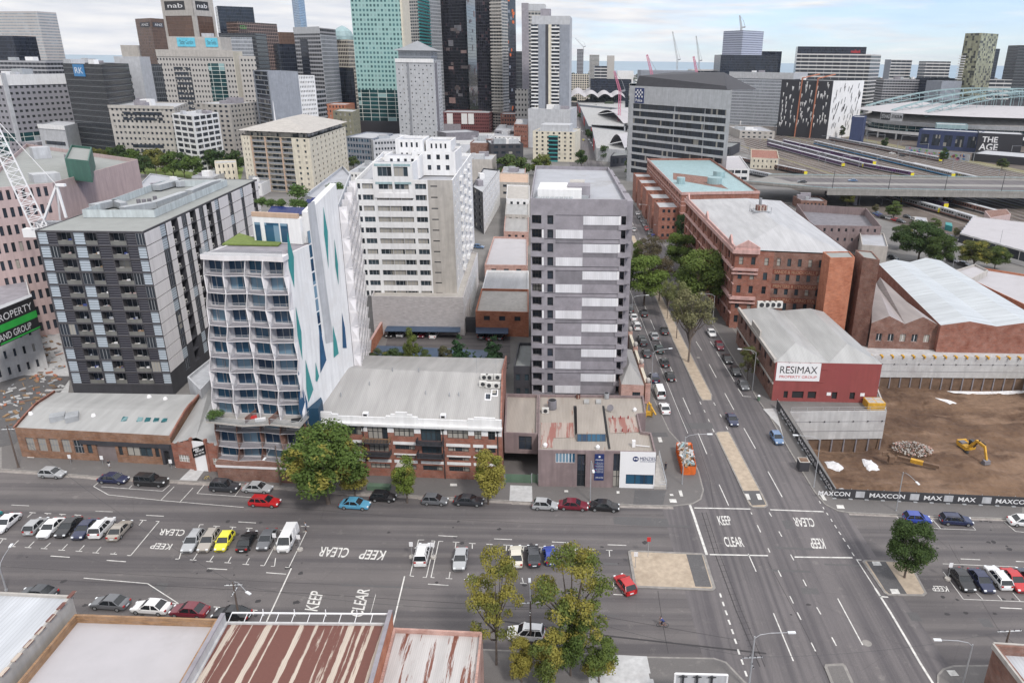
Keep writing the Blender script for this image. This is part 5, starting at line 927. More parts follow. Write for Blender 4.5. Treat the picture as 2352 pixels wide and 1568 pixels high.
# ================================================================ grey concrete tower
ZT=47.5;f=RP([(1218,456),(1441,459),(1398,384),(1230,380)],ZT)
GT=Bld('apartment_tower','tall grey concrete apartment tower with pale ribbed panels in the middle of the photo','building',f,ZT,[MATS['conc_mid'],MATS['conc_dark'],MATS['white_panel']],MATS['roof_pale'],par=.9)
Lg=GT.L(0);V=lambda x:(x-160)/900*Lg;FH=3.03
metalroof('ribbed_panel',(.66,.66,.69),.4,groove=.2,rough=.6)
bands=[(160,290),(290,395),(395,655),(655,1005),(1005,1060)]
pan=[]
for fl in range(15):
 zb=ZT-3.3-fl*FH-2.2;zt=zb+2.0
 if zb<1:break
 z_lo=zb-1.03
 GT.face(0,[(V(172),V(262))],[(zb,zt)],1.6,('glass_dark',3,'frame_dark',.5),0,z0=z_lo,z1=zt,u0=0,u1=V(290));GT.face(0,[(V(318),V(374))],[(zb+.02,zt-.02)],.4,('glass_dark',1,'frame_dark'),0,z0=z_lo,z1=zt,u0=V(290),u1=V(395))
 GT.plainwall(0,fl%3==1,z_lo,zt,V(395),V(655));GT.plainwall(0,(fl+1)%2,z_lo,zt,V(655),V(1005))
 GT.face(0,[(V(1012),V(1056))],[(zb,zt)],1.8,('glass_dark',1,'frame_dark'),0,z0=z_lo,z1=zt,u0=V(1005))
 m_=MB();a,d=(V(655),V(1003))if fl%2==0 else(V(397),V(653));wbox(m_,GT,0,a,d,zb+.05,zt-.05,0,.06);GT.part(m_,'ribbed_panel',MATS['ribbed_panel'])
 m_=MB();xx=V(268)if fl%2 else V(990);wbox(m_,GT,0,xx,xx+.35,zb-.2,zt,.0,.14);GT.part(m_,'white_fin',MATS['sign_white'])
 m_=MB();wbox(m_,GT,0,0,V(290),zb-.9,zb+.2,0,.25);GT.part(m_,'balcony',MATS['conc_mid']);m_=MB();wbox(m_,GT,0,V(985)if fl%2==0 else V(1000),Lg+(1.1 if fl%2==0 else .5),zb-.95,zb+.15,0,.2);
 e1=GT.P(0,Lg+1.1,zb-.95,.2);m_.hexa([GT.P(0,Lg,zb-.95,.2),GT.P(0,Lg+1.1,zb-.95,.2),GT.P(0,Lg+1.1,zb-.95,-5),GT.P(0,Lg,zb-.95,-5)]+[GT.P(0,u,zb-.75,o)for u,o in((Lg,.2),(Lg+1.1,.2),(Lg+1.1,-5),(Lg,-5))])
 GT.part(m_,'balcony',MATS['conc_mid'])
 m_=MB();wbox(m_,GT,0,0,Lg,zb-.12,zb-.02,0,.05)if fl%2 else wbox(m_,GT,0,V(395),V(1005),zt+.02,zt+.1,0,.05);GT.part(m_,'joint',MATS['charcoal'])
GT.plainwall(0,0,zt-0+(0)if 0 else ZT-3.3-.2,ZT);GT.plainwall(0,1,0,z_lo)
Lr=GT.L(1)
for k in range(4):
 m_=MB();u=2+k*Lr/4;m_.prism([GT.P(1,a_,0,o_).xy for a_,o_ in((u,0),(u,1.5-.2*k),(u+Lr/4-2.5,1.5-.2*k),(u+Lr/4-2.5,0))],3,ZT-.6);GT.part(m_,'side_bay',[MATS['conc_mid']])
c0=GT.P(0,Lg*.5,ZT-.9,-9)
for a_,o_,dx,dy,dz,mt in((.3,-9,9.5,10,2.2,'white_render'),(.5,-9,5,5,2.6,'conc_mid'),(.42,-14,4,3,1.6,'galv'),(.3,-15,3,2.5,1.2,'galv'),(.48,-15.5,3.4,4,2.4,'beige_render'),(.55,-6,2.2,2,.7,'galv')):roofbox(GT,'plant_unit',GT.P(0,Lg*a_,ZT-.9,o_),dx,dy,dz,-.02,mt)
m_=MB()
for j in range(2):
 for k in range(8):u=Lg*.05+k*1.0;m_.q(GT.P(0,u,ZT-.7,-1.0-j*1.5),GT.P(0,u+.9,ZT-.7,-1.0-j*1.5),GT.P(0,u+.9,ZT-.1,-2.2-j*1.5),GT.P(0,u,ZT-.1,-2.2-j*1.5))
GT.part(m_,'solar_panels',MATS['balcony_glass']);GT.finish()
f=[GT.P(0,-4.2,0,-.5).xy,GT.P(0,-.15,0,-.5).xy,GT.P(0,-.15,0,-16).xy,GT.P(0,-4.2,0,-16).xy];AX=Bld('annex','dark grey terrace annex at the left foot of the grey tower','building',f,9,[MATS['charcoal']],MATS['roof_dark']);AX.face(0,rep(2,4,.5),storeys(1,2,3.5),.2);AX.finish()
f=RP([(1428,868),(1480,870),(1452,790),(1405,785)],8.5);AX=Bld('gatehouse','pink brick house with grey hipped roofs right of the grey tower foot','building',f,7.,[MATS['brick_pink']],flat=False);AX.face(0,[(AX.L(0)*.5,AX.L(0)*.85)],[(3.5,5.2)],.15,('window_glass',4,'frame_dark'));hip(AX,AX.foot,7.,9.6,.3,'tin_mid');AX.finish()
bl=empty('balustrade',G(1488,920),'white rendered balustrade wall with stone ball posts along the street','wall')
A,B2=G(1486,925),G(1446,800);d=(B2-A);m_=MB();m_.bar(A+Vector((0,0,2.2)),B2+Vector((0,0,2.2)),.7,4.4);m_.build('wall',MATS['cream_render'],bl)
for k in range(4):
 q=A.lerp(B2,k/3);m_=MB();m_.box(q.x-.6,q.y-.6,0,q.x+.6,q.y+.6,5.0);m_.build('pier',MATS['brick_pink'],bl);m_=MB();m_.loft([[(q.x+r_*math.cos(t),q.y+r_*math.sin(t),5.0+z)for t in[j*PI/5 for j in range(10)]]for r_,z in((.3,0),(.4,.2),(.55,.5),(.6,.85),(.5,1.2),(.25,1.4))]);m_.build('stone_ball',MATS['beige_render'],bl,smooth=True)
 # ================================================================ dark apartment block
ZD=39.;a0,a1,a2=RP([(79.5,529.5),(328,532),(590,412)],ZD);a3=a0+(a2-a1)
plain('dark_slab',(.07,.067,.075),.7,var=.15)
DK=Bld('apartment_block','black and white panelled apartment block with small cluttered balconies at the left','building',[a0,a1,a2,a3],ZD,[MATS['dark_slab'],MATS['charcoal'],MATS['white_panel']],MATS['roof_greygreen'],par=.12)
Ld=DK.L(0);V=lambda x:(x-330)/985*Ld;FH=3.0;nf=12
louv=('louvre_white',1,'frame_dark');
m,n,b=_mat('louvre_white');uv=uvco(n);s=N(n,'ShaderNodeSeparateXYZ',{0:uv});fr=N(n,'ShaderNodeMath',{0:N(n,'ShaderNodeMath',{0:s.outputs[1],1:.56},operation='DIVIDE').outputs[0]},operation='FRACT').outputs[0];n.links.new(mixc(n,N(n,'ShaderNodeMath',{0:fr,1:.2},operation='LESS_THAN').outputs[0],(.42,.48,.54),(.07,.08,.09)),b.inputs['Base Color']);MATS['louvre_white']=m
m,n,b=_mat('louvre_dark');uv=uvco(n);s=N(n,'ShaderNodeSeparateXYZ',{0:uv});fr=N(n,'ShaderNodeMath',{0:N(n,'ShaderNodeMath',{0:s.outputs[1],1:.56},operation='DIVIDE').outputs[0]},operation='FRACT').outputs[0];n.links.new(mixc(n,N(n,'ShaderNodeMath',{0:fr,1:.2},operation='LESS_THAN').outputs[0],(.025,.025,.035),(.16,.16,.18)),b.inputs['Base Color']);b.inputs['Roughness'].default_value=.3;MATS['louvre_dark']=m
LW,LD,BG=('louvre_white',0),('louvre_dark',0),('glass_dark',3,'frame_grey')
cols=[(345,430,'w'),(432,515,'d'),(520,655,'b'),(672,770,'w'),(775,880,'b'),(885,990,'d'),(1000,1145,'b'),(1150,1235,'d'),(1240,1320,'w')]
rs=random.Random(5);nb=0
for fl in range(nf):
 zb=ZD-.35-(fl+1)*FH;z0_,z1_=zb+.3,zb+FH
 uprev=0
 for j,(x0,x1,k)in enumerate(cols):
  sty,dep=(LW if rs.random()<.8 else BG,.12)if k=='w' else((LD,.12)if k=='d' else(BG,1.6))
  if k=='d' and rs.random()<.15:sty=BG
  DK.face(0,[(V(x0),V(x1))],[(z0_,z1_-.05)],dep,sty,1 if j%2 else 0,z0=zb,z1=z1_,u0=uprev,u1=V(x1)+.08);uprev=V(x1)+.08
  if k=='b':
   r2=MB();wbox(r2,DK,0,V(x0),V(x1),z0_,z0_+.95,-.02,.0,0)
   nb+=1;DK.part(r2,'balcony_screen',MATS['balcony_glass']if 0 else plain('screen_grey',(.17,.17,.16),.4))
   if rs.random()<.85:aircon(DK.root,DK.P(0,V(x0)+.8,z0_,-.8),0,1.0)
   for _ in range(rs.randint(1,3)):m_=MB();uu=V(x0)+rs.uniform(1.2,V(x1)-V(x0)-.3);m_.obox(DK.P(0,uu,z0_,-.6),rs.uniform(.3,.8),.4,rs.uniform(.5,1.3),rs.uniform(0,1));DK.part(m_,'balcony_clutter',MATS[rs.choice(['sign_white','cloth_blue','cloth_grey','timber','pink_render','sign_white'])])
 DK.plainwall(0,0,zb,z1_,uprev,Ld)
 sl=MB();wbox(sl,DK,0,0,Ld,zb-.02,zb+.28,0,.1);DK.part(sl,'floor_slab',MATS['dark_slab'])
DK.plainwall(0,0,ZD-.35,ZD);DK.plainwall(0,1,0,ZD-.35-nf*FH)
L1=DK.L(1);seg=[('W',9.5),('g',3.6),('w',3.6),('b',4.2),('w',2.6),('g',3.4),('w',2.6),('b',4.2),('w',2.6),('g',3.4),('w',2.6),('b',4.2),('w',2.6),('g',3.4),('W',8.5),('g',3.4),('W',8.5),('g',3),('W',9),('b',4),('w',3)];k_=L1/sum(x[1]for x in seg)
for fl in range(nf):
 zb=ZD-.35-(fl+1)*FH;u=0
 for ty,w_ in seg:
  w_*=k_;sty={'g':(LW if rs.random()<.3 else BG),'b':BG}.get(ty)
  if sty:DK.face(1,[(u+.1,u+w_-.1)],[(zb+.25,zb+FH-.05)],.1 if ty=='g' else 1.5,sty,1,z0=zb,z1=zb+FH,u0=u,u1=u+w_)
  else:DK.plainwall(1,1,zb,zb+FH,u,u+w_)
  if ty in 'wW':
   if fl>=nf-(1 if ty=='W' else 2):
    u+=w_;continue
   m_=MB();wbox(m_,DK,1,u+.15,u+w_-.15,zb+.1,zb+FH-.1,0,.12);DK.part(m_,'white_panel',MATS['white_panel'])
  elif ty=='b' and fl<8:aircon(DK.root,DK.P(1,u+w_*.5,zb+.25,-.7),PI/2,1.1)
  u+=w_
DK.plainwall(1,1,ZD-.35,ZD);DK.plainwall(1,1,0,ZD-.35-nf*FH)
def rl(px,py,z=ZD):return G(px/4,392+py/4,z)
fr_=[rl(*p)for p in((768,430),(1425,430),(2090,140),(1500,150))]
for a_,d_ in zip(fr_,fr_[1:]+fr_[:1]):m_=MB();m_.bar(a_+Vector((0,0,.9)),d_+Vector((0,0,.9)),.12,1.8);DK.part(m_,'plant_screen',MATS['copper_teal']if 0 else plain('screen_pale',(.5,.55,.56),.6,streak=.25))
for(x0,y0,x1,y1,w_)in((860,375,1060,330,2.2),(1060,330,1150,360,1.6),(1130,400,1420,350,2.0),(1420,350,1700,250,1.8),(1440,190,1620,140,2.2),(1740,240,1930,160,2.),(1930,160,2050,130,1.8),(1620,155,1700,150,1.2)):m_=MB();m_.bar(rl(x0,y0)+Vector((0,0,1.)),rl(x1,y1)+Vector((0,0,1.)),w_,1.5);DK.part(m_,'duct',MATS['galv'])
for(x,y)in((1280,320),(1330,320),(1380,315),(1430,290)):m_=MB();c_=rl(x,y);m_.cyl(c_,c_+Vector((0,0,1.6)),.5,.5,8);DK.part(m_,'fan',MATS['conc_dark'])
DK.finish()
# ================================================================ low brown brick showroom
f=RP([(33,981),(389,1000),(459,908),(128,903)],6.6);BR=Bld('showroom','long low brown brick showroom with roller door and curved grey roof at the left','building',f,6.6,[brick('brick_tan',(.19,.085,.045),(.27,.135,.07)),MATS['charcoal'],MATS['brick_brown']],flat=False)
Lb=BR.L(0);V=lambda x:(x-135)/1440*Lb
for a,d,w0,w1 in[(150,290,205,285),(290,410,318,400),(410,520,430,515),(520,640,545,625),(640,770,655,745)]:BR.face(0,[(V(w0),V(w1))],[(1.6,4.5)],.25,('glass_pale',3,'frame_grey',.5),0,z1=4.7,u0=V(a)if a>150 else 0,u1=V(d))
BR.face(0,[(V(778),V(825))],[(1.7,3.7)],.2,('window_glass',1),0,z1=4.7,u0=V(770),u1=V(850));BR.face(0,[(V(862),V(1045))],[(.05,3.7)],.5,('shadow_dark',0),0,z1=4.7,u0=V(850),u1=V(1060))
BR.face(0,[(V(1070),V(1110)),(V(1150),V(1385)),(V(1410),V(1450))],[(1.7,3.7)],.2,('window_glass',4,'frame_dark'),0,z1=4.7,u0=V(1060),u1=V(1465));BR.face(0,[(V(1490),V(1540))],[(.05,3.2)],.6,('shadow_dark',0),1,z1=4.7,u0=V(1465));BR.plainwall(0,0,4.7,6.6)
m_=MB();wbox(m_,BR,0,V(862),V(1045),.0,3.7,-.35,-.3);BR.part(m_,'roller_door',MATS['roller']);m_=MB();wbox(m_,BR,0,V(720),V(1560),3.75,4.6,0,.15);BR.part(m_,'fascia',MATS['charcoal'])
m_=MB();text_on(m_,'MCDONNELL FINE JUNK',BR.P(0,V(740),3.95,.17),BR.P(0,V(1350),3.95,.17),BR.P(0,V(740),4.4,.17),0,.02)if 0 else None
A0,A1,A2,A3=[Vector((p.x,p.y,6.5))for p in BR.foot]
m_=MB();prof=[(0,6.2),(.3,6.9),(.5,7.3),(.62,7.3),(.8,7.0),(1,6.8)]
for(t0,z0_),(t1,z1_)in zip(prof,prof[1:]):
 a_,b_,c_,d_=A0.lerp(A3,t0),A1.lerp(A2,t0),A1.lerp(A2,t1),A0.lerp(A3,t1);m_.q((a_.x,a_.y,z0_),(b_.x,b_.y,z0_),(c_.x,c_.y,z1_),(d_.x,d_.y,z1_))
BR.part(m_,'roof',MATS['tin_pale'])
for E_,F_,o_ in((A0,A3,-1),(A1,A2,1)):
 m_=MB();pts=[(E_.lerp(F_,t).x,E_.lerp(F_,t).y,z+.5)for t,z in prof];lo=[(p[0],p[1],6.5)for p in pts]
 for k in range(5):m_.q(lo[k],lo[k+1],pts[k+1],pts[k]);m_.hexa([Vector(pts[k])+Vector((0,0,-.5)),Vector(pts[k])+Vector((.3*o_,0,-.5)),Vector(pts[k+1])+Vector((.3*o_,0,-.5)),Vector(pts[k+1])+Vector((0,0,-.5)),pts[k],Vector(pts[k])+Vector((.3*o_,0,0)),Vector(pts[k+1])+Vector((.3*o_,0,0)),pts[k+1]])
 BR.part(m_,'side_parapet',MATS['brick_red'])
def br(px,py,z):return G(px/4,784+py/4,z)
for(x,y)in((1148,715),(1290,718),(1362,720),(1440,722),(1515,725)):m_=MB();c_=br(x,y,6.75);m_.obox(c_,1.0,1.9,.25,.3);BR.part(m_,'skylight',MATS['glass_teal'])
for(x,y,dx,dy)in((535,715,2.6,2.2),(670,715,2.2,3.)):m_=MB();m_.obox(br(x,y,6.6),dx,dy,1.1,.5);BR.part(m_,'roof_unit',MATS['galv'])
for(x,y)in((283,668),(860,685),(1372,512),(1520,532)):m_=MB();c_=br(x,y,6.9);m_.cyl(c_,c_+Vector((0,0,.5)),.5,.3,10);BR.part(m_,'ventilator',MATS['sign_white'])
BR.finish()
f=RP([(393,1020),(516,1032),(508,870),(470,905)],5.2);SH=Bld('workshop','small red brick workshop with stepped parapet and white double doors','building',f,5.0,[MATS['brick_red']],flat=False);Ls=SH.L(0)
SH.face(0,[(Ls*.1,Ls*.3),(Ls*.42,Ls*.62),(Ls*.74,Ls*.95)],[(1.6,3.1)],.15,('glass_pale',4,'frame_white',.5),skip=lambda c,r:c==1)
m_=MB();wbox(m_,SH,0,Ls*.40,Ls*.64,.0,6.4,-.1,.12);SH.part(m_,'door',MATS['sign_white'])
for u in(.37,.64):m_=MB();wbox(m_,SH,0,Ls*u,Ls*(u+.04),0,7,-.3,.3);SH.part(m_,'pier',MATS['brick_red'])
for k,(u0,u1)in enumerate(((.0,.12),(.12,.24),(.24,.37),(.68,.8),(.8,.92),(.92,1.))):m_=MB();wbox(m_,SH,0,Ls*u0,Ls*u1,5.0,5.0+[.4,.8,1.2,1.2,.8,.4][k],-.3,0);SH.part(m_,'parapet_step',MATS['brick_red'])
c_=SH.P(0,Ls*.5,3.6,.3);m_=MB();A,B2,C2=SH.P(0,Ls*.40,2.9,.35),SH.P(0,Ls*.66,4.1,.35),SH.P(0,Ls*.40,4.9,.35);D2=B2+C2-A;m_.q(A,B2,D2,C2);m_.q(C2,D2,B2,A)
o_=Vector((0,-.04,0));lerp2=lambda x,y:A+(B2-A)*x+(C2-A)*y+o_;text_on(m_,'ABD',lerp2(.1,.68),lerp2(.55,.68),lerp2(.1,.9),1,.03);text_on(m_,'GROUP',lerp2(.25,.45),lerp2(.9,.45),lerp2(.25,.65),1,.03);text_on(m_,'BUILT BETTER',lerp2(.15,.15),lerp2(.9,.15),lerp2(.15,.32),1,.02);SH.part(m_,'sign',[MATS['sign_black'],MATS['sign_white']])
q=[Vector((p.x,p.y,5.2))for p in SH.foot];m_=MB();md0,md1=q[0].lerp(q[1],.5)+Vector((0,0,2)),q[3].lerp(q[2],.5)+Vector((0,0,2));m_.q(q[0],md0,md1,q[3]);m_.q(md0,q[1],q[2],md1);SH.part(m_,'roof',MATS['tin_pale']);SH.finish()
f=RP([(460,895),(518,835),(512,800),(430,865)],9);AX=Bld('car_park_wing','grey concrete car park wing between the dark block and the white tower','building',[f[0],f[1],f[2],f[3]],9,[MATS['pale_grey']],MATS['roof_grey']);AX.finish()
# ================================================================ white tower with curved balconies
ZS=43.5;a0=G(474,580,ZS).xy;a1=a0+Vector((.998,-.055))*next(l_*.1 for l_ in range(100,300)if PJ((a0.x+.0998*l_,a0.y-.0055*l_,ZS))[0]>657);n_=(a1-a0).normalized();a2,a3=G(775,452,50).xy,None
a3=a0+(a2-a1)*.92-n_*0
SW=Bld('wave_tower','white apartment tower with wavy balconies and teal and blue triangles on its side wall','building',[a0,a1,a2,a3],ZS,[MATS['white_panel'],MATS['white_render']],MATS['conc_mid'],par=.1,flat=True)
Lf=SW.L(0);nfl=13;FH=2.98;nbay=4;amp=.9
zs=[ZS-.6-i*FH for i in range(nfl+1)]
def wv(i,k):return amp*(.32*(-1)**i+.22*math.sin(i*.6+k*1.2))
def us(i,k):return Lf*k/nbay-3.6*(i/nfl)*(1-k/nbay)
def outp(k,i):return 1.35+.6*(k%2)+.25*(-1)**i
for i in range(nfl):
 zt,zb=zs[i],zs[i+1]
 for k in range(nbay):
  u0,u1=us(i+.5,k),us(i+.5,k+1)
  SW.face(0,[(u0+.12,u1-.12)],[(zb+.1,zt-.22)],.3,(('glass_blue' if(i+k)%3 else 'window_glass'),3,'frame_grey',.0)if 0 else('glass_blue',3,'frame_grey'),0,z0=zb,z1=zt,u0=u0,u1=u1)
  m_=MB();P4=[SW.P(0,u0+wv(i+1,k)*.5*(k>0),zb,0),SW.P(0,u0+wv(i+1,k),zb,outp(k,i+1)),SW.P(0,u1+wv(i+1,k+1),zb,outp(k+1,i+1)),SW.P(0,u1+wv(i+1,k+1)*.5*(k<nbay-1),zb,0)];m_.prism([p.xy for p in(P4[1],P4[2],P4[3],P4[0])],zb-.12,zb+.02,0,1);ob=SW.part(m_,'balcony',[MATS['white_panel'],MATS['conc_mid']])
  r_=MB();A,B2=P4[1]+Vector((0,.08,.1)),P4[2]+Vector((0,.08,.1));r_.q(A,B2,B2+Vector((0,0,.95)),A+Vector((0,0,.95)));
  r_.bar(A+Vector((0,-.03,1.)),B2+Vector((0,-.03,1.)),.04,m=1);SW.part(r_,'balustrade',[MATS['rail_grey'],MATS['rail_metal']])
 for k in range(nbay+1):
  m_=MB();u,v_=us(i+1,k),us(i,k);A,B2=SW.P(0,u+wv(i+1,k),zb,outp(k,i+1)),SW.P(0,v_+wv(i,k),zt-.1,outp(k,i));C2,D2=SW.P(0,u,zb,0),SW.P(0,v_,zt-.1,0);w2=n_.to_3d()*.09
  m_.hexa([A-w2,A+w2,C2+w2,C2-w2,B2-w2,B2+w2,D2+w2,D2-w2]);SW.part(m_,'fin',MATS['white_panel' if i<10 else 'brick_brown'])
zt_=zs[10];m_=MB();tp=[(-3,0),(-3.2,3.6),(Lf*.3,4.6),(Lf*.62,3.7),(Lf+.4,4.4),(Lf+.4,0)];m_.prism([SW.P(0,u,0,o).xy for u,o in tp],zt_-.25,zt_+.06);SW.part(m_,'garden_terrace',MATS['beige_render'])
for(u0,o0),(u1,o1)in zip(tp[:-1],tp[1:]):m_=MB();A,B2=SW.P(0,u0,zt_+.05,o0-.1),SW.P(0,u1,zt_+.05,o1-.1);m_.q(A,B2,B2+Vector((0,0,1)),A+Vector((0,0,1)));m_.bar(A+Vector((0,0,1)),B2+Vector((0,0,1)),.05,m=1);SW.part(m_,'terrace_screen',[MATS['balcony_glass'],MATS['rail_metal']])
for k in(.33,.64):m_=MB();m_.bar(SW.P(0,Lf*k,zt_+.6,.1),SW.P(0,Lf*k-.3,zt_+.6,3.8),.1,1.2);SW.part(m_,'terrace_divider',MATS['brick_brown'])
for u,o,c_ in((4.5,1.8,'sign_red'),(6.5,2.6,'sign_white'),(13,2.2,'sign_black')):m_=MB();m_.obox(SW.P(0,u,zt_+.1,o),1.8,.7,.45,.4);SW.part(m_,'lounger',MATS[c_])
SW.plainwall(0,0,zs[0],ZS);SW.plainwall(0,0,0,zs[-1],-3.6);SW.W.q(SW.P(0,0,ZS),SW.P(0,-3.6,0),SW.P(0,-3.6,0,-6),SW.P(0,0,ZS,-6))
m_=MB();m_.prism([SW.P(0,u,0,o).xy for u,o in((-3.5,.05),(-3.5,2.2),(Lf+.4,2.2),(Lf+.4,.05))],0,4.1);SW.part(m_,'base',MATS['brick_brown']);m_=MB();m_.prism([SW.P(0,u,0,o).xy for u,o in((-3.6,.0),(-3.6,2.35),(Lf+.5,2.35),(Lf+.5,0))],3.0,3.4);SW.part(m_,'fascia',MATS['white_panel'])
m_=MB();m_.prism([SW.P(0,u,0,o).xy for u,o in((-.2,0),(-.2,1.8),(Lf*.3,2.4),(Lf*.6,1.7),(Lf+.3,2.2),(Lf+.3,0))],ZS-.75,ZS+.1);SW.part(m_,'terrace_slab',MATS['white_panel'])
r_=MB();pts=[SW.P(0,u,ZS+.1,o)for u,o in((-.15,0),(-.15,1.7),(Lf*.3,2.3),(Lf*.6,1.6),(Lf+.2,2.1))]
for a_,b_ in zip(pts,pts[1:]):r_.q(a_,b_,b_+Vector((0,0,1)),a_+Vector((0,0,1)))
SW.part(r_,'terrace_balustrade',MATS['balcony_glass'])
m_=MB();gr=[G(x/4 if x>1200 else 588+x/4,392+y/4,ZS+.1)for x,y in((2040,680),(2200,580),(2352,625))];gr2=[G(588+x/4,392+y/4,ZS+.1)for x,y in((240,655),(205,690))];m_.prism([p.xy for p in(gr[0],gr2[1],gr2[0],gr[2],gr[1])],ZS+.02,ZS+.25);SW.part(m_,'roof_lawn',MATS['lawn'])
# side wall with bulging edge, triangles, slot windows and grey strip
SW.plainwall(1,1,0,ZS);W1=SW.L(1)
m_=MB();zfin=51.;uu=bpx(SW,1,705,465)[0]
m_.hexa([SW.P(1,uu,ZS,0.),SW.P(1,W1,ZS,0),SW.P(1,W1,ZS,-1.2),SW.P(1,uu,ZS,-1.2),SW.P(1,uu,49.2,0),SW.P(1,W1,52.5,0),SW.P(1,W1,52.5,-1.2),SW.P(1,uu,49.2,-1.2)]);SW.part(m_,'blade_wall',MATS['white_render'])
C1=lambda x,y:(588+x/4,392+y/4);C2_=lambda x,y:(588+x/4,784+y/4)
for nm,mt,pts in[('triangle_panel','teal_paint',[C1(283,560),C1(345,790),C1(350,1075),C1(295,880)]),('triangle_panel','teal_paint',[C1(617,330),C1(657,560),C1(665,900),C1(622,575)]),('triangle_panel','teal_paint',[C1(718,625),C1(752,860),C1(757,1050),C1(727,880)]),('triangle_panel','teal_paint',[C1(362,1245),C1(415,1480),C2_(425,175),C2_(378,-60)]),('triangle_panel','blue_paint',[C2_(385,265),C2_(470,560),C2_(478,800),C2_(392,640)]),('triangle_panel','teal_paint',[C2_(452,165),C2_(525,440),C2_(480,560),C2_(460,430)]),('triangle_panel','blue_paint',[C1(577,1430),C1(600,1500),C2_(645,170),C2_(590,290)]),('triangle_panel','teal_paint',[C1(703,1420),C1(740,1568),C2_(758,110),C2_(712,150)]),('triangle_panel','teal_paint',[C2_(545,190),C2_(578,320),C2_(560,370),C2_(545,360)]),('triangle_panel','blue_paint',[C1(787,1300),C1(815,1440),C2_(832,60),C2_(795,60)])]:
 m_=MB();wquad(m_,SW,1,pts[::-1],.06);SW.part(m_,nm,MATS[mt])
m_=MB();wquad(m_,SW,1,[C1(470,310),C2_(640,20),C2_(712,0),C1(535,275)],.05);SW.part(m_,'grey_strip',MATS['pale_grey'])
for x,y in((487,610),(503,738),(517,865),(532,990),(547,1112),(561,1232),(575,1350),(589,1465)):
 u,z=bpx(SW,1,*C1(x,y));m_=MB();wbox(m_,SW,1,u-.45,u+.45,z-1.1,z+1.1,0,.05);SW.part(m_,'window',MATS['glass_blue'])
 # dark blue lower flank
m_=MB();m_.prism([SW.P(1,u,0,o).xy for u,o in((.2,.1),(1.0,1.9),(4,1.2),(5.5,.1))],0,14.5);SW.part(m_,'lower_flank',plain('deep_blue',(.008,.045,.09),.6,streak=.1))
# penthouse with planters and solar panels
ph=[SW.P(1,uu-1,0,-1.2).xy,SW.P(1,W1-2,0,-1.2).xy,SW.P(1,W1-2,0,-10).xy,SW.P(1,uu-1,0,-10.5).xy]
PH=MB();PH.prism(ph,ZS,ZS+4.6,0);SW.part(PH,'penthouse',MATS['white_render'])
m_=MB();A,B2=Vector((*ph[3],0)),Vector((*ph[0],0));nf_=Vector(((B2-A).y,-(B2-A).x,0)).normalized()
for a_,b_ in((.04,.16),(.25,.55),(.58,.74)):c0,c1=A.lerp(B2,a_)+nf_*.05,A.lerp(B2,b_)+nf_*.05;m_.q(c0+Vector((0,0,ZS+.2)),c1+Vector((0,0,ZS+.2)),c1+Vector((0,0,ZS+3.6)),c0+Vector((0,0,ZS+3.6)))
SW.part(m_,'glass_door',MATS['glass_blue'])
for k in range(5):c0=A.lerp(B2,.1+.19*k)-nf_*.3;m_=MB();m_.obox(c0+Vector((0,0,ZS+4.6)),1.8,.7,.8,math.atan2((B2-A).y,(B2-A).x));SW.part(m_,'planter',MATS['planter_terracotta'])
for k in range(8):m_=MB();c0=A.lerp(B2,.25+.09*k)-nf_*2.;t_=(B2-A).normalized()*.45;m_.q(c0-t_+Vector((0,0,ZS+5.0)),c0+t_+Vector((0,0,ZS+5.0)),c0+t_-nf_*1.7+Vector((0,0,ZS+5.9)),c0-t_-nf_*1.7+Vector((0,0,ZS+5.9)));SW.part(m_,'solar_panel',MATS['solar'])
for k in range(4):m_=MB();c0=A.lerp(B2,.82+.1*(k%2))-nf_*(5.5+1.8*(k//2));t_=(B2-A).normalized()*.5;m_.q(c0-t_+Vector((0,0,ZS+5.4)),c0+t_+Vector((0,0,ZS+5.4)),c0+t_-nf_*1.6+Vector((0,0,ZS+6.8)),c0-t_-nf_*1.6+Vector((0,0,ZS+6.8)));SW.part(m_,'solar_panel',MATS['solar'])
SW.finish()
tree('shrub',SW.P(0,-1.6,zs[10]+.05,2.6),1.7,'leafy balcony plants on the garden terrace of the white wave tower',(.05,.09,.03),.1,'roof garden plants',1.3,'shrub')
for k,(x,y,h_,z)in enumerate(((150,600,2.4,ZS+.2),(40,570,1.3,ZS+.2),(380,260,2.6,ZS+4.7),(60,330,1.5,ZS+5.4),(150,340,1.4,ZS+5.4),(240,345,1.5,ZS+5.4),(350,345,1.5,ZS+5.4),(415,350,1.5,ZS+5.4),(740,220,2.4,ZS+3))):tree('shrub',G(*C1(x,y),z),h_,['spiky roof garden plant beside the lawn','dark clipped hedge bush beside the roof lawn','large bush behind the solar panels','leftmost planter bush below the solar panels','second planter bush from the left below the solar panels','middle planter bush below the solar panels','fourth planter bush below the solar panels','rightmost planter bush below the solar panels','clipped hedge on the far roof corner'][k],(.05,.09,.03),0,'roof garden plants',1.2,'shrub')
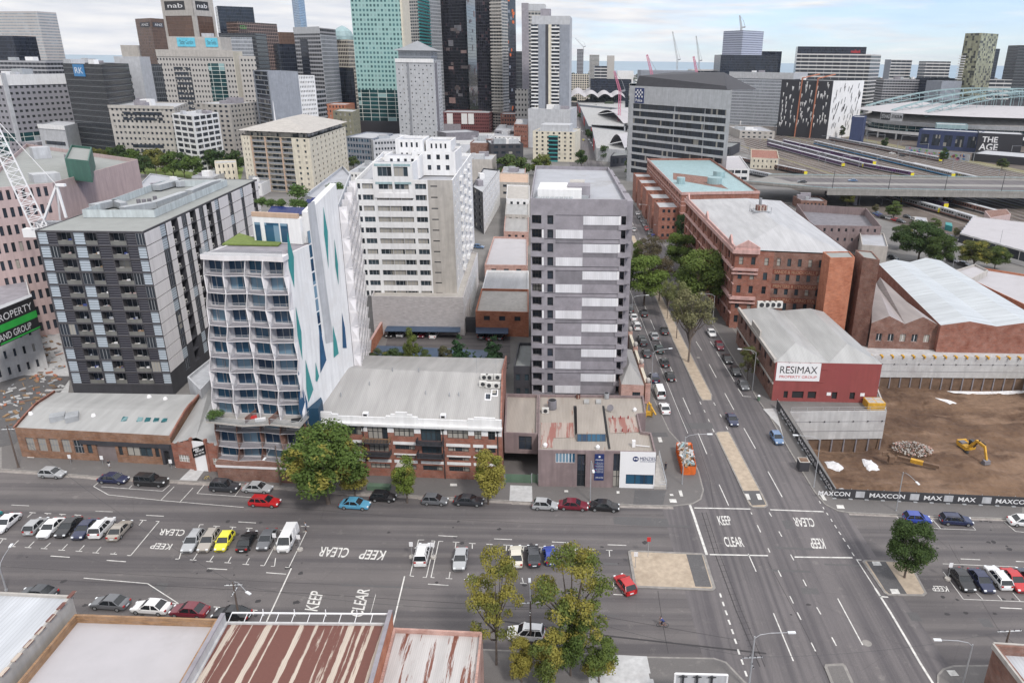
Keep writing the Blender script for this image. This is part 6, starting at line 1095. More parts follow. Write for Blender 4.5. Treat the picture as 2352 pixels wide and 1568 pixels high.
# honeycomb wing behind the side wall
hz_=49.;h0,h1=G(764,455,hz_).xy,G(800,436,hz_).xy;h0=SW.P(1,W1+.2,0,.0).xy;dirH=(SW.foot[2]-SW.foot[1]).normalized();h1=G(838,760,8).xy
HW=Bld('honeycomb_wing','rear wing with skewed honeycomb balconies beside the white side wall','building',[h0,h1,h1+Vector((-6,14)),h0+Vector((-10,10))],48.5,[MATS['pale_grey']],MATS['roof_pale']);Lh=HW.L(0);nh=5
for i in range(14):
 zb=48-(i+1)*3.05
 HW.face(0,rep(nh,Lh,.8),[(zb+.2,zb+2.6)],1.2,('glass_dark',2,'frame_grey'),0,z0=zb,z1=zb+3.05)
 for k in range(nh):
  u0=Lh*k/nh;w_=Lh/nh;sk=.45*(1 if(i+k)%2 else-1);m_=MB();wbox(m_,HW,0,u0+.1,u0+w_-.1,zb-.05,zb+.15,0,1.5);m_.hexa([HW.P(0,u0+sk-.08,zb,1.5),HW.P(0,u0+sk+.08,zb,1.5),HW.P(0,u0+.08,zb,0),HW.P(0,u0-.08,zb,0),HW.P(0,u0-sk-.08,zb+3.05,1.5),HW.P(0,u0-sk+.08,zb+3.05,1.5),HW.P(0,u0+.08,zb+3.05,0),HW.P(0,u0-.08,zb+3.05,0)]);wbox(m_,HW,0,u0+.1,u0+w_-.1,zb+.15,zb+1.1,1.42,1.48,1);HW.part(m_,'balcony',[MATS['white_panel'],MATS['rail_grey']])
HW.plainwall(0,0,0,48-14*3.05);HW.plainwall(0,0,48,48.5);HW.finish()
en=empty('entrance_canopy',G(668,1090),'glass entrance canopy on steel struts at the foot of the wave tower','canopy');m_=MB();q=[G(588+x/4,784+y/4,3.4)for x,y in((0,1095),(325,1098),(350,1035),(30,1020))];m_.hexa(q+[p+Vector((0,0,.12))for p in q]);m_.build('glass_roof',MATS['balcony_glass'],en)
for k in range(9):m_=MB();m_.bar(q[0].lerp(q[1],k/8)+Vector((0,0,.18)),q[3].lerp(q[2],k/8)+Vector((0,0,.18)),.1);m_.build('strut',MATS['frame_white'],en)
# ================================================================ near roofs at the bottom
def yd(P,d):return Vector((P.x+.0431*d,P.y-d))
def nearroof(name,label,xl,xr,z,wall,roof,par,D=42):
 a,b_=RP([xl,xr],z);return Bld(name,label,'building',[yd(a,D),yd(b_,D),b_,a],z,wall,roof,par=par)
N1=nearroof('tin_shed','white corrugated shed roof with rusty edges in the bottom left corner',(-260,1345),(165,1366),10.7,[MATS['beige_render']],MATS['tin_white'],.35)
m_=MB();a_,b_=N1.foot[2],yd(N1.foot[2],30)
for k in range(14):q=Vector((a_.x,a_.y,10.75)).lerp(Vector((b_.x,b_.y,10.75)),k/14);m_.obox(q,.5,1.3,.12,0)
N1.part(m_,'roof_flashing',MATS['tin_rust']);N1.finish()
N2=nearroof('warehouse','warehouse with a plain pale membrane roof behind an ochre brick parapet',(172,1409),(502,1420),9.3,[MATS['brick_ochre']],plain('membrane',(.42,.405,.42),.7,var=.05,scale=.3,streak=0,dirt=(.38,.365,.375)),1.1);N2.finish()
N3=nearroof('warehouse','warehouse with rust striped corrugated roof and white roof rail',(519,1426),(893,1429),8.9,[MATS['concrete_pale']],MATS['tin_rust'],.25)
for i_,mt in((1,'brick_orange'),(3,'concrete_pale')):
 m_=MB();wbox(m_,N3,i_,0,N3.L(i_)+(.8),6.5,10.1,-.05,.35);N3.part(m_,'party_wall',[MATS[mt]])
 m_=MB();wbox(m_,N3,i_,0,N3.L(i_)+.8,10.1,10.22,-.1,.42);N3.part(m_,'coping',MATS['conc_mid'])
m_=MB();A=N3.P(2,.3,9.2,1.2);B2=N3.P(2,N3.L(2)-.3,9.2,1.2);m_.bar(A,B2,.16);
for k in range(11):q=A.lerp(B2,k/10);m_.bar(q,q+Vector((-.02,-1.2,-.35)),.07)
for k in range(1,5):q=A.lerp(B2,k/5);m_.bar(q-Vector((0,0,.4)),q+Vector((0,0,.6)),.09)
N3.part(m_,'roof_rail',MATS['sign_white']);N3.finish()
N4=nearroof('warehouse','low warehouse with pale corrugated roof patched with rust and a brick parapet',(904,1440),(1108,1450),7.6,[MATS['brick_pink']],MATS['tin_patchy'],.6);N4.finish()
a,b_=RP([(2283,1478),(2500,1492)],7.3);N5=Bld('corner_shop','roofless brick corner building in the bottom right corner','building',[yd(a,30),yd(b_,30),b_,a],7.3,[MATS['brick_brown'],MATS['beige_render']],MATS['tin_white'],par=1.4)
m_=MB();wbox(m_,N5,3,0,N5.L(3),6.7,7.4,0,.25);wbox(m_,N5,2,0,N5.L(2),6.7,7.4,0,.25);N5.part(m_,'cornice',MATS['beige_render']);m_=MB();c_=N5.P(3,N5.L(3)-.6,7.3,-.3);m_.box(c_.x-.5,c_.y-.5,7.3,c_.x+.5,c_.y+.5,8.4);N5.part(m_,'corner_pier',MATS['beige_render']);N5.finish()
bb=empty('billboard',(14.5,69,0),'back of a white framed billboard cut by the bottom edge','billboard');A,B2=G(1551,1546,6.),G(1671,1549,6.);m_=MB();m_.bar(A-Vector((0,0,1.6)),B2-Vector((0,0,1.6)),.1,3.2,1);m_.bar(A,B2,.25,.12);m_.bar(A,A-Vector((0,0,3.2)),.2);m_.bar(B2,B2-Vector((0,0,3.2)),.2);m_.build('panel',[MATS['sign_white'],MATS['pale_grey']],bb)
for k in(.15,.42,.7):q=A.lerp(B2,k)-Vector((0,.25,0));m_=MB();m_.bar(q,Vector((q.x,q.y,0)),.22);m_.bar(q+Vector((-.5,0,-.2)),q+Vector((.5,0,-.2)),.1);m_.build('post',MATS['frame_dark'],bb)
# ================================================================ excavation
m,n,b=_mat('earth');p=wpos(n);c=mixc(n,ramp(n,noise(n,p,.09,7,.65),.35,.65),(.08,.045,.028),(.2,.125,.078));c=mixc(n,ramp(n,noise(n,p,.06,5,.6,(1,2.5,1)),.5,.62),c,(.23,.15,.1));c=mixc(n,ramp(n,noise(n,p,.9,6,.8),.3,.75),mixc(n,.35,c,(.04,.02,.015)),c);n.links.new(c,b.inputs['Base Color']);b.inputs['Roughness'].default_value=1;MATS['earth']=m
from mathutils import noise as mnoise
g=MB();nx,ny=130,130;x0,x1,y0,y1=49.5,129,113,192.5
def fz_(x,y):v=Vector((x,y,0));return PZ+1.3*mnoise.noise(v*.06)+.7*mnoise.noise(v*.22)+.3*mnoise.noise(v*.9)+.12*abs(math.sin(v.x*.35+v.y*1.5+3*mnoise.noise(v*.05)))+max(0,3.2-(y-115)*.35)*.9
vid=[[Vector((x0+(x1-x0)*i/nx,y0+(y1-y0)*j/ny,0))for i in range(nx+1)]for j in range(ny+1)]
for row in vid:
 for v in row:v.z=fz_(v.x,v.y)
for j in range(ny):
 for i in range(nx):g.q(vid[j][i],vid[j][i+1],vid[j+1][i+1],vid[j+1][i])
struct(g,'pit_floor',MATS['earth'],smooth=True)
def rwall(A,B2,label,dz,lowc=True):
 A,B2=Vector((*A,0)),Vector((*B2,0));d=(B2-A).normalized();nn=Vector((d.y,-d.x,0))*.35;t=empty('retaining_wall',A,label,'wall','retaining walls of the pit');w=MB();u=Vector((0,0,1));w.hexa([A+u*dz,B2+u*dz,B2-nn+u*dz,A-nn+u*dz,A+nn*.0+u*.15,B2+u*.15,B2-nn+u*.15,A-nn+u*.15]);w.build('concrete_face',MATS['concrete_pale'],t)
 for z in(dz*.35,dz*.7):j_=MB();j_.bar(A-Vector((0,0,-z))+nn*.05,B2+Vector((0,0,z))+nn*.05,.04,.08);j_.build('joint',MATS['conc_dark'],t)
 L_=(B2-A).length;s_=MB();s_.hexa([A-nn*2+u*(PZ-3),B2-nn*2+u*(PZ-3),B2-nn*3+u*(PZ-3),A-nn*3+u*(PZ-3),A-nn+u*dz,B2-nn+u*dz,B2-nn*2+u*dz,A-nn*2+u*dz]);s_.build('soil_face',MATS['soil_brown'],t)
 k=2.2
 while k<L_:pl=MB();q=A+d*k;pl.cyl(q+u*(PZ-3)-nn,q+u*dz-nn,.2,.2,8);pl.build('pile',MATS['conc_mid'],t);k+=2.9
 k=1.5
 while k<L_:an=MB();q=A+d*k;an.obox(q+u*(dz*.36)+nn*.25,.25,.25,.25,0);an.build('anchor',MATS['frame_dark'],t);k+=3.4
rwall((50.2,155.6),(72.8,156.8),'pale concrete retaining wall below the red painted building',-7.0);rwall((72.8,156.8),(80.2,191),'side retaining wall running back beside the red building',-6.);rwall((80.2,191),(128,191.5),'long far retaining wall of the excavation with yellow brackets on top',-6.0)
w=MB();
for A,B2 in(((50.2,119.2),(50.2,155.6)),((128,114.5),(50.2,119.3))):w.q((*A,0),(*B2,0),(*B2,PZ-3),(*A,PZ-3))
struct(w,'pit_side',MATS['soil_brown'])
slab('service_lane',[(80.4,191.8),(128,192.2),(128,200),(81.5,199)],.12,MATS['concrete_pale'],False,True)
for k in range(16):
 m_=MB();x=82+k*2.9;m_.box(x-.3,190.9,.15,x+.3,192.3,.35);m_.box(x-.1,190.7,-.3,x+.1,191.1,.3);single(m_,'bracket',MATS['yellow_steel'],'yellow steel bracket on the rim of the far retaining wall','bracket','yellow brackets on the pit rim')
sr=empty('site_railing',(51,156,0),'thin site handrail along the top of the left retaining wall','railing')
for z in(.55,1.1):m_=MB();m_.bar((50.5,155.9,z),(72.6,157.0,z),.06);m_.build('rail',MATS['rail_metal'],sr)
for k in range(7):m_=MB();m_.bar((50.5+3.68*k,155.9+.18*k,0),(50.5+3.68*k,155.9+.18*k,1.1),.07);m_.build('post',MATS['rail_metal'],sr)
plain('chalk',(.72,.72,.74),.9,var=.1);plain('hoard_dark',(.045,.045,.05),.7,var=.1,streak=0)
def px3(x,y,z=PZ):return G(1764+x/4,784+y/4,z)
for k,(pts,lb)in enumerate([([(520,1060),(600,1050),(640,1090),(695,1150),(670,1165),(560,1130)],'left patch of white plaster on the pit floor'),([(858,1062),(950,1058),(1000,1110),(1028,1160),(930,1165),(880,1110)],'right patch of white plaster on the pit floor'),([(625,1260),(700,1230),(840,1270),(890,1350),(800,1370),(660,1350)],'large spill of white plaster beside the hoarding corner'),([(1540,512),(1600,505),(1750,530),(1680,545)],'thin white streak in the middle of the pit'),([(1650,420),(2352,425),(2400,445),(1850,440)],'long white spill at the foot of the far wall')]):
 m_=MB();Q=[px3(*q,PZ+(2.6 if k==2 else .9))for q in pts];Q2=[]
 for a_,b_ in zip(Q,Q[1:]+Q[:1]):
  for t_ in(0,.33,.66):v=a_.lerp(b_,t_)+Vector((rnd.uniform(-.25,.25),rnd.uniform(-.25,.25),0));Q2.append(v.xy)
 Q2=Q2[::-1];z_=Q[0].z;ar_=sum(Q2[i].x*Q2[(i+1)%len(Q2)].y-Q2[(i+1)%len(Q2)].x*Q2[i].y for i in range(len(Q2)));Q2=Q2 if ar_>0 else Q2[::-1];cz_=sum(Q2,Vector((0,0)))/len(Q2);R3=[[Vector((*cz_.lerp(v,f_),0))for v in Q2]for f_ in(.02,.35,.7,1)];[setattr(v,'z',fz_(v.x,v.y)+(.05 if i_==3 else .3 if i_==2 else .38))for i_,R4 in enumerate(R3)for v in R4];m_.loft(R3[::-1],caps=False);o=single(m_,'plaster_spill',MATS['chalk'],lb,'spill','white spills in the pit')
r_=random.Random(9);m_=MB();C_=px3(1320,1000,PZ)
for _ in range(700):
 a_,rr_=r_.uniform(0,6.28),r_.random()**.6;x,y=C_.x+math.cos(a_)*rr_*4.6+math.sin(a_)*0,C_.y+math.sin(a_)*rr_*3.6;h_=1.9*(1-rr_)**.8;s_=r_.uniform(.12,.42);m_.obox((x,y,PZ+.3+h_*r_.random()),s_,s_*r_.uniform(.5,1),s_*.6,r_.uniform(0,3),r_.choice([0,0,1,2]))
o=single(m_,'rubble_heap',[MATS['beige_render'],MATS['brick_pink'],MATS['soil_brown']],'heap of broken concrete and brick in the middle of the pit','rubble');o['kind']='stuff'
# excavator
EX=px3(1815,1010,PZ+.2);ex=empty('excavator',(0,0,0),'yellow excavator with its boom reaching towards the camera in the pit','excavator')
for s_ in(-1,1):m_=MB();m_.loft([[(-1.9,y,.35),(-1.9,y,.7),(-1.5,y,.98),(1.5,y,.98),(1.9,y,.7),(1.9,y,.35),(1.5,y,0),(-1.5,y,0)]for y in(s_*1.0-.3,s_*1.0+.3)]);m_.build('track',MATS['frame_dark'],ex)
m_=MB();m_.box(-1.7,-1.3,1.05,1.3,1.3,1.9);m_.box(-2.1,-1.2,1.2,-1.6,1.2,2.2);m_.cyl((0,0,.8),(0,0,1.1),.8,.8,12);m_.build('body',MATS['yellow_steel'],ex);m_=MB();m_.box(-1.5,-1.2,1.9,-.2,.2,2.25);m_.build('engine_cover',MATS['conc_dark'],ex)
m_=MB();m_.hexa([(-.1,.35,1.9),(1.35,.35,1.9),(1.35,1.3,1.9),(-.1,1.3,1.9),(-.1,.4,3.1),(1.1,.4,3.1),(1.1,1.25,3.1),(-.1,1.25,3.1)]);m_.build('cab',MATS['car_glass'],ex)
m_=MB();m_.bar((.9,-.1,1.7),(2.9,-.1,4.3),.5,.6);m_.bar((2.8,-.1,4.2),(5.4,-.1,4.0),.45,.5);m_.build('boom',MATS['yellow_steel'],ex);m_=MB();m_.bar((5.2,-.1,4.3),(6.6,-.1,1.4),.38,.45);m_.build('arm',MATS['yellow_steel'],ex)
m_=MB();m_.bar((2.2,-.1,2.2),(3.6,-.1,4.9),.16);m_.bar((4.2,-.1,4.8),(5.5,-.1,4.7),.16);m_.build('hydraulic_ram',MATS['frame_dark'],ex);m_=MB();m_.loft([[(6.3,y,1.5),(7.1,y,1.3),(7.2,y,.5),(6.5,y,.1),(5.9,y,.5)]for y in(-.85,.65)]);m_.build('bucket',MATS['conc_dark'],ex)
ex.location=EX;ex.rotation_euler=(0,0,R(-78))
m_=MB();q=px3(1190,1060,PZ+.9);m_.bar(q,q+Vector((7.4,-4.5,.1)),.7,.7);m_.bar(q+Vector((2.4,-1.4,.02)),q+Vector((4.6,-2.8,.05)),.85,.85,1);single(m_,'drill_auger',[MATS['soil_brown'],MATS['yellow_steel']],'rusty boring attachment with a yellow middle lying in front of the rubble','attachment')
m_=MB();q=px3(1130,1090,PZ+.6);m_.box(q.x-.6,q.y-.5,q.z-.4,q.x+.6,q.y+.5,q.z+1.1);m_.box(q.x-1.8,q.y+.7,q.z+.6,q.x-.5,q.y+1.,q.z+1.6);single(m_,'digger_bucket',MATS['soil_brown'],'rusty digger bucket left of the boring attachment','bucket')
# yellow open bin, planter bin, orange skip
q=G(1764+982/4,784+615/4,0);sk=empty('site_bin',q,'yellow steel bin with four compartments on the retaining wall','bin');m_=MB();m_.box(q.x-2.,q.y-.8,0,q.x+2.,q.y+2.6,1.7);m_.build('body',MATS['yellow_steel'],sk);m_=MB();[m_.box(q.x-1.8+i*1.9,q.y-.6+j*1.6,1.7,q.x-.1+i*1.9,q.y+.8+j*1.6,1.72)for i in(0,1)for j in(0,1)];m_.build('compartment',MATS['beige_render'],sk)
q=G(1764+328/4,784+1190/4,.13);sk=empty('rubbish_bin',q,'dark square bin with open top between the kerb and the hoarding','bin');m_=MB();m_.box(q.x-.95,q.y-.1,.13,q.x+.95,q.y+1.8,2.1);m_.build('body',MATS['charcoal'],sk);m_=MB();m_.box(q.x-1.0,q.y-.15,2.1,q.x+1.0,q.y+1.85,2.18);m_.box(q.x-.8,q.y+.05,2.18,q.x+.8,q.y+1.65,2.2,1);m_.build('rim',[MATS['beige_render'],MATS['soil_brown']],sk)
SK=[G(1176+x/4,784+y/4,.13)for x,y in((1565,1225),(1680,1225),(1640,1010),(1510,1010))];sk=empty('skip',SK[0],'long orange skip full of demolition waste on the street corner','skip');m_=MB();up=Vector((0,0,2.0));c_=sum(SK,Vector())/4
top=[c_+(v-c_)*1.04+up for v in SK];inn=[c_+(v-c_)*.96+up*.8 for v in SK];m_.q(*SK[::-1]);[m_.q(SK[k],SK[(k+1)%4],top[(k+1)%4],top[k])for k in range(4)];[m_.q(top[k],top[(k+1)%4],inn[(k+1)%4],inn[k])for k in range(4)]
for k in range(9):
 for e in(0,1):a_=SK[1+2*e].lerp(SK[(2+2*e)%4],(k+.5)/9);o_=Vector((.12 if e==0 else-.12,0,0));m_.bar(a_+o_,a_+o_+up,.14)
m_.build('bin',MATS['orange_steel'],sk);m_=MB();m_.q(*inn);m_.build('load_bed',MATS['soil_brown'],sk);m_=MB()
for _ in range(60):a_,b_=r_.uniform(.1,.9),r_.uniform(.05,.95);q=inn[0].lerp(inn[1],a_).lerp(inn[3].lerp(inn[2],a_),b_);m_.bar(q+Vector((r_.uniform(-.8,.8),r_.uniform(-1,1),r_.uniform(0,.4))),q+Vector((r_.uniform(-.8,.8),r_.uniform(-1,1),r_.uniform(.2,.8))),r_.uniform(.12,.6),r_.uniform(.08,.4),r_.randint(0,3))
m_.build('waste',[MATS['timber'],MATS['beige_render'],MATS['concrete_pale'],MATS['copper_teal']],sk,kind='stuff')
# hoarding with lettering
def hoard(A,B2,label,words):
 A,B2=Vector((*A,.12)),Vector((*B2,.12));d=(B2-A).normalized();nn=Vector((d.y,-d.x,0));L_=(B2-A).length;t=empty('site_hoarding',A,label,'hoarding','hoardings round the pit');H_=2.0
 m_=MB();m_.bar(A+Vector((0,0,H_/2)),B2+Vector((0,0,H_/2)),.06,H_);m_.build('banner_fabric',MATS['hoard_dark'],t)
 k=0
 while k<=L_:m_=MB();q=A+d*k;m_.bar(q-nn*.08,q-nn*.08+Vector((0,0,H_+.15)),.06);m_.obox(q+nn*.15,.7,.25,.12,math.atan2(d.y,d.x));m_.build('fence_post',MATS['rail_metal'],t);k+=2.9
 for s,u0,u1 in words:
  m_=MB();u=Vector((0,0,1));P_=lambda a_,z:A+d*a_+u*z+nn*.06
  if s=='#':m_.q(P_(u0,.4),P_(u1,.4),P_(u1,1.7),P_(u0,1.7));m_.build('logo_panel',MATS['pale_grey'],t)
  else:text_on(m_,s,P_(u0,.55),P_(u1,.55),P_(u0,1.45),0,.015);m_.build('lettering',MATS['sign_white'],t)
HA,HB=Vector((48.6,119.5)),Vector((96,116.5));LH=(HB-HA).length;hu=lambda x:(G(1764+x/4,1151,0).xy-HA).dot((HB-HA).normalized())
hoard(HA,HB,'dark hoarding with white lettering along the front of the pit',[('MAXCON',hu(600)-2.6,hu(755)),('#',hu(805),hu(885)),('MAXCON',hu(930),hu(1245)),('#',hu(1290),hu(1370)),('MAX',hu(1415),hu(1575)),('#',hu(1590),hu(1670)),('MAX',hu(1715),hu(1870)),('#',hu(1925),hu(2005)),('MAXCON',hu(2045),hu(2352))])
hoard((47.6,158),(48.5,119.6),'dark hoarding with white lettering along the big street side of the pit',[('MAXCON',3.5,14),('MAXCON',17,28),('MAXCON',30.5,38)])
# ================================================================ generic block builder
ST={'dk':('glass_dark',1,'frame_dark'),'w':('window_glass',1,'frame_dark'),'rb':('glass_dark',8,'frame_dark'),'rbw':('window_glass',8,'frame_grey'),'bal':('window_glass',3,'frame_grey'),'pl':('glass_pale',2,'frame_white'),'tl':('glass_teal',3,'frame_white'),'bl':('glass_blue',3,'frame_dark')}
def punch(b_,i,n,frac,fh,sill,wh,st='dk',z0=None,z1=None,depth=.3,mg=1.0,base=0.,u0=0.,u1=None,skip=None,mat=0,seg=None):
 z0=b_.z0 if z0 is None else z0;z1=b_.z1 if z1 is None else z1;Lw=b_.L(i)if u1 is None else u1;k=max(1,int((z1-z0-base)/fh))
 cols=[(u0+a_,u0+c_)for a_,c_ in rep(n,Lw-u0,frac,mg)];b_.face(i,cols,[(z1-(k-j)*fh+sill,z1-(k-j)*fh+sill+wh)for j in range(k)],depth,ST[st]if isinstance(st,str)else st,mat,z0=z0,z1=z1,u0=u0,u1=Lw,skip=skip)
def block(name,label,foot,z,wall,roof='roof_pale',f0=None,f1=None,f3=None,par=.7,plant=0,group=None,z0=0.,fin=True,cat='building',limit=100):
 b_=Bld(name,label,cat,foot,z,[MATS[w_]for w_ in([wall]if isinstance(wall,str)else wall)],MATS[roof],z0=z0,par=par,group=group)
 for i,f in((0,f0),(1,f1),(3,f3)):
  if f:kw=f[-1]if isinstance(f[-1],dict)else{};punch(b_,i,*[x for x in f if not isinstance(x,dict)],**kw)
 r2=random.Random(int(z*7)+len(label))
 for k in range(plant):
  a_,o_=r2.uniform(.15,.8),r2.uniform(.15,.8);dx=min(b_.L(0),30)*r2.uniform(.12,.4);q=Vector(b_.foot[0]).lerp(Vector(b_.foot[1]),a_).lerp(Vector(b_.foot[-1]).lerp(Vector(b_.foot[-2]),a_),o_);d=b_.foot[1]-b_.foot[0];roofbox(b_,'roof_plant',(q.x,q.y,z-par),dx,dx*r2.uniform(.4,.9),r2.uniform(1.2,3.2)*(1+z/90),math.atan2(d.y,d.x),r2.choice(['galv','pale_grey','conc_mid','white_render']))
 if fin:b_.finish(limit)
 return b_
def far(pts,ref,D=None):
 """footprint from (photo x, forward metres) at photo row ref: left, corner, right (or left, right and a depth)"""
 P_=[W(x,ref,Y).xy for x,Y in pts]
 if len(P_)==2:d=(P_[1]-P_[0]).normalized();o=Vector((-d.y,d.x))*(D or 30);return[P_[0],P_[1],P_[1]+o,P_[0]+o]
 return[P_[0],P_[1],P_[2],P_[0]+P_[2]-P_[1]]
 # ---------------- red painted building, ornate brick building, stepped block
f=RP([(1783,822),(2028,827),(1893,708),(1698,703)],10.9)
RX=Bld('painted_building','brick building with a red painted end wall and white property sign by the pit','building',f,9.9,[MATS['red_paint'],MATS['brick_brown']],flat=False);L0=RX.L(0)
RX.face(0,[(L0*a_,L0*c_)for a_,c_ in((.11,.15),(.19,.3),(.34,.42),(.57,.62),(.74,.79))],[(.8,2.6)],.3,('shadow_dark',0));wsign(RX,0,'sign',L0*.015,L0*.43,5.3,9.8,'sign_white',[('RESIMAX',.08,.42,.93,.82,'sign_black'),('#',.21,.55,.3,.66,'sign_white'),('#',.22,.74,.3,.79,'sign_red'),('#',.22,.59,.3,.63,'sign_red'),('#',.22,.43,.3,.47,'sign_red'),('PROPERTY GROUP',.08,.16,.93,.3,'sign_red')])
for k in range(4):m_=MB();u=L0*(.12+.1*k);m_.bar(RX.P(0,u,9.95,0),RX.P(0,u+.2,9.9,.5),.05);RX.part(m_,'sign_lamp',MATS['frame_dark'])
for a_,c_,z in((.44,.5,8.2),(.42,.48,5.0)):m_=MB();wbox(m_,RX,0,L0*a_,L0*c_,z,z+.2,0,.12);RX.part(m_,'ledge',MATS['red_paint'])
for a_ in(.52,.84):m_=MB();wbox(m_,RX,0,L0*a_,L0*(a_+.04),1.7,2.5,0,.06);RX.part(m_,'notice',MATS['sign_white'])
punch(RX,3,7,.42,4.4,1.5,2.2,'dk',mat=1,mg=1.5)
q=[Vector((p_.x,p_.y,9.9))for p_ in RX.foot];m_=MB();zr=Vector((0,0,2.6))
for s0,s1 in((0,.5),(.5,1.)):
 f0_,f1_=q[0].lerp(q[1],s0),q[0].lerp(q[1],s1);b0_,b1_=q[3].lerp(q[2],s0),q[3].lerp(q[2],s1);ra,rb=f0_.lerp(f1_,.5).lerp(b0_.lerp(b1_,.5),.16)+zr,f0_.lerp(f1_,.5).lerp(b0_.lerp(b1_,.5),.86)+zr
 m_.q(f0_,f1_,ra);m_.q(f1_,b1_,rb,ra);m_.q(b1_,b0_,rb);m_.q(b0_,f0_,ra,rb)
RX.part(m_,'roof',MATS['tin_pale'])
m_=MB();wbox(m_,RX,3,0,RX.L(3),9.7,10.6,-.2,.4);wbox(m_,RX,3,RX.L(3)*.4,RX.L(3)*.62,10.6,12.2,-.2,.2);wbox(m_,RX,3,0,RX.L(3),4.3,4.7,0,.25);RX.part(m_,'cornice',MATS['beige_render'])
for k in range(4):aircon(RX.root,G(1748+k*13,706,11.5),0,2.2)
RX.finish()
f=RP([(1691,566),(1965,577),(1797,455),(1578,452)],25.);SM=Bld('ornate_brick_building','five storey ornate red brick building with pink cornices and faded painted lettering','building',f,23.8,[MATS['brick_red'],MATS['brick_brown']],flat=False,par=0);L0,L3=SM.L(0),SM.L(3);FZ=[1.2,5.6,10.4,14.6,19.0]
for a_,c_,n_,fr in((0,.21,2,.34),(.21,.33,1,.3),(.33,.95,7,.36),(.95,1,0,0)):SM.face(0,[(L0*a_+x0,L0*a_+x1)for x0,x1 in rep(n_,L0*(c_-a_),fr)]if n_ else[],[(z+.7,z+3.0)for z in FZ]if n_ else[],.3,('window_glass',1,'frame_dark',.5),0 if a_<.3 else 1,u0=L0*a_,u1=L0*c_)
SM.face(3,rep(18,L3,.5,1),[(z+.7,z+3.1)for z in FZ],.35,('window_glass',2,'frame_dark',.5),0)
m_=MB();[wbox(m_,SM,3,0,L3+.7,z,z+h_,0,o_)for z,h_,o_ in((23.1,1.2,1.0),(24.3,.8,.4),(18.0,.7,.7),(9.2,.9,.8),(4.8,.4,.4),(13.8,.3,.3))];[wbox(m_,SM,0,-.7,L0*.205,z,z+h_,0,o_)for z,h_,o_ in((23.1,1.2,.9),(24.3,.8,.4),(18.0,.7,.6),(16.9,.4,.5),(9.2,.9,.7),(8.0,.4,.5))];SM.part(m_,'cornice',MATS['pink_trim'])
for k in range(10):m_=MB();u=L3*(k/9.3)+.3;wbox(m_,SM,3,u,u+.9,.2,23.1,0,.35);SM.part(m_,'pilaster',MATS['brick_red'])
for u in(L3*.06,L3*.5,L3*.93):m_=MB();m_.q(SM.P(3,u-2.4,25.1,.5),SM.P(3,u+2.4,25.1,.5),SM.P(3,u,27.3,.5));m_.q(SM.P(3,u+2.4,25.1,0),SM.P(3,u-2.4,25.1,0),SM.P(3,u,27.3,0));m_.q(SM.P(3,u-2.4,25.1,.5),SM.P(3,u,27.3,.5),SM.P(3,u,27.3,0),SM.P(3,u-2.4,25.1,0));m_.q(SM.P(3,u,27.3,.5),SM.P(3,u+2.4,25.1,.5),SM.P(3,u+2.4,25.1,0),SM.P(3,u,27.3,0));SM.part(m_,'pediment',MATS['pink_trim'])
m_=MB();a_,c_=0,L0*.2;m_.q(SM.P(0,a_,25.1,.5),SM.P(0,c_,25.1,.5),SM.P(0,(a_+c_)/2,27,.5));m_.q(SM.P(0,a_,25.1,.5),SM.P(0,(a_+c_)/2,27,.5),SM.P(0,(a_+c_)/2,27,-.3),SM.P(0,a_,25.1,-.3));m_.q(SM.P(0,c_,25.1,-.3),SM.P(0,(a_+c_)/2,27,-.3),SM.P(0,(a_+c_)/2,27,.5),SM.P(0,c_,25.1,.5));SM.part(m_,'pediment',MATS['pink_trim'])
plain('faded_paint',(.34,.2,.13),.9,var=.3,scale=2);plain('faded_band',(.2,.06,.04),.9,var=.25,scale=1)
for z,s,t1 in((17.5,'SANDS & McDOUGALL P',.97),(13.2,'PRINTERS & LITHOGRAP',.97),(9.0,'MANUFACTURING STA',.95)):
 m_=MB();wquad(m_,SM,0,[(L0*.33,z-.25),(L0*.72,z-.25),(L0*.72,z+1.25),(L0*.33,z+1.25)],.02,0,px=False);text_on(m_,s,SM.P(0,L0*.345,z,.05),SM.P(0,L0*.715,z,.05),SM.P(0,L0*.345,z+1.0,.05),1,.03);SM.part(m_,'painted_lettering',[MATS['faded_band'],MATS['faded_paint']])
hip(SM,inset(SM.foot,.6),24.,28.,.22,'tin_bright')
wt=G(1745,497,26);
for dx,dy,dz,mt,s_ in((0,0,2.6,'galv',4.2),(.3,.4,4.2,'tin_rust',2.6)):roofbox(SM,'roof_tank',(wt.x+dx,wt.y+dy,25.5),s_*1.2,s_,dz,.1,mt)
m_=MB();[m_.bar((wt.x+a_,wt.y+c_,24.5),(wt.x+a_,wt.y+c_,29.5),.14)for a_ in(-3,0,3)for c_ in(-2.6,2.6)];[m_.bar((wt.x-3,wt.y+c_,z),(wt.x+3,wt.y+c_,z),.12)for c_ in(-2.6,2.6)for z in(26.5,28)];m_.cyl((wt.x,wt.y+1,29),(wt.x,wt.y+1,32),.5,.5,10);SM.part(m_,'tank_frame',MATS['frame_grey']);SM.finish()
for nm,pts,lb,ht in(('stair_tower',[(1907,592),(1964,591),(1951,577),(1890,578)],'plain orange brick stair tower in front of the lettered wall','brick_orange'),('stair_tower',[(1983,591),(2021,597),(2003,577),(1965,574)],'dark brick stair tower right of the orange one','brick_brown')):
 block(nm,lb,RP(pts,25.2),25.2,ht,'roof_greygreen',par=.3,cat='tower')
f=RP([(1566,443),(1745,440),(1632,364),(1487,364)],21.5);SB=Bld('courtyard_block','banded red brick block with pale blue-green roof and courtyard','building',f,21.5,[MATS['brick_red'],MATS['cream_render']],MATS['copper_teal'],par=1.0)
m_=MB()
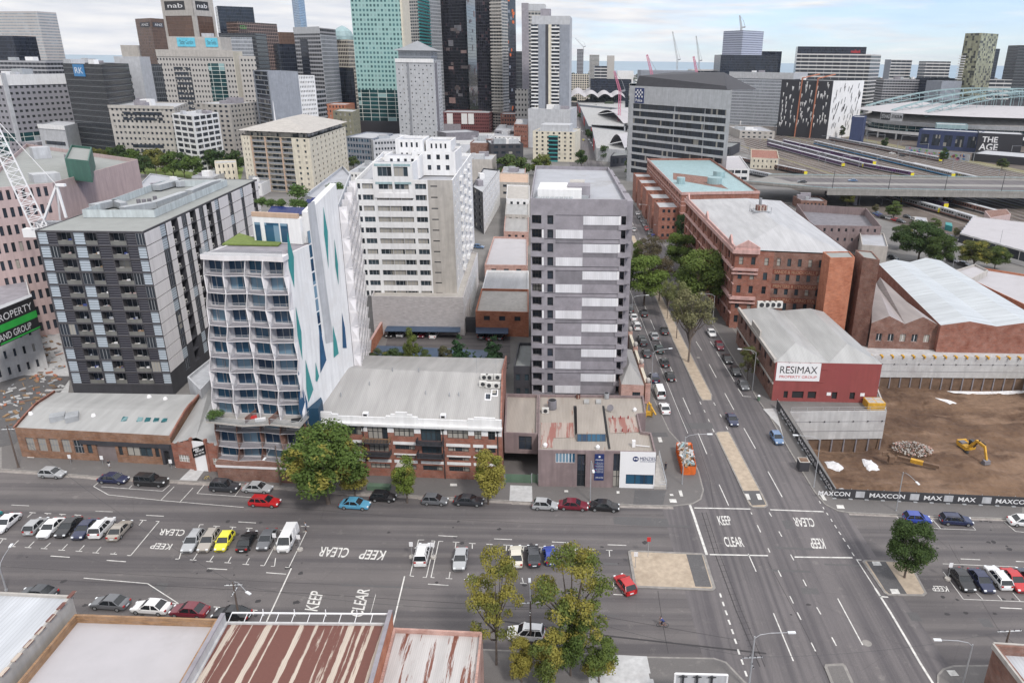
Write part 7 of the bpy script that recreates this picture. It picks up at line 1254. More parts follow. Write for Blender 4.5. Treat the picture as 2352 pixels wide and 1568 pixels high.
for i_ in(0,3):[wbox(m_,SB,i_,0,SB.L(i_),z,z+.35,0,.06)for z in(17.5,15.8,12.5,9,5.5)];wbox(m_,SB,i_,0,SB.L(i_),20.6,21.8,0,.3)
SB.part(m_,'band',MATS['pink_trim']);punch(SB,3,16,.4,3.8,1.2,1.6,'dk');cq=[G(1176+x/4,392+y/4,20.55)for x,y in((1480,80),(1990,170),(1820,60),(1480,20))];m_=MB();m_.q(*cq);SB.part(m_,'courtyard',MATS['brick_brown'])
for x,y,w_ in((1550,120,4),(1860,120,7),(1900,60,6)):m_=MB();q=G(1176+x/4,392+y/4,20.5);m_.cyl(q,q+Vector((0,0,3)),w_/2,w_/2,12);SB.part(m_,'glazed_turret',MATS['copper_teal'])
SB.finish()
for k in range(5):
 q=SB.P(3,SB.L(3)*(.97-k*.19),0,0);d=(SB.foot[0]-SB.foot[3]).normalized();nn=Vector((-d.y,d.x))*-1;a_=q.xy;c_=a_+d*-SB.L(3)*.13;P4=[a_+nn*9,a_,c_,c_+nn*9]
 P4=P4 if sum(P4[i].x*P4[(i+1)%4].y-P4[(i+1)%4].x*P4[i].y for i in range(4))>0 else P4[::-1]
 block('brick_wing','banded brick street wing of the courtyard block, %s'%['nearest the dark tree','second from the dark tree','in the middle of the row','second farthest up the street','farthest up the street'][k],P4,14.5,'brick_red','roof_grey',(3,.5,3.6,1.2,1.4),(3,.4,3.6,1.2,1.4),group='street wings of the courtyard block')
def shed(name,label,foot,z,rise,wall,roof,n,f0=None):
 b_=Bld(name,label,'building',foot,z,[MATS[wall]],flat=False);q=[Vector((p_.x,p_.y,z))for p_ in b_.foot];m_=MB();g_=MB()
 for k in range(n):
  f0_,f1_=q[0].lerp(q[1],k/n),q[0].lerp(q[1],(k+1)/n);b0_,b1_=q[3].lerp(q[2],k/n),q[3].lerp(q[2],(k+1)/n);u=Vector((0,0,rise));ra,rb=f0_.lerp(f1_,.5)+u,b0_.lerp(b1_,.5)+u;m_.q(f0_,ra,rb,b0_);m_.q(ra,f1_,b1_,rb);g_.q(f0_,f1_,ra);g_.q(b1_,b0_,rb)
 b_.part(m_,'roof',MATS[roof]);b_.part(g_,'gable',MATS[wall])
 if f0:punch(b_,0,*f0)
 b_.finish();return b_
metalroof('tin_bluewhite',(.48,.51,.53),2.6,groove=.16,axis=1);metalroof('tin_brownish',(.34,.3,.29),.5)
shed('warehouse_sheds','long brick warehouse with two bright white gabled roofs at the right',RP([(2161,747),(2420,752),(2160,598),(2018,606)],8),8,1.3,'brick_red','tin_bluewhite',2)
shed('sawtooth_workshop','brown brick workshop with small gables and white window frames',RP([(2002,742),(2156,746),(2026,652),(1998,650)],7.5),7.5,2.2,'brick_brown','tin_brownish',2,(5,.5,7,1.8,2.2,'pl'))
block('low_brick_building','low orange brick building with cream flat roof behind the white sheds',RP([(2227,640),(2420,730),(2420,640),(2240,612)],6.5),6.5,'brick_orange','membrane',None,None);block('cream_box_building','cream windowless box building beside the low orange brick one',RP([(2196,620),(2232,640),(2270,620),(2240,606)],8),8,'beige_render','membrane')
block('concrete_shell','roofless castellated grey building shell with a blue concrete pump',RP([(1865,517),(2025,520),(1990,478),(1830,468)],11),11,'mauve_render','conc_dark',(9,.3,4,1.4,1.4),par=3.5);block('boxy_store','small beige store with a pale flat roof right of the ornate building',RP([(1980,562),(2040,566),(2030,535),(1975,533)],8),8,'beige_render');
block('yard_office','low red brick and cream offices behind the ornate building',RP([(1860,545),(1980,550),(1960,530),(1850,530)],5),5,'brick_red','membrane',(5,.5,4,1,1.5))
# graffiti, site pump
m_=MB();
for x in(1545,1700,1880,2030):
 for j in range(9):q=G(1764+(x+j*14)/4,797-rnd.random()*5,0);q=Vector((q.x,201.2,.6+rnd.random()*1.2));m_.obox(q,.7,.05,.9,rnd.uniform(-.1,.1),j%2)
gw=empty('graffiti_wall',(95,201.5,0),'low red brick wall with black and silver graffiti above the pit','wall');w=MB();w.box(88,201.3,0,128,201.8,5.5);w.build('wall',MATS['brick_orange'],gw);m_.build('graffiti',[MATS['sign_black'],MATS['pale_grey']],gw)
# ================================================================ car park, white flats, lane buildings
slab('car_park',[(876,830),(1172,835),(1172,745),(900,742)],.06,MATS['asphalt_cross'],False)
def carport(label,pts,z):
 Q=[G(*p_,z)for p_ in pts];t=empty('carport',(Q[0].x,Q[0].y,0),label,'carport','blue carports');m_=MB();m_.hexa([q-Vector((0,0,.15))for q in Q]+Q);m_.build('roof',MATS['tin_blue'],t)
 for k in range(6):a_=Q[3].lerp(Q[2],k/5);m_=MB();m_.cyl((a_.x,a_.y-.4,0),(a_.x,a_.y-.4,z-.1),.08,.08,6);m_.build('post',MATS['frame_dark'],t)
carport('long blue carport in front of the pale block wall',[(883,760),(1057,762),(1058,742),(893,740)],2.6);carport('short blue carport beside the dark shed',[(1093,765),(1167,766),(1168,744),(1093,742)],2.6);carport('blue carport roof just behind the loft ridge',[(856,817),(1122,822),(1120,804),(866,793)],3.)
block('dark_shed','small charcoal shed between the two blue carports',RP([(1057,731),(1095,733),(1094,728),(1060,727)],4.2),4.2,'charcoal');
bw=empty('boundary_wall',G(838,812),'orange brick boundary wall between the white tower and the car park','wall');m_=MB();A,B2=G(845,826),G(893,742);m_.bar(A+Vector((0,0,1.8)),B2+Vector((0,0,1.8)),.5,3.6);m_.build('wall',MATS['brick_orange'],bw);m_=MB();m_.bar(A+Vector((0,0,3.7)),B2+Vector((0,0,3.7)),.6,.15);m_.build('coping',MATS['pink_trim'],bw)
f=RP([(853,680),(1064,683),(1097,580),(900,560)],11.5);PD=block('podium','pale block podium wall under the white flats',f,11.5,['block_pale','white_render'],'beige_render',None,None,par=.5,fin=False);punch(PD,1,7,.25,5.4,.8,3.6,'dk',mat=1,mg=4);PD.finish()
ZF=43.5;f=RP([(815,412),(1039,414),(1083,352),(880,348)],ZF);WF=Bld('white_flats','large white apartment building with ribbon windows and stepped roof terraces','building',f,ZF,[MATS['white_render'],MATS['beige_render']],MATS['roof_pale'],z0=11.0,par=1.1)
L0=WF.L(0);V=lambda x:L0*(x-930)/(1805-930)*.94+L0*.05;rows=[(ZF-2.6-k*3.08,ZF-1.1-k*3.08)for k in range(10,-1,-1)]
for u0,u1,c_,st_ in((0,V(935),[(V(900),V(928))],('glass_dark',1,'frame_dark')),(V(935),V(1065),[(V(945),V(1050))],('window_glass',3,'frame_grey')),(V(1065),V(1435),[(V(1080),V(1200)),(V(1202),V(1315)),(V(1317),V(1425))],('glass_pale',3,'frame_grey')),(V(1435),V(1575),[(V(1452),V(1560))],('window_glass',3,'frame_grey'))):WF.face(0,c_,rows,.35,st_,0,u0=u0,u1=u1)
WF.face(0,[(V(1600),V(1665))],[(a_+.7,a_+1.05)for a_,c_ in rows],.2,('glass_dark',0),1,u0=V(1575));punch(WF,1,9,.3,3.08,.9,1.5,'w',mg=2)
for fl in range(11):
 for k in range(3):m_=MB();u=WF.L(1)*(.3+k*.22);wbox(m_,WF,1,u,u+4,ZF-3.08*(fl+1),ZF-3.08*(fl+1)+1.1,0,.8);WF.part(m_,'side_balcony',MATS['white_render'])
WF.finish()
TT=block('penthouse','white penthouse storeys with two teal trimmed picture windows on the white flats',[WF.P(0,V(1060),0,.25).xy,WF.P(0,V(1440),0,.25).xy,WF.P(0,V(1440),0,-12).xy,WF.P(0,V(1060),0,-12).xy],ZF+4.6,['white_render','teal_paint'],'roof_pale',(2,.86,4.6,.9,2.6,{'st':'bal'}),z0=ZF-5,fin=False,cat='penthouse');m_=MB();[wbox(m_,TT,0,u,u+TT.L(0)*.42,z,z+.6,0,.08)for u in(TT.L(0)*.05,TT.L(0)*.53)for z in(ZF-1.2,ZF+3.7)];TT.part(m_,'teal_trim',MATS['copper_teal']);TT.finish()
for k,(x0,x1,d0,d1,h_)in enumerate(((.25,.62,-8,-20,5.5),(.5,.97,-14,-30,6),(.3,.6,-18,-30,9),(.62,.9,-20,-32,8.5))):Lx=WF.L(0);block('roof_storey',['low white roof storey left','wide white roof storey right','upper white roof storey at the back left','upper white roof storey at the back right'][k]+' on the white flats',[WF.P(0,Lx*x0,0,d0).xy,WF.P(0,Lx*x1,0,d0).xy,WF.P(0,Lx*x1,0,d1).xy,WF.P(0,Lx*x0,0,d1).xy],ZF+h_,'white_render','roof_pale',(4,.4,3,.8,1.4),z0=ZF-.8,group='roof storeys of the white flats',cat='roof storey')
for lb,pts,z,wall,roof in(('white flat roofed store in the lane left of the grey tower',[(1113,608),(1212,609),(1211,545),(1134,543)],7,'brick_pink','membrane'),('small white gabled store below the flat white store in the lane',[(1107,664),(1214,664),(1214,622),(1118,620)],7,'white_render','tin_bright'),('cream roofed red brick store facing the car park',[(1092,714),(1214,717),(1214,664),(1106,662)],7.5,'brick_orange','beige_render'),('brown red house beyond the white store in the lane',[(1157,531),(1214,533),(1214,498),(1160,496)],6,'brick_pink','tin_mid'),('grey roofed shed further up the lane',[(1160,492),(1214,494),(1214,462),(1163,460)],7,'beige_render','tin_pale'),('white store near the end of the lane',[(1163,456),(1216,458),(1216,426),(1165,424)],9,'white_render','beige_render'),('cream parking deck at the end of the lane',[(1145,418),(1215,420),(1215,398),(1147,396)],9,'beige_render','planter_terracotta')):
 block('store',lb,RP(pts,z),z,wall,roof,(3,.4,4,1.2,1.4),group='stores along the lane')
block('slim_flats','slim white and charcoal flats with a grey roof right of the white flats',RP([(1084,428),(1109,442),(1147,390),(1110,386)],19),19,['charcoal','white_render'],'roof_grey',(2,.5,3.1,.8,1.7),(10,.35,3.1,.7,1.9,{'mat':1,'st':'w'}),plant=2)
# ================================================================ left side: pink building, crane, construction site
f=[W(-30,600,150).xy,G(75,740,0).xy,W(322,400,262).xy,W(40,400,330).xy]
block('pink_building','large pink rendered building with dark square windows behind the crane',RP([(-60,436),(120,420),(316,366),(60,330)],42),42,'pink_render','roof_greygreen',(9,.5,4.6,1.2,2.6),(1,.01,60,5,.1),par=1.2,plant=3)
block('rooftop_plantroom','green plant room box on the roof of the pink building',RP([(150,372),(205,378),(212,345),(165,340)],46),47,plain('green_box',(.05,.14,.11),.6).name,'roof_greygreen',z0=41,cat='plant room')
block('site_building','unfinished pale concrete building with a black and green site banner at the left edge',RP([(-60,730),(75,700),(60,640),(-60,650)],17),17,'concrete_pale','conc_mid',(5,.3,4.2,1,2),(3,.3,4.2,1,2),fin=True)
cb=Bld('banner_scaffold','black and green banner with white lettering on the unfinished building','banner',RP([(-60,745),(76,690),(74,684),(-60,735)],20),21,[MATS['sign_black']],z0=13,par=0);Lc=cb.L(0);wsign(cb,0,'banner_face',Lc*.3,Lc,13.2,20.8,'sign_black',[('PROPERTY',.0,.66,.92,.88,'sign_white'),('#',0,.36,1,.58,'sign_green'),('AND GROUP',.0,.1,.8,.3,'sign_white'),('#',0,.0,1,.05,'sign_green')],.1);cb.finish()
slab('building_site',[(0,970),(150,960),(160,880),(150,760),(60,740),(0,800)],.1,MATS['concrete_pale'],False)
slab('building_site',[(-60,1040),(35,1020),(140,900),(165,865),(-60,860)],.16,MATS['asphalt_patch'],False)
r_=random.Random(4);jk=MB()
for _ in range(260):q=G(r_.uniform(0,150),r_.uniform(740,975),.2);jk.bar(q,q+Vector((r_.uniform(-1.8,1.8),r_.uniform(-1.5,1.5),r_.uniform(0,.3))),r_.uniform(.15,.7),r_.uniform(.1,.4),r_.choice([0,0,1,1,3,3,4,2]))
jo=single(jk,'site_material',[MATS[k]for k in('timber','galv','brick_orange','concrete_pale','soil_brown')],'scattered timber, steel and formwork on the building site at the left','site material');jo['kind']='stuff'
def lattice(a,b,w0,w1,n,r,mat,par,name):
 a,b=Vector(a),Vector(b);d=(b-a).normalized();u=d.cross(Vector((0,0,1)));u=Vector((1,0,0))if u.length<.1 else u.normalized();v=u.cross(d);m_=MB();R_=[]
 for k in range(n+1):c_=a.lerp(b,k/n);w_=(w0+(w1-w0)*k/n)/2;R_.append([c_+u*w_+v*w_,c_-u*w_+v*w_,c_-u*w_-v*w_,c_+u*w_-v*w_])
 for k in range(n):
  for j in range(4):m_.bar(R_[k][j],R_[k+1][j],r);m_.bar(R_[k][j],R_[k+1][(j+1)%4],r*.6);m_.bar(R_[k][j],R_[k][(j+1)%4],r*.6)
 return m_.build(name,MATS[mat],par)
cr_=empty('tower_crane',(W(110,530,175).x,175,0),'white lattice luffing crane in front of the pink building','crane','cranes');cb0=W(100,500,175)
lattice((cb0.x,175,0),(cb0.x,175,cb0.z-1),2.2,2.2,16,.22,'sign_white',cr_,'mast');lattice(W(90,520,175),W(-45,235,172),3.,2.2,15,.22,'sign_white',cr_,'jib');m_=MB();A,B2,C2=W(95,520,175),W(152,500,175),W(130,425,175);m_.bar(A,C2,.45);m_.bar(B2,C2,.45);m_.bar(C2,W(138,505,177),.3);m_.bar(C2,C2+Vector((2,0,0)),.8,.6);m_.build('a_frame',MATS['sign_white'],cr_);m_=MB();q=W(72,532,174);m_.obox(q-Vector((0,0,1.2)),3,1.8,2,0);m_.build('cab',MATS['sign_white'],cr_);m_=MB();q=W(115,512,176);m_.obox(q-Vector((0,0,1)),6,2,1.4,0);m_.build('machinery_deck',MATS['frame_grey'],cr_);m_=MB();m_.bar(C2,W(-45,235,172),.12);m_.build('pendant_line',MATS['frame_white'],cr_)
block('glass_office','low office with blue glass walls behind the dark block roof',RP([(315,430),(385,436),(440,412),(345,398)],18),18,'pale_grey','roof_pale',(12,.7,9,1,5,'bl'),(1,.1,12,4,.5),plant=2)
# ================================================================ skyline: curtain wall looks
curtain('cw_black',(.025,.028,.036),(.22,.24,.25),4.1,1.5,.1,.22,metal=.35,band=(.02,.02,.024),bandh=1.3);curtain('cw_black2',(.022,.02,.03),(.05,.05,.06),3.2,2.4,.15,.3,.7,.1,.6,odd=(.10,.06,.07),odd_share=.05);curtain('cw_teal',(.06,.15,.16),(.27,.43,.41),4.0,3.4,1.5,1.9,.6,.12,.5,odd=(.25,.38,.37),odd_share=.15);curtain('cw_tealdark',(.015,.07,.075),(.55,.58,.55),3.6,8.2,.45,.4,.6,.1,.4,odd=(.3,.45,.45),odd_share=.03)
curtain('cw_brown',(.16,.09,.06),(.10,.06,.045),3.8,1.6,.5,.5,.35,.2,.6);curtain('cw_grid_brown',(.07,.05,.05),(.34,.24,.2),3.6,2.8,.35,.5);curtain('cw_blue',(.10,.22,.38),(.4,.5,.62),4,3,.2,.5,.4,.1,.7);curtain('cw_band_grey',(.05,.055,.065),(.33,.33,.35),3.7,4.2,.3,1.5,.4);curtain('cw_band_white',(.04,.045,.055),(.55,.54,.53),5.4,12,.3,1.8,.5);curtain('cw_silver',(.2,.22,.25),(.42,.44,.47),3.6,.9,.3,.9,.5,.2,.5)
curtain('cw_white_frame',(.4,.46,.5),(.45,.41,.39),3.7,1.5,.3,1.7,.2);curtain('cw_triangle',(.12,.13,.2),(.40,.43,.52),3.4,2.2,.9,1.4,.6);curtain('cw_navy',(.015,.02,.035),(.05,.06,.08),3.8,2,.1,.3,.5);curtain('cw_gold',(.30,.30,.20),(.17,.18,.15),3.2,3.,.12,.25,.6,.15,.5,odd=(.06,.06,.05),odd_share=.25);curtain('cw_balc',(.10,.11,.12),(.46,.44,.41),3.1,3.4,.5,1.1,.6);curtain('cw_hospital',(.06,.065,.07),(.27,.265,.29),4.3,4.6,2.2,2.5,.5)
curtain('cw_red',(.10,.03,.035),(.16,.05,.05),3.4,2.2,.8,1.4,.5);curtain('cw_beigegrid',(.05,.05,.06),(.43,.41,.385),4.8,3.2,1.7,2.7,.4);curtain('cw_creamgrid',(.05,.05,.05),(.62,.57,.48),4,4.2,1.1,1.2,.4)
N_=[0]
def tw(name,label,pts,ref,top,wall,D=30,roof='roof_grey',**k):
 """skyline block: footprint by photo x and distance, height by the photo row of its front roof edge"""
 ft=far(pts,ref,D);c_=pts[1]if len(pts)==3 else pts[0];z=ZA(c_[0]-(c_[0]-1256)*(ref-top)/5388*-1 if 0 else c_[0],top,c_[1]);return block(name,label,ft,z,wall,roof,k.pop('f0',None),k.pop('f1',None),limit=k.pop('limit',100),**k)
SKY=[('office_tower','pale tapering tower framed in grey stone at the far left edge',[(-12,1120),(98,1100)],90,27,'cw_white_frame',{}),('office_tower','black office block cut by the left edge below the framed tower',[(-60,900),(33,890)],100,82,'cw_navy',{}),('office_block','blue-grey banded office at the left edge above the hospital',[(-60,760),(108,750)],160,138,'cw_band_grey',{'plant':2}),('hospital_block','grey hospital block with scattered square windows and a white top storey',[(-60,600),(20,588),(168,640)],250,174,'cw_hospital',{'plant':4}),('office_tower','black glass office tower with a blue and white roof sign',[(163,575),(250,550),(312,610)],240,148,'cw_black',{'plant':2}),('lift_core','tall windowless pale slab right of the black office tower',[(272,640),(330,640)],190,130,'pale_grey',{'D':16}),('office_block','dark glass wing between the pale slab and the stepped beige tower',[(328,655),(378,665)],190,148,'cw_black',{}),('white_annex','low pale annex with two slot windows at the foot of the hospital',[(92,560),(152,548),(190,580)],310,290,'pale_grey',{}),('stepped_office','beige stepped office with ribbon windows above the park trees',[(263,545),(412,540),(445,600)],320,247,'beige_render',{'f0':(14,.5,3.9,1,1.7),'f1':(5,.5,3.9,1,1.7),'plant':4}),('white_grid_office','white concrete grid office on a corner in the park',[(406,530),(452,512),(512,545)],330,266,'white_render',{'f0':(3,.84,3.7,.7,2.3,'rb'),'f1':(4,.84,3.7,.7,2.3,'rb'),'plant':3}),('punched_office','beige office with regular square windows right of the white grid office',[(456,610),(535,600),(600,640)],300,240,'beige_render',{'f0':(6,.5,3.6,1,1.7),'f1':(8,.5,3.6,1,1.7),'plant':3}),('terraced_tower','large beige terraced tower with green glass strips below the blue rooftop signs',[(372,770),(545,760),(566,800)],200,118,'cw_beigegrid',{'plant':3}),('upper_terrace','narrow top storeys with two sky blue signs on the terraced tower',[(388,775),(508,770)],110,84,'beige_render',{'plant':1,'D':20}),('bank_tower','tan bank tower with dark windows and red logo signs at the top edge',[(378,920),(448,900),(494,925)],50,-14,'cw_brown',{}),('brown_tower','brown stone tower with chamfered crown and blue logos',[(318,1130),(353,1100),(386,1125)],90,42,'cw_brown',{}),('old_tower','small tan tower tops left of the brown tower',[(280,1150),(322,1150)],125,104,'beige_render',{}),('office_slab','long brown roofed building in the haze left of the pale slab',[(108,900),(260,900)],150,143,'conc_mid',{'plant':4}),('office_tower','black office tower right of the bank tower',[(506,1010),(588,1030)],70,14,'cw_navy',{}),('insurance_tower','brown gridded office tower with a green rooftop logo',[(527,920),(552,905),(642,960)],110,50,'cw_grid_brown',{}),('office_tower','blue-black tower with white outlined frames',[(506,850),(590,850)],110,76,'cw_black',{}),('office_block','tan gridded block below the blue-black tower',[(548,780),(590,790)],160,129,'cw_beigegrid',{}),('skyscraper','slender blue and white skyscraper cut by the top edge',[(673,2150),(688,2100),(702,2150)],30,-60,'cw_blue',{}),('brown_block','brown banded block left of the grey banded tower',[(640,1000),(682,1010)],90,74,'cw_brown',{}),('dark_block','dark teal office behind the wedge shaped building',[(640,840),(688,850)],130,101,'cw_navy',{}),('banded_tower','grey tower with dark horizontal windows and a black central stripe',[(683,800),(742,770),(778,810)],150,64,'cw_band_grey',{}),('cream_tower','cream gridded tower with a small glass dome',[(768,930),(800,905),(814,925)],120,91,'cw_creamgrid',{}),('dark_block','dark glass block beside the green glass tower',[(742,810),(815,830)],190,156,'cw_navy',{}),('wedge_office','blue-grey wedge office with a blank side wall',[(588,620),(622,590),(690,600)],220,164,'blue_grey',{'f0':(1,.9,3.4,.4,2.7,'rb'),'mats':1}),('white_slab_office','white office wing with small windows joined to the wedge',[(690,600),(728,615)],230,174,'white_render',{'f0':(9,.5,3.3,1,1.5,'w'),'D':20}),('curved_block','grey layered block right of the white office wing',[(724,660),(750,680)],240,208,'cw_band_grey',{}),('green_tower','tall green glass apartment tower with white floor lines cut by the top edge',[(818,745),(932,740),(948,775)],160,-40,'cw_tealdark',{'f0':None}),('terrace_tower','pale tower with dark green balconies behind the pagoda roofed tower',[(936,860),(962,850),(988,900)],60,-40,'cw_balc',{}),('glass_tower','silver glass tower between the balcony tower and the black tower',[(984,900),(1014,920)],60,-40,'cw_silver',{}),('black_tower','huge black glass tower with a few dark red panels',[(1013,930),(1075,900),(1098,960)],130,-40,'cw_black2',{}),('dark_tower','slim dark tower behind, right of the black glass tower',[(1100,1200),(1132,1210)],60,-40,'cw_black',{}),('white_flats_tower','narrow white gridded flats between two dark towers',[(1106,1000),(1132,1010)],190,138,'cw_balc',{}),('balcony_tower','tall tower of stacked tan balconies with an orange flecked dark side',[(1130,860),(1154,855)],150,-40,'cw_balc',{'D':14}),('orange_tower','dark glass tower flecked with orange beside the tan balconies',[(1154,862),(1186,900)],150,-40,'cw_black2',{}),('zigzag_podium','dark red and white zigzag shopping podium below the black tower',[(1014,830),(1124,830)],280,258,'cw_red',{'D':40}),('brick_hall','red brick building at the foot of the orange flecked tower',[(1150,800),(1190,800)],280,262,'brick_red',{'f0':(6,.5,4,1,2)}),('pagoda_tower','pale grey apartment tower with a flared pagoda roof',[(913,665),(1000,655),(1016,700)],220,138,'pale_grey',{'f0':(9,.3,3.1,1,1.1,'w',{'skip':lambda c,r:(c*7+r*5)%3==0}),'f1':(4,.5,3.1,.9,1.5)}),('tall_grey_tower','tall grey tower behind the twin tower at the street',[(1199,800),(1252,800)],120,9,'cw_balc',{'D':25}),('twin_tower','pale grey tower with white balconies beside the far street',[(1222,720),(1308,716),(1313,760)],150,37,'pale_grey',{'f0':None,'plant':1}),('parking_podium','pale grey podium under the twin tower',[(1213,700),(1310,695)],280,250,'pale_grey',{'plant':4,'D':45}),('cream_apartments','cream apartment building with a stepped grey roof at the far street corner',[(1224,605),(1320,600)],340,301,'cream_render',{'f0':(7,.36,3.1,1,1.5),'D':30}),('glass_office','grey blue glass office left of the large white flats in the distance',[(796,560),(858,550),(905,590)],340,318,'blue_grey',{'f0':(9,.7,4,1,2.2,'bl'),'f1':(9,.7,4,1,2.2,'bl')}),('school_block','low striped blue grey school roofed in white',[(858,545),(960,560)],345,322,'pale_grey',{'f0':(14,.6,4,1,1.6),'plant':3,'D':40}),('olive_hotel','olive green old hotel with white framed windows',[(767,640),(812,630),(828,660)],285,257,plain('olive_render',(.26,.25,.18),.85).name,{'f0':(4,.4,4.5,1,2.2,'pl'),'f1':(4,.4,4.5,1,2.2,'pl')}),('green_podium','black slatted podium under the green glass tower',[(822,742),(948,738)],300,277,'charcoal_panel',{'D':40}),('brick_terrace','red brick terraces near the foot of the green tower',[(745,720),(795,720)],255,240,'brick_orange',{'f0':(6,.4,4,1,2)}),('cream_house','small cream Victorian house with chimneys beside the park',[(495,470),(545,475)],390,375,'cream_render',{'f0':(4,.3,4,1,2),'D':14}),('grey_podium','wedge of dark grey wall right of the pagoda tower foot',[(998,660),(1024,640)],300,300,'conc_dark',{}),('store_row','low flat white store roofs in front of the zigzag podium',[(1025,640),(1120,640)],330,322,'white_render',{'plant':6,'D':60}),('brown_store','brown brick store with white awning line',[(1080,560),(1125,560)],340,328,'brick_brown',{'plant':2}),('charcoal_offices','charcoal low offices with roof plant left of the cream apartments',[(1128,545),(1202,550)],355,331,'charcoal',{'f0':(4,.6,4,1,1.8),'plant':5}),('tan_store','tan low store below the charcoal offices',[(1070,500),(1130,500)],375,366,'beige_render',{'plant':3}),('police_office','x',[(0,1),(1,1)],0,0,None,{}),('grey_office','wide grey louvred office right of the police office',[(1672,1000),(1818,960),(1850,1040)],210,170,'cw_silver',{'plant':2,'roof':'roof_pale'}),('patterned_tower','blue and white triangle patterned tower with a crane on its roof',[(1660,1340),(1704,1290),(1752,1330)],100,70,'cw_triangle',{}),('office_block','black stepped office base below the patterned tower',[(1655,1290),(1788,1290)],140,126,'cw_navy',{'D':60}),('steel_frame_block','dark stepped office behind the patterned tower',[(1750,1400),(1795,1400)],130,118,'cw_navy',{}),('insurance_office','wide white banded office with a dark top storey and red sign',[(1826,1260),(1995,1240),(2018,1290)],170,125,'cw_band_white',{}),('office_block','dark glass crown storeys with red lettering on the white banded office',[(1832,1262),(1990,1242)],115,107,'cw_navy',{'D':40}),('harbour_tower','grey banded apartment tower against the sea',[(2030,1500),(2044,1480),(2092,1500)],160,137,'cw_band_white',{}),('harbour_tower','round topped banded apartment tower against the sea',[(2125,1480),(2182,1480)],155,141,'cw_band_white',{}),('long_office','long dark banded office behind the stadium',[(2028,1180),(2130,1180)],200,182,'cw_band_grey',{'plant':2}),('bank_office','dark low bank office right of the long banded one',[(2130,1160),(2200,1170)],200,180,'cw_navy',{}),('glass_block','grey glass block left of the gold tower',[(2160,1100),(2206,1110)],210,186,'blue_grey',{}),('gold_tower','curved gold green glass tower with white balconies',[(2206,1120),(2243,1100),(2282,1130)],140,76,'cw_gold',{}),('dark_slim_tower','slim dark tower behind the gold tower',[(2272,1300),(2294,1310)],130,112,'cw_navy',{}),('purple_tower','dark purple glass tower cut by the right edge',[(2330,1180),(2400,1180)],160,104,'cw_black',{}),('banded_low_office','pale and dark banded low office between the gold and purple towers',[(2262,1180),(2320,1180)],210,183,'cw_band_white',{'D':30}),('far_tower','tower under construction with a small crane beside the far street',[(1325,2300),(1340,2300)],140,113,'cw_band_grey',{}),('far_tower','stepped teal and white far tower',[(1354,2100),(1376,2100)],150,126,'cw_balc',{}),('far_tower','tan plain far tower against the sea',[(1395,2200),(1411,2200)],150,128,'beige_render',{}),('far_office','white office with dark bands beyond the white tented roofs',[(1366,1500),(1394,1500)],170,152,'cw_band_white',{}),('far_office','cream gridded far hotel beside the street',[(1312,1500),(1352,1500)],180,170,'cw_creamgrid',{}),('far_office','white far office with two black windows',[(1418,1500),(1455,1500)],175,163,'white_render',{}),('glass_hall','long dark glass hall with white frame beyond the tented roofs',[(1356,1350),(1450,1350)],198,182,'cw_navy',{}),('river_hall','wide grey convention hall behind the police office',[(1472,1400),(1600,1400)],175,162,'blue_grey',{'D':80}),('river_hall','long white roofed hall with green glass behind the police office',[(1590,1420),(1675,1420)],175,160,'cw_band_white',{'D':60}),('street_office','slim dark office left of the tall grey tower',[(1172,900),(1200,900)],230,118,'cw_black',{}),('street_block','grey gridded block at the foot of the tall grey tower',[(1184,780),(1214,780)],260,205,'cw_beigegrid',{})]
TW={}
for nm,lb,pts,ref,top,wl,k in SKY:
 if wl:k=dict(k);k.pop('mats',None);k.setdefault('limit',60);TW[lb]=tw(nm,lb,pts,ref,top,wl,**k)
def ft(lb):return next(v for k,v in TW.items()if k.startswith(lb))
def bsign(b_,i,u0,u1,z0,z1,s,back,fg):
 L_=b_.L(i);return wsign(b_,i,'sign',L_*u0,L_*u1,z0,z1,back,[(s,.15,.25,.9,.75,fg)],.6)
b_=ft('black glass office tower with');bsign(b_,0,.28,.55,b_.z1-8.5,b_.z1-.5,'RK','paint_blue','sign_white')
b_=ft('tan bank tower');
for i in(0,1):bsign(b_,i,.1,.75,b_.z1-16,b_.z1-7,'nab','sign_black','sign_white');m_=MB();[wbox(m_,b_,i,u,u+3,0,b_.z1,0,.8)for u in(0,b_.L(i)-3)];wbox(m_,b_,i,0,b_.L(i),b_.z1-22,b_.z1+1,0,.4);wbox(m_,b_,i,0,b_.L(i),40,62,0,.6);b_.part(m_,'stone_frame',MATS['beige_render'])
b_=ft('narrow top storeys');bsign(b_,0,.18,.52,b_.z1-9,b_.z1-1,'Slater Gordon','sign_sky','sign_black');bsign(b_,0,.72,.95,b_.z1-9,b_.z1-1,'Slater Gordon','sign_sky','sign_black')
b_=ft('brown stone tower');bsign(b_,0,.3,.9,b_.z1-11,b_.z1-5,'ANZ','charcoal','sign_white');bsign(b_,1,.1,.8,b_.z1-11,b_.z1-5,'ANZ','charcoal','sign_white')
b_=ft('brown gridded');bsign(b_,1,.02,.22,b_.z1-9,b_.z1-2,'CGU','cw_grid_brown','sign_green');b_=ft('dark glass crown');m_=MB();text_on(m_,'medibank',b_.P(0,b_.L(0)*.78,b_.z1-9,.3),b_.P(0,b_.L(0)*.92,b_.z1-9,.3),b_.P(0,b_.L(0)*.78,b_.z1-4,.3));b_.part(m_,'lettering',MATS['sign_red']);b_=ft('dark low bank');bsign(b_,0,.3,.7,b_.z1-7,b_.z1-1,'ANZ','charcoal','sign_white')
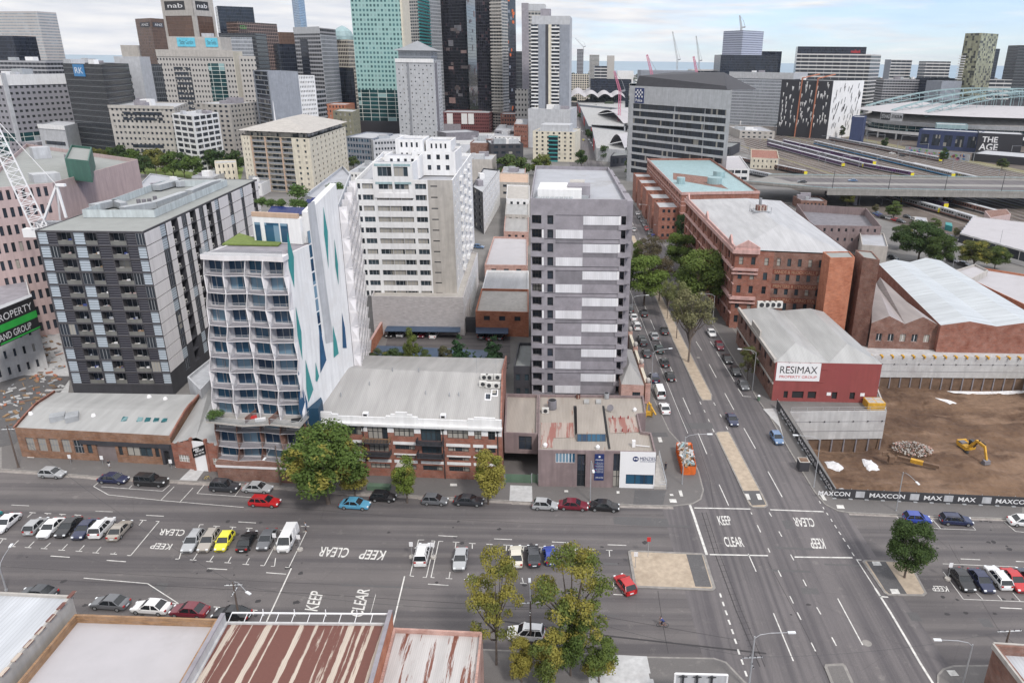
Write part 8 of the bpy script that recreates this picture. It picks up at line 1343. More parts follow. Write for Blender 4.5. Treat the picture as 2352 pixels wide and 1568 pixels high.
b_=ft('tall green glass');m_=MB();zt=ZA(870,207,742);wbox(m_,b_,0,0,b_.L(0),zt,b_.z1,0,.35);b_.part(m_,'upper_glazing',MATS['cw_teal']);m_=MB();wbox(m_,b_,1,0,b_.L(1),0,b_.z1,0,.5);wbox(m_,b_,0,b_.L(0)-1.5,b_.L(0),0,b_.z1,0,.5);b_.part(m_,'side_wall',MATS['cream_render'])
b_=ft('pale grey apartment tower with a fl');q=[Vector((p_.x,p_.y,b_.z1+7))for p_ in inset(b_.foot,-1.2)];c_=sum(q,Vector())/4;m_=MB()
for k in range(4):a_,d_=q[k],q[(k+1)%4];i1,i2=a_.lerp(c_,.45)+Vector((0,0,3)),d_.lerp(c_,.45)+Vector((0,0,3));m_.q(a_,d_,i2,i1);m_.q(i1,i2,c_+Vector((0,0,8)))
b_.part(m_,'roof',MATS['frame_grey']);m_=MB();m_.prism(inset(b_.foot,2.5),b_.z1,b_.z1+7);b_.part(m_,'top_storey',MATS['cw_silver'])
b_=ft('pale grey tower with white b');L_=b_.L(0)
for a_,c_,mt in((.17,.36,'blue_grey'),(.36,.44,'charcoal'),(.44,.52,'cream_render'),(.74,1,'blue_grey')):m_=MB();wbox(m_,b_,0,L_*a_,L_*c_,30 if mt!='cream_render' else 0,b_.z1-7,0,.3);b_.part(m_,'wall_strip',MATS[mt])
for a_,c_ in((-.02,.17),(.52,.73)):
 for k in range(30):m_=MB();z=b_.z1-10-k*3.1;wbox(m_,b_,0,L_*a_,L_*c_,z,z+1.1,0,1.4);wbox(m_,b_,0,L_*a_,L_*c_,z+1.1,z+3,.1,.2,1);b_.part(m_,'balcony',[MATS['white_render'],MATS['glass_dark']])
b_=ft('tall tower of stacked tan');
for k in range(54):m_=MB();z=20+k*3.3;wbox(m_,b_,0,-.5,b_.L(0)+.5,z,z+1.4,0,1.6);b_.part(m_,'balcony',MATS['beige_render'])
b_=ft('cream apartment building');L_=b_.L(0);m_=MB();wbox(m_,b_,0,L_*.38,L_*.6,0,b_.z1-3,.05,.15);b_.part(m_,'balcony_recess',MATS['glass_dark'])
for k in range(7):m_=MB();z=b_.z1-4.2-k*3.1;wbox(m_,b_,0,L_*.38,L_*.6,z,z+.9,.1,1.2);b_.part(m_,'balcony',MATS['teal_paint'])
m_=MB();m_.prism(inset(b_.foot,5),b_.z1-.7,b_.z1+4.5);b_.part(m_,'roof_storey',MATS['pale_grey'])
b_=ft('cream gridded tower');c_=sum(b_.foot,Vector((0,0)))/4;m_=MB();m_.loft([[(c_.x+r_q*math.cos(t),c_.y+r_q*math.sin(t),b_.z1+z)for t in[j*PI/6 for j in range(12)]]for r_q,z in((12,0),(12,4),(10,9),(5,13),(.5,15))]);b_.part(m_,'dome',MATS['copper_teal'])
b_=ft('curved gold');
for k in range(24):m_=MB();z=b_.z1-30-k*3.3;wbox(m_,b_,0,-2,b_.L(0)*.3,z,z+1.2,0,2.);b_.part(m_,'balcony',MATS['white_render'])
# police office
f=RP([(1447,197),(1682,208)],60);PO=block('police_office','wide grey police office with nine ribbon window storeys and a dark angled roof',[f[0],f[1],f[1]+Vector((6,42)),f[0]+Vector((4,48))],60,'pale_grey','roof_dark',None,None,par=.5,fin=False);L_=PO.L(0);FHP=4.5
for k in range(10):
 z=60-13.5-k*FHP;PO.face(0,[(3.5,L_*.48),(L_*.482,L_*.77),(L_*.772,L_-3)],[(z-.2,z+2.9)],.5,('glass_dark',10,'frame_dark'),0,z0=z-1.6,z1=z+2.9)
PO.plainwall(0,0,49.4,60);PO.plainwall(0,0,0,60-13.5-9*FHP-1.6);PO.finish()
m_=MB();P=PO.P;m_.hexa([P(0,2,60,-3),P(0,L_-6,60,-3),P(0,L_-6,60,-30),P(0,2,60,-38),P(0,3,66,-5),P(0,L_-8,62,-4),P(0,L_-30,69,-28),P(0,3,68,-36)]);PO.part(m_,'angled_roof',MATS['charcoal']);m_=MB();m_.prism([P(0,-7,0,-6).xy,P(0,-.1,0,0).xy,P(3,PO.L(3)-20,0,0).xy,P(0,-7,0,-40).xy],0,61);PO.part(m_,'glass_edge',MATS['cw_tealdark'])
m_=MB();wbox(m_,PO,0,5,13,49.8,58.8,0,.3);PO.part(m_,'logo_board',MATS['sign_blue']);m_=MB();[wbox(m_,PO,0,5.6+i*1.35,6.7+i*1.35,53.2+j*1.25,54.3+j*1.25,.3,.4)for i in range(5)for j in range(4)if(i+j)%2==0];text_on(m_,'Police',P(0,6,50.6,.42),P(0,12,50.6,.42),P(0,6,52.4,.42));PO.part(m_,'lettering',MATS['sign_white'])
block('police_podium','dark angular podium with a roof garden at the foot of the police office',RP([(1402,362),(1680,340),(1700,330),(1440,318)],7),8,'charcoal','roof_dark',(16,.7,7,1,4));block('long_pale_office','long pale two storey office in front of the police podium',RP([(1500,385),(1722,388),(1700,358),(1485,366)],10),10,'white_render','membrane',(14,.84,4.2,1.2,2,'rb'))
# black and white office
f=far([(1790,850),(1908,815),(1978,860)],240);ZB=ZA(1908,186,815);ZG=block('zigzag_office','black office with white zigzag flecks and a white perforated side',f,ZB,['charcoal_panel','white_render'],'roof_dark',plant=1,fin=False);ZG.plainwall(0,0);ZG.plainwall(1,1);r2=random.Random(2)
for k in range(90):u,z=r2.uniform(.03,.95)*ZG.L(0),r2.uniform(8,ZB-6);m_=MB();m_.q(ZG.P(0,u,z+5,.2),ZG.P(0,u+.4,z,.2),ZG.P(0,u+1.4,z+4.6,.2));ZG.part(m_,'white_fleck',MATS['white_render'])
for k in range(60):u,z=r2.uniform(.05,.9)*ZG.L(1),r2.uniform(6,ZB-8);m_=MB();m_.q(ZG.P(1,u,z,.2),ZG.P(1,u+1.2,z+1,.2),ZG.P(1,u+2.4,z+6,.2),ZG.P(1,u+1.1,z+5,.2));ZG.part(m_,'dark_slot',MATS['charcoal'])
for u in(.38,.68):m_=MB();m_.bar(ZG.P(0,ZG.L(0)*u,0,.6),ZG.P(0,ZG.L(0)*(u+.03),ZB+2,.6),2,.8);m_.bar(ZG.P(0,ZG.L(0)*(u+.03),ZB+2,.6),ZG.P(0,ZG.L(0)*(u+.2),ZB+6,-20),2,.8);ZG.part(m_,'orange_seam',MATS['orange_steel' if 0 else 'brick_orange'])
ZG.finish()
# hotel with pale hip roof
f=far([(556,452),(712,440),(797,520)],335);zh=ZA(712,318,440);HO=block('hotel','cream hotel with stacked balconies and a wide pale hipped roof',f,zh,['cream_render','planter_terracotta'],'roof_pale',None,None,fin=False,par=0);L_=HO.L(0);nf_=int(zh/3.1)
punch(HO,0,2,.28,3.1,1,1.4,'w',u1=L_*.14);HO.face(0,[(L_*.15,L_*.34),(L_*.36,L_*.57),(L_*.59,L_*.74)],[(zh-3.1*(nf_-j)+.3,zh-3.1*(nf_-j)+2.8)for j in range(nf_)],1.6,('window_glass',4,'frame_grey'),u0=L_*.14,u1=L_*.75);punch(HO,0,2,.3,3.1,1,1.4,'w',u0=L_*.75);punch(HO,1,9,.3,3.1,1,1.4,'w')
for j in range(nf_):m_=MB();z=zh-3.1*(j+1);wbox(m_,HO,0,L_*.15,L_*.74,z+.2,z+1.1,0,.25);HO.part(m_,'balcony_rail',MATS['frame_grey'])
for u in(.145,.35,.58):m_=MB();wbox(m_,HO,0,L_*u,L_*u+.8,0,zh,0,.5);HO.part(m_,'ochre_fin',MATS['planter_terracotta'])
HO.flat=False;HO.finish();hip(HO,inset(HO.foot,-1.5),zh+3,zh+9,.3,'cream_render' if 0 else 'beige_render');m_=MB();m_.prism(inset(HO.foot,2),zh,zh+3.1);HO.part(m_,'top_storey',MATS['glass_pale'])
sp=MB();q=W(632,275,500);sp.cyl((q.x,q.y,0),(q.x,q.y,ZA(632,232,500)),1.2,.1,8);single(sp,'spire',MATS['sign_white'],'slim white church spire behind the cream hotel','spire')
# white tented roofs and market sheds right of the far street
for k,(lb,pts,z,wl)in enumerate((('long grey exhibition shed with red ends beside the far street',[(1352,290),(1434,300),(1434,250),(1330,240)],10,'blue_grey'),('nearer grey exhibition shed with red ends',[(1370,340),(1436,345),(1436,290),(1358,286)],10,'pale_grey'),('farther exhibition shed beyond the tented roofs',[(1330,240),(1436,250),(1436,232),(1326,232)],12,'blue_grey'))):
 b_=block('exhibition_shed',lb,RP(pts,z),z,wl,'tin_pale',fin=False,group='exhibition sheds');[(lambda m_:(wbox(m_,b_,3,b_.L(3)*u,b_.L(3)*(u+.12),1,9,0,.6),b_.part(m_,'red_panel',MATS['sign_red'])))(MB())for u in(.1,.6)];b_.finish()
for k,(x0,y0,x1,y1)in enumerate(((1372,262,1432,284),(1400,330,1434,340))):
 m_=MB();A,B2=G(x0,y0,10),G(x1,y1,10);n9=9;D2=Vector((30,60,0));m_.loft([[A.lerp(B2,t/n9)+D2*s_+Vector((0,0,9*math.sin(PI*t/n9)))for t in range(n9+1)]for s_ in(0,1)],close=False,caps=False);single(m_,'curved_roof',MATS['membrane'],['larger','smaller'][k]+' white curved roof on the exhibition sheds','roof')
m_=MB();nx,ny=30,10;gr=[[None]*(nx+1)for _ in range(ny+1)]
for j in range(ny+1):
 for i in range(nx+1):A=W(1312,230,1250).xy.lerp(W(1436,230,1250).xy,i/nx);gr[j][i]=Vector((A.x,1250+200*j/ny,19+6*abs(math.sin(i/nx*PI*4))+4*abs(math.sin(j/ny*PI*2))))
for j in range(ny):
 for i in range(nx):m_.q(gr[j][i],gr[j][i+1],gr[j+1][i+1],gr[j+1][i])
single(m_,'tented_station_roof',MATS['membrane'],'rolling white wave roof of the railway station','roof',smooth=True)
# ---------------- strips, bands and crowns that set the towers apart
def feat(lb,*L_):
 b_=ft(lb)
 for i,u0,u1,z0,z1,mt,o,nm in L_:
  m_=MB();w_=b_.L(i);h_=b_.z1;wbox(m_,b_,i,w_*u0,w_*u1,h_*z0,h_*z1,0,o);b_.part(m_,nm,MATS[mt])
def rows_(i,u0,u1,z0,z1,n_,k,mt='glass_dark',o=.25):return[(i,u0,u1,z0+(z1-z0)*j/n_,z0+(z1-z0)*(j+k)/n_,mt,o,'ribbon_window')for j in range(n_)]
feat('large beige terraced tower',*rows_(0,.2,.42,.2,.84,11,.55),(0,.66,.87,.2,.86,'cw_tealdark',.3,'glass_strip'),(1,.0,1,.0,1.,'cream_render',.3,'white_flank'),(0,0,1,.93,1.01,'beige_render',.5,'parapet_band'))
feat('beige stepped office',*rows_(0,.27,.74,.05,.42,4,.6),*rows_(0,.2,.8,.78,.95,2,.6),(0,0,1,.97,1.02,'beige_render',.5,'cornice'))
feat('grey hospital block',(0,0,1,.88,1.01,'white_render',.5,'white_top_storey'),(1,0,1,.88,1.01,'white_render',.5,'white_top_storey'),(0,0,1,0,.3,'cw_tealdark',.4,'glazed_base'),(1,.05,.95,0,.3,'cw_tealdark',.4,'glazed_base'),(1,0,.06,0,1.03,'pale_grey',1.,'corner_shaft'))
feat('grey tower with dark horizontal',(0,.22,.5,.0,.9,'cw_navy',.3,'dark_stripe'),(0,0,1,.95,1.01,'pale_grey',.4,'crown_band'),(1,0,1,0,.94,'cw_silver',.3,'glass_flank'))
feat('pale grey apartment tower with a fl',(0,.29,.35,.03,.97,'frame_grey',.2,'balcony_strip'),(1,.1,.4,.03,.97,'conc_dark',.2,'balcony_strip'),(0,0,1,.97,1.01,'white_render',.6,'crown_band'))
feat('black office tower right of the bank',(0,.25,.55,.3,.74,'cw_band_white',.3,'pale_panel'),(0,.62,.95,.3,.74,'cw_band_white',.3,'pale_panel'));feat('tall windowless pale slab',*rows_(0,.42,.56,.2,.85,9,.5))
feat('blue-black tower',(0,.3,.9,.5,.96,'cw_silver',.3,'pale_glass_field'));feat('pale annex' if 0 else 'low pale annex',*rows_(0,.15,.9,.2,.8,2,.3),(0,0,1,.9,1.01,'white_render',.4,'parapet_band'))
feat('pale tower with dark green',*[(1,.0,1.,j/46,(j+.45)/46,'teal_paint',1.,'balcony')for j in range(8,46)]);feat('tall grey tower behind',(0,.0,.3,0,1.005,'conc_mid',.5,'blank_wall'),(0,.3,1,.95,1.0,'pale_grey',.5,'crown_band'));feat('grey banded apartment tower',(0,0,1,0,1.0,'blue_grey',.3,'dark_flank'));feat('wide grey louvred',(0,0,1,.9,1.02,'pale_grey',.5,'crown_band'),(1,0,1,.9,1.02,'pale_grey',.5,'crown_band'))
feat('dark red and white zigzag',*[(0,u,u+.12,.45,.95,'white_render',.4,'white_panel')for u in(.12,.42,.56)],(0,.0,.4,.0,.45,'conc_mid',.3,'grey_panel'))
b_=ft('huge black glass');r_=random.Random(3)
for k in range(34):m_=MB();i=k%2;u,z=r_.uniform(0,.86)*b_.L(i),r_.uniform(.12,.9)*b_.z1;wbox(m_,b_,i,u,u+r_.uniform(3,12),z,z+r_.choice([3.2,6.4,3.2]),0,.2);b_.part(m_,'pale_panel',MATS[r_.choice(['pink_trim','blue_grey','conc_mid','mauve_render','mauve_render','conc_mid'])])
b_=ft('dark glass tower flecked')
for k in range(30):m_=MB();u,z=r_.uniform(0,.8)*b_.L(0),r_.uniform(.1,.9)*b_.z1;wbox(m_,b_,0,u,u+r_.uniform(2,6),z,z+3,0,.2);b_.part(m_,'bright_panel',MATS[r_.choice(['orange_steel','pale_grey','blue_grey','orange_steel'])])
# ================================================================ rail yard, trains, flyover
gr_=MB();gp(gr_,[(1690,275),(2420,290),(2420,620),(2080,520),(1905,470),(1740,400)],.02);m,n,b=_mat('ballast');p=wpos(n);n.links.new(mixc(n,ramp(n,noise(n,p,.03,7,.7),.35,.65),(.06,.048,.043),(.15,.125,.105)),b.inputs['Base Color']);b.inputs['Roughness'].default_value=1;MATS['ballast']=m;struct(gr_,'rail_yard',m)
TA,TB=G(1871,332),G(2189,409);td=(TB-TA).normalized();tn=Vector((-td.y,td.x,0));tk=MB()
for k in range(26):
 o_=TA+tn*(-95+k*6.6)+Vector((0,0,.1));a_,c_=o_-td*(240-3*k),o_+td*420
 for e in(-.75,.75):tk.bar(a_+tn*e,c_+tn*e,.28,.2)
 tk.bar(a_-Vector((0,0,.05)),c_-Vector((0,0,.05)),2.4,.06,1)
struct(tk,'railway_tracks',[MATS['galv'],MATS['soil_brown']])
gr_=MB()
for k in(2.4,9.5,15.4):o_=TA+tn*(-95+k*6.6);gr_.bar(o_-td*200+Vector((0,0,.12)),o_+td*400+Vector((0,0,.12)),2.6,.05)
gr_.bar(TA+tn*74-td*140,TA+tn*74+td*330,14,.3);struct(gr_,'dry_verge',plain('verge',(.2,.18,.1),1,streak=0,scale=.1,var=.3))
plain('train_purple',(.12,.05,.16),.4,streak=0);plain('train_blue',(.03,.25,.5),.4,streak=0);plain('train_silver',(.42,.43,.45),.35,.3,streak=.1);plain('train_brown',(.2,.1,.08),.6,streak=.1)
def train(A,B2,n_,body,stripe,label):
 A,B2=Vector(A),Vector(B2);d=(B2-A).normalized();nn=Vector((d.y,-d.x,0));L_=(B2-A).length/n_;t=empty('train',A,label,'train','trains in the yard')
 for k in range(n_):
  a_,c_=A+d*(k*L_+.4),A+d*((k+1)*L_-.4);z=Vector((0,0,1));m_=MB();m_.bar(a_+z*2.2,c_+z*2.2,2.9,2.6);m_.bar(a_+z*3.65,c_+z*3.65,2.5,.3,2);m_.bar(a_+z*1.25+nn*.02,c_+z*1.25+nn*.02,2.98,.6,1);m_.bar(a_+z*.6,c_+z*.6,2.2,.6,3);o=m_.build('carriage',[MATS[body],MATS[stripe],MATS['pale_grey'],MATS['frame_dark']],t)
  w=MB();q=1.2
  while q<(c_-a_).length-2:w.bar(a_+d*q+z*2.6+nn*1.48,a_+d*(q+1.5)+z*2.6+nn*1.48,.04,.9);q+=2.1
  w.build('window',MATS['car_glass'],t)
 f_=MB();f_.bar(B2-d*.5+Vector((0,0,1.8)),B2+Vector((0,0,1.8)),2.7,2.2);f_.build('nose',MATS['yellow_sign'],t)
for a_,c_,n_,bd,sp_,lb in(((1871,332),(2189,409),7,'train_silver','train_blue','long silver and blue commuter train in the middle of the yard'),((1764,337),(1936,384),4,'train_purple','train_silver','dark purple regional train, nearest of the three parked side by side'),((1764,328),(1984,386),5,'train_silver','train_purple','silver and purple regional train with a yellow nose'),((1800,330),(2008,380),5,'train_purple','train_purple','purple regional train behind the silver one'),((1985,386),(2095,407),3,'train_purple','train_silver','purple train leading up to the flyover parapet'),((2097,385),(2240,418),3,'train_silver','train_blue','white and blue train behind the flyover at the right'),((1690,395),(1770,412),2,'train_silver','frame_dark','silver carriages behind the brick courtyard block'),((2024,449),(2074,466),1,'train_silver','train_brown','single silver carriage under the flyover'),((2074,467),(2159,491),2,'train_silver','train_brown','silver and brown country carriages below the flyover'),((2162,491),(2240,515),2,'train_silver','train_brown','second set of silver and brown carriages towards the train shed'),((2076,451),(2172,480),2,'train_purple','train_silver','purple train coming out from under the flyover'),((2116,452),(2290,500),4,'train_brown','train_silver','rusty brown carriages under the flyover'),((1905,322),(2160,372),6,'train_silver','train_brown','pale commuter train on the far tracks of the yard'),((1700,372),(1850,404),4,'train_brown','frame_dark','dark goods wagons between the signal house and the flyover')):train(G(*a_),G(*c_),n_,bd,sp_,lb)
for k,(x,y,h_)in enumerate([(1700+(j*97)%640,300+(j*41)%95,9)for j in range(26)]+list(((1700,345,8),(1745,330,8),(1786,392,9),(1850,345,8),(1905,330,8),(1962,362,8),(2010,345,8),(2060,372,8),(2130,350,8),(2185,398,9),(2235,372,8),(1780,300,8),(1830,305,8),(1990,318,8),(2290,420,9),(2060,345,8),(1720,300,8),(1880,372,8)))):
 q=G(x,y);m_=MB();m_.bar(q,q+Vector((0,0,h_)),.3);m_.bar(q+Vector((0,0,h_-.6)),q+Vector((0,0,h_-.6))+tn*(9 if k%2 else-9),.22);single(m_,'catenary_mast',MATS['frame_grey'],'thin grey overhead line mast among the tracks','mast','overhead line masts')
fz=9.5;Q=[G(*q,fz)for q in((1700,420),(1900,437),(2440,446),(2440,414),(1764,405))];plain('deck_concrete',(.27,.26,.245),.85);fo=empty('flyover',(Q[1].x,Q[1].y,0),'wide concrete road flyover crossing the rail yard','bridge');m_=MB();m_.prism([q.xy for q in Q],fz-.5,fz);m_.bar(Q[1]-Vector((0,0,1.4)),Q[2]-Vector((0,0,1.4)),1.2,2.2);m_.build('deck',MATS['deck_concrete'],fo)
for k in(0,1):m_=MB();a_,c_,e_,g_=[Q[1].lerp(Q[4],t)if s_==0 else Q[2].lerp(Q[3],t)for t,s_ in((.08+.5*k,0),(.08+.5*k,1),(.42+.5*k,1),(.42+.5*k,0))];m_.q(*[q+Vector((0,0,.02))for q in(a_,c_,e_,g_)]);m_.build('carriageway',MATS['asphalt_king'],fo)
for a_,c_ in((Q[0],Q[1]),(Q[1],Q[2]),(Q[4],Q[3])):m_=MB();m_.bar(a_+Vector((0,0,.5)),c_+Vector((0,0,.5)),.4,1.3);m_.bar(a_+Vector((0,0,1.4)),c_+Vector((0,0,1.4)),.15,.3,1);m_.build('parapet',[MATS['deck_concrete'],MATS['copper_teal']],fo)
for t in(.17,.52,.9):m_=MB();a_,c_=Q[1].lerp(Q[2],t)+Vector((0,4,0)),Q[4].lerp(Q[3],t)-Vector((0,4,0));m_.bar(a_-Vector((0,0,2)),c_-Vector((0,0,2)),2,1.6);[m_.bar(Vector((v.x,v.y,0)),Vector((v.x,v.y,fz-1)),1.8)for v in(a_.lerp(c_,.15),a_.lerp(c_,.8))];m_.build('pier',MATS['conc_mid'],fo)
for k in range(5):q=Q[1].lerp(Q[2],.02+k*.24);m_=MB();m_.cyl(q,q+Vector((.3,0,11)),.18,.12,6);single(m_,'bridge_pole',MATS['frame_dark'],'dark lamp pole standing on the near flyover parapet','pole','poles on the flyover')
car('sedan','dark',G(1842,420,fz),R(178),'dark car on the left half of the flyover','cars on the flyover',z=fz+.05);car('sedan','steel',G(1958,417,fz),R(178),'blue-grey car in the middle of the flyover','cars on the flyover',z=fz+.05)
block('train_shed','long white roofed train shed with striped side at the right edge',RP([(2205,535),(2440,600),(2440,520),(2235,497)],6),6,'cw_band_white','membrane',par=.2);block('yard_hut','small pinkish hut with arched openings beside the train shed',RP([(2275,500),(2322,492),(2312,480),(2262,484)],5),5,'pink_render','brick_brown',par=.1);block('yard_hut','small cream hut beside the yard car park',RP([(2100,508),(2132,512),(2128,500),(2102,497)],3),3,'beige_render',par=.1);block('signal_house','white two storey signal house with red roof left of the trains',RP([(1725,362),(1790,365),(1785,345),(1725,342)],8),8,'cream_render','brick_red',(6,.3,4,1,1.6));block('container','teal container in the yard',RP([(2172,516),(2188,520),(2186,512),(2172,510)],2.6),2.6,'teal_paint','teal_paint',par=0,cat='container')
# ================================================================ stadium
SC=Vector((470,868));se=empty('stadium',(SC.x,SC.y,0),'round stadium with white roof and pale green arched trusses','stadium');ell=lambda a_,k=1.,z=0:Vector((SC.x+140*k*math.cos(a_),SC.y+105*k*math.sin(a_),z));NA=48
def ring(k0,z0,k1,z1,nm,mt,a0=0,a1=NA):
 m_=MB();[m_.q(ell(2*PI*i/NA,k0,z0),ell(2*PI*(i+1)/NA,k0,z0),ell(2*PI*(i+1)/NA,k1,z1),ell(2*PI*i/NA,k1,z1))for i in range(a0,a1)];return m_.build(nm,MATS[mt],se)
ring(1,0,1,6,'lower_glass','charcoal');ring(1.04,6,1.04,9,'white_band','white_render');ring(1.0,9,1.0,15,'middle_wall','cw_tealdark');ring(1.04,15,1.05,19,'upper_band','pale_grey');ring(1.05,19,.8,30,'louvred_shell','tin_mid');ring(1.08,27,.62,36,'roof','membrane');ring(.62,36,.5,20,'inner_bowl','charcoal');ring(1.04,6,1,6,'soffit','pale_grey');ring(1.04,15,1,15,'soffit','pale_grey')
for k in range(28):a_=2*PI*k/28;m_=MB();m_.bar(ell(a_,1.03,0),ell(a_,1.03,6),1.2);m_.build('column',MATS['white_render'],se)
for j,(y_,h_)in enumerate(((-66,27),(-40,29),(46,26))):
 m_=MB();n_=26;hw_=146*math.sqrt(1-(y_/100)**2);pt=lambda t,e,dz=0:Vector((SC.x-hw_+2*hw_*t,SC.y+y_+e,29+h_*4*t*(1-t)*.8+dz))
 for i in range(n_):
  t0,t1=i/n_,(i+1)/n_
  for e,dz in((0,0),(7,0),(3.5,-5)):m_.bar(pt(t0,e,dz),pt(t1,e,dz),.9)
  m_.bar(pt(t0,0),pt(t1,7),.5);m_.bar(pt(t0,0),pt(t1,3.5,-5),.5);m_.bar(pt(t0,7),pt(t0,3.5,-5),.5);m_.bar(pt(t0,3.5,-5),Vector((pt(t0,3.5).x,SC.y+y_+3,31)),.3)
 m_.build('arch_truss',MATS['copper_teal'],se)
A,B2=W(2024,256,800),W(2074,268,783);nb_=MB();nb_.q(*[Vector((p_.x,p_.y,z))for p_,z in((A,21),(B2,21),(B2,29),(A,29))]);nb_.q(*[Vector((p_.x,p_.y-.3,z))for p_,z in((A.lerp(B2,.02),21.5),(A.lerp(B2,.44),21.5),(A.lerp(B2,.44),28.5),(A.lerp(B2,.02),28.5))],m=1);text_on(nb_,'ETIHAD',A.lerp(B2,.05).xy.to_3d()+Vector((0,-.6,23)),A.lerp(B2,.42).xy.to_3d()+Vector((0,-.6,23)),A.lerp(B2,.05).xy.to_3d()+Vector((0,-.6,27)),0);text_on(nb_,'STADIUM',A.lerp(B2,.5).xy.to_3d()+Vector((0,-.6,23.5)),A.lerp(B2,.95).xy.to_3d()+Vector((0,-.6,23.5)),A.lerp(B2,.5).xy.to_3d()+Vector((0,-.6,27)),1);nb_.build('name_board',[MATS['pale_grey'],MATS['sign_black']],se)
plain('navy_wall',(.035,.05,.12),.7)
for lb,pts,top,wl in(('navy blue stair block at the left end of the stadium',[(1950,770),(1978,765)],268,'navy_wall'),('navy blue gate building with glazed panels before the stadium',[(2108,735),(2250,705)],297,'navy_wall'),('pale green glazed box above the navy gate building',[(2146,760),(2218,750)],285,'copper_teal')):tw('stadium_annex',lb,pts,320,top,wl,22,f0=(5,.7,16,2,10,'rb')if 'gate' in lb else None)
b_=tw('newspaper_wall','dark building with white newspaper lettering right of the navy gate',[(2246,700),(2350,685)],320,305,'charcoal_panel',30);L_=b_.L(0);m_=MB();text_on(m_,'THE',b_.P(0,L_*.1,b_.z1-8,.2),b_.P(0,L_*.45,b_.z1-8,.2),b_.P(0,L_*.1,b_.z1-3,.2));text_on(m_,'AGE',b_.P(0,L_*.06,b_.z1-15,.2),b_.P(0,L_*.48,b_.z1-15,.2),b_.P(0,L_*.06,b_.z1-9,.2));b_.part(m_,'lettering',MATS['sign_white']);b_=tw('black_annex','long black building at the right edge below the newspaper wall',[(2228,640),(2420,600)],380,352,'charcoal_panel',40)
gw=empty('mural_wall',G(2080,357),'long wall painted with colourful graffiti beside the yard','wall');plain('mural_green',(.2,.5,.12),.8,streak=0);plain('mural_pink',(.6,.2,.3),.8,streak=0);plain('mural_orange',(.7,.35,.15),.8,streak=0);A,B2=G(2078,352),G(2225,372);m_=MB();m_.bar(A+Vector((0,0,3)),B2+Vector((0,0,3)),.5,6);m_.build('wall',MATS['pale_grey'],gw);r_=random.Random(8);m_=MB();nn=Vector(((B2-A).y,-(B2-A).x,0)).normalized()*.35
for k in range(46):q=A.lerp(B2,r_.uniform(.02,.95))+nn+Vector((0,0,r_.uniform(1,5)));d=(B2-A).normalized()*r_.uniform(.6,2.2);m_.q(q-d,q-Vector((0,0,r_.uniform(.5,1.6))),q+d,q+Vector((0,0,r_.uniform(.4,1.5))),m=k%5)
m_.build('mural',[MATS[k]for k in('paint_blue','mural_green','mural_pink','mural_orange','train_purple')],gw)
# ================================================================ far cranes
for lb,b0,Yc,top,jib,mt in(('white luffing crane standing far behind the police office',(1556,165),1600,138,(1545,73),'pale_grey'),('grey luffing crane right of the other far crane',(1606,165),1620,140,(1599,83),'pale_grey'),('red and white crane jib behind the police office roof',(1500,200),900,182,(1486,126),'mural_pink'),('red and white crane jib right of the police roof',(1603,205),1000,182,(1593,130),'mural_pink'),('red and white crane jib over the tented station roof',(1424,240),900,210,(1411,163),'mural_pink'),('small crane on top of the patterned tower',(1703,72),1310,64,(1699,36),'pale_grey'),('tiny crane on the far tower under construction',(1340,122),2300,108,(1321,88),'pale_grey')):
 A=W(*b0,Yc);T=W(b0[0],top,Yc);J=W(*jib,Yc);t=empty('crane',(A.x,A.y,0 if 'top of' not in lb and 'tiny' not in lb else A.z),lb,'crane','cranes');lattice((T.x,T.y,t.location.z),T,2.4,2.4,8,.5,mt,t,'mast');lattice(T,J,2.6,1.6,10,.5,mt,t,'jib');m_=MB();K=T+Vector((6,0,1));m_.bar(T,K,2.4,2);m_.bar(K,T+Vector((2,0,11)),.5);m_.bar(T+Vector((2,0,11)),J,.3);m_.build('counterweight',MATS['frame_grey'],t)
 # ================================================================ distance: suburb, park lawn
r_=random.Random(12);sb=MB()
for _ in range(5200):
 Y_=1250+2950*r_.random()**.8;X_=r_.uniform(-.75,.78)*Y_*1.0
 if-.035*Y_+30<X_<.02*Y_ and Y_<1900:continue
 w_,h_=r_.uniform(8,34),r_.uniform(3,9)*(2.6 if r_.random()<.06 else 1);sb.obox((X_,Y_,0),w_,r_.uniform(8,24),h_,r_.uniform(-.2,.2),r_.choice([0,0,1,2,3,4,4,4]))
struct(sb,'distant_suburb',[MATS[k]for k in('white_render','beige_render','blue_grey','brick_red','ground_city')])['kind']='stuff'
tl_=MB()
for _ in range(2600):Y_=1100+3000*r_.random();X_=r_.uniform(-.7,.75)*Y_;s_=r_.uniform(5,12);c_=Vector((X_,Y_,r_.uniform(2,6)));tl_.hexa([c_+Vector((x*s_,y*s_,z))for x,y,z in((-1,-.8,0),(1,-1,0),(.9,1,0),(-.8,.9,0),(-.5,-.4,s_*.8),(.4,-.6,s_*.7),(.6,.4,s_*.9),(-.5,.5,s_*.75))])
o=struct(tl_,'distant_trees',plain('far_foliage',(.035,.05,.025),1,var=.4,scale=.02,streak=0));o['kind']='stuff'
lw=MB();gp(lw,[(175,345),(560,385),(550,425),(160,380)],.03);struct(lw,'park_lawn',MATS['lawn'])
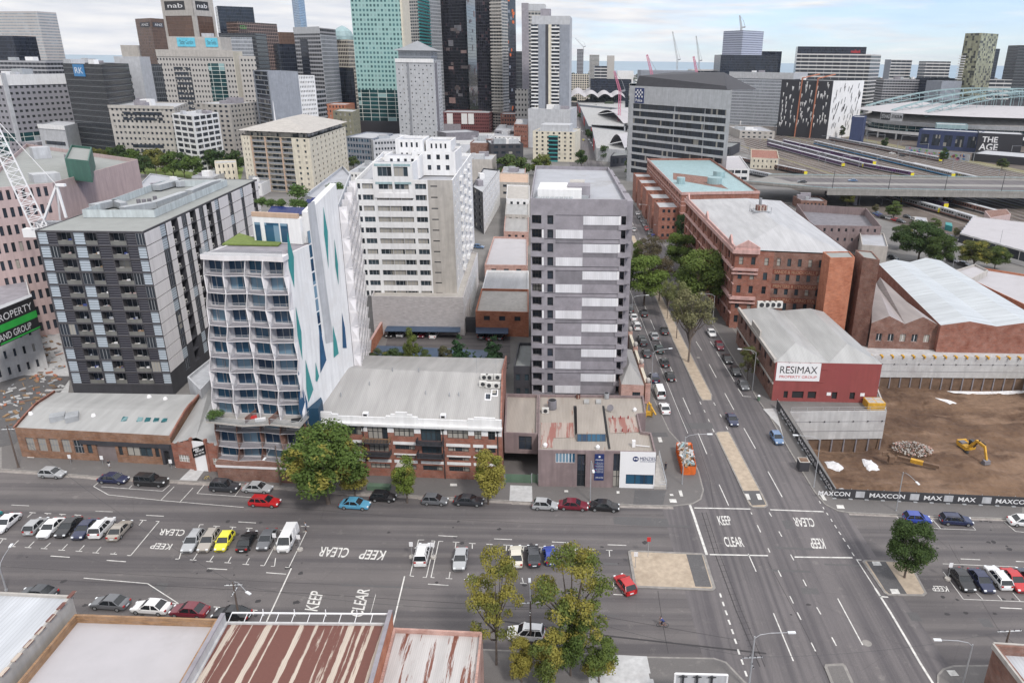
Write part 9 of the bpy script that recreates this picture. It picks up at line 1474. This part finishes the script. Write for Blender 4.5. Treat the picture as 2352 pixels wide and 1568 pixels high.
FB=[('white roofed store beside the cream hotel',(800,395,860,370),8,'white_render'),('grey roofed workshop behind the white flats',(985,350,1070,332),9,'pale_grey'),('cream warehouse between the white flats and the tan store',(1085,352,1130,340),9,'beige_render'),('brick warehouse left of the lane top',(1150,400,1205,382),8,'brick_pink'),('white store at the street opposite the elm',(1130,312,1195,302),10,'white_render'),('pale plaza building behind the store row',(1040,318,1125,305),8,'beige_render'),('dark roofed store near the brick hall',(1135,300,1210,285),12,'conc_dark'),('grey block beyond the olive hotel',(770,250,830,238),16,'pale_grey'),('cream block beyond the brick terraces',(700,300,760,285),14,'cream_render'),('low tin shed behind the yard car park',(1840,460,1900,450),5,'brick_brown'),('pale store left of the cream house',(440,405,490,392),7,'pale_grey'),('white tent like hall right of the cream house',(560,420,600,405),7,'white_render'),('grey service building in the left foreground of the hospital',(20,325,85,312),12,'conc_mid'),('dark block far behind the hospital',(110,165,190,158),30,'conc_dark'),('brick block by the street above the cream apartments',(1180,285,1212,270),20,'brick_red'),('pale station building by the rail yard',(1700,300,1780,290),8,'beige_render'),('long low platform canopy at the far side of the yard',(1700,278,1900,274),5,'white_render')]
for lb,(x0,y0,x1,y1),z,wl in FB:block('low_building',lb,RP([(x0,y0),(x1,y0+2),(x1+(1251-x1)*(y0-y1)/(y0-135),y1),(x0+(1251-x0)*(y0-y1)/(y0-135),y1)],z),z,wl,'roof_pale',(6,.45,4,1.1,1.5),plant=3,group='low city buildings')
for k,(x,y,r2)in enumerate(((1052,1128,1),)):m_=MB();q=G(588+1132/4,784+1355/4,.13);m_.obox(q,4.2,1.2,.9,-.06);single(m_,'planter_box',MATS['gate_green'],'dark green planter box on the footpath behind the small black hatchback','planter')
def psign(P,h_,label,mt='sign_white',base=True):
 m_=MB();m_.cyl(P,P+Vector((0,0,h_)),.04,.04,6);m_.bar(P+Vector((0,-.05,h_-.5)),P+Vector((0,-.05,h_+.3)),.6,.05,1);
 if base:m_.cyl(P,P+Vector((0,0,.25)),.5,.45,12,2)
 single(m_,'street_sign',[MATS['pole_metal'],MATS[mt],MATS['beige_render']],label,'sign','small street signs')
for c,r,x,y,h_,lb,mt,bs in((1,3,405,345,2.6,'white sign on a round concrete foot beside the taxi van','sign_white',1),(1,3,185,330,2.6,'white sign between the dark sedan and the taxi van','sign_white',1),(1,3,1433,412,2.6,'white sign on a round foot left of the white four wheel drive','sign_white',1),(1,3,1630,415,2.6,'white sign on a round foot right of the white four wheel drive','sign_white',1),(2,3,1132,515,2.8,'white sign on the sandy traffic island','sign_white',0),(2,3,1248,415,3.6,'tall red sign on the sandy traffic island','sign_red',0),(3,3,1650,615,2.8,'white sign on a round foot beside the black sedan at the right','sign_white',1),(0,2,655,1130,1.9,'small white sign on the left footpath','sign_white',0),(0,2,1580,1175,1.9,'small white sign beside the footpath plate','sign_white',0),(0,2,950,1140,1.9,'small white sign left of the standing person','sign_white',0)):psign(G(*cr(c,r,x,y),.02),h_,lb,mt,bs)
m_=MB();q=G(*cr(2,2,2265,540),.13);m_.cyl(q,q+Vector((0,0,1.1)),.35,.32,12);m_.cyl(q+Vector((0,0,1.1)),q+Vector((0,0,1.35)),.36,.2,12,1);single(m_,'litter_bin',[MATS['gate_green'],MATS['sign_white']],'green litter bin with a white lid on the right footpath','bin')
yl=MB();q=G(*cr(2,2,1255,690),.13);[yl.bar(q+Vector((dx,dy,0)),q+Vector((dx*.6,dy*2.2,3.2)),.35,.3)for dx,dy in((-.6,0),(.6,0))];yl.box(q.x-.9,q.y-.3,.5,q.x+.9,q.y+.5,1.4);yl.bar(q+Vector((0,1.2,3)),q+Vector((1.4,-1.5,1.2)),.3);single(yl,'lifting_machine',MATS['yellow_steel'],'small yellow lifting machine beside the college side wall','machine')
# ================================================================ air
hz=MB();hz.box(-4200,-250,-16,4200,4250,330);m=bpy.data.materials.new('haze_air');m.use_nodes=True;n=m.node_tree;n.nodes.clear();o=n.nodes.new('ShaderNodeOutputMaterial');v=n.nodes.new('ShaderNodeVolumePrincipled');v.inputs['Color'].default_value=(.80,.88,1,1);v.inputs['Density'].default_value=.000035;v.inputs['Anisotropy'].default_value=.2;n.links.new(v.outputs[0],o.inputs['Volume']);hb=hz.build('haze',[m]);hb['kind']='stuff'
scene.cycles.volume_bounces=0;scene.cycles.volume_step_rate=10
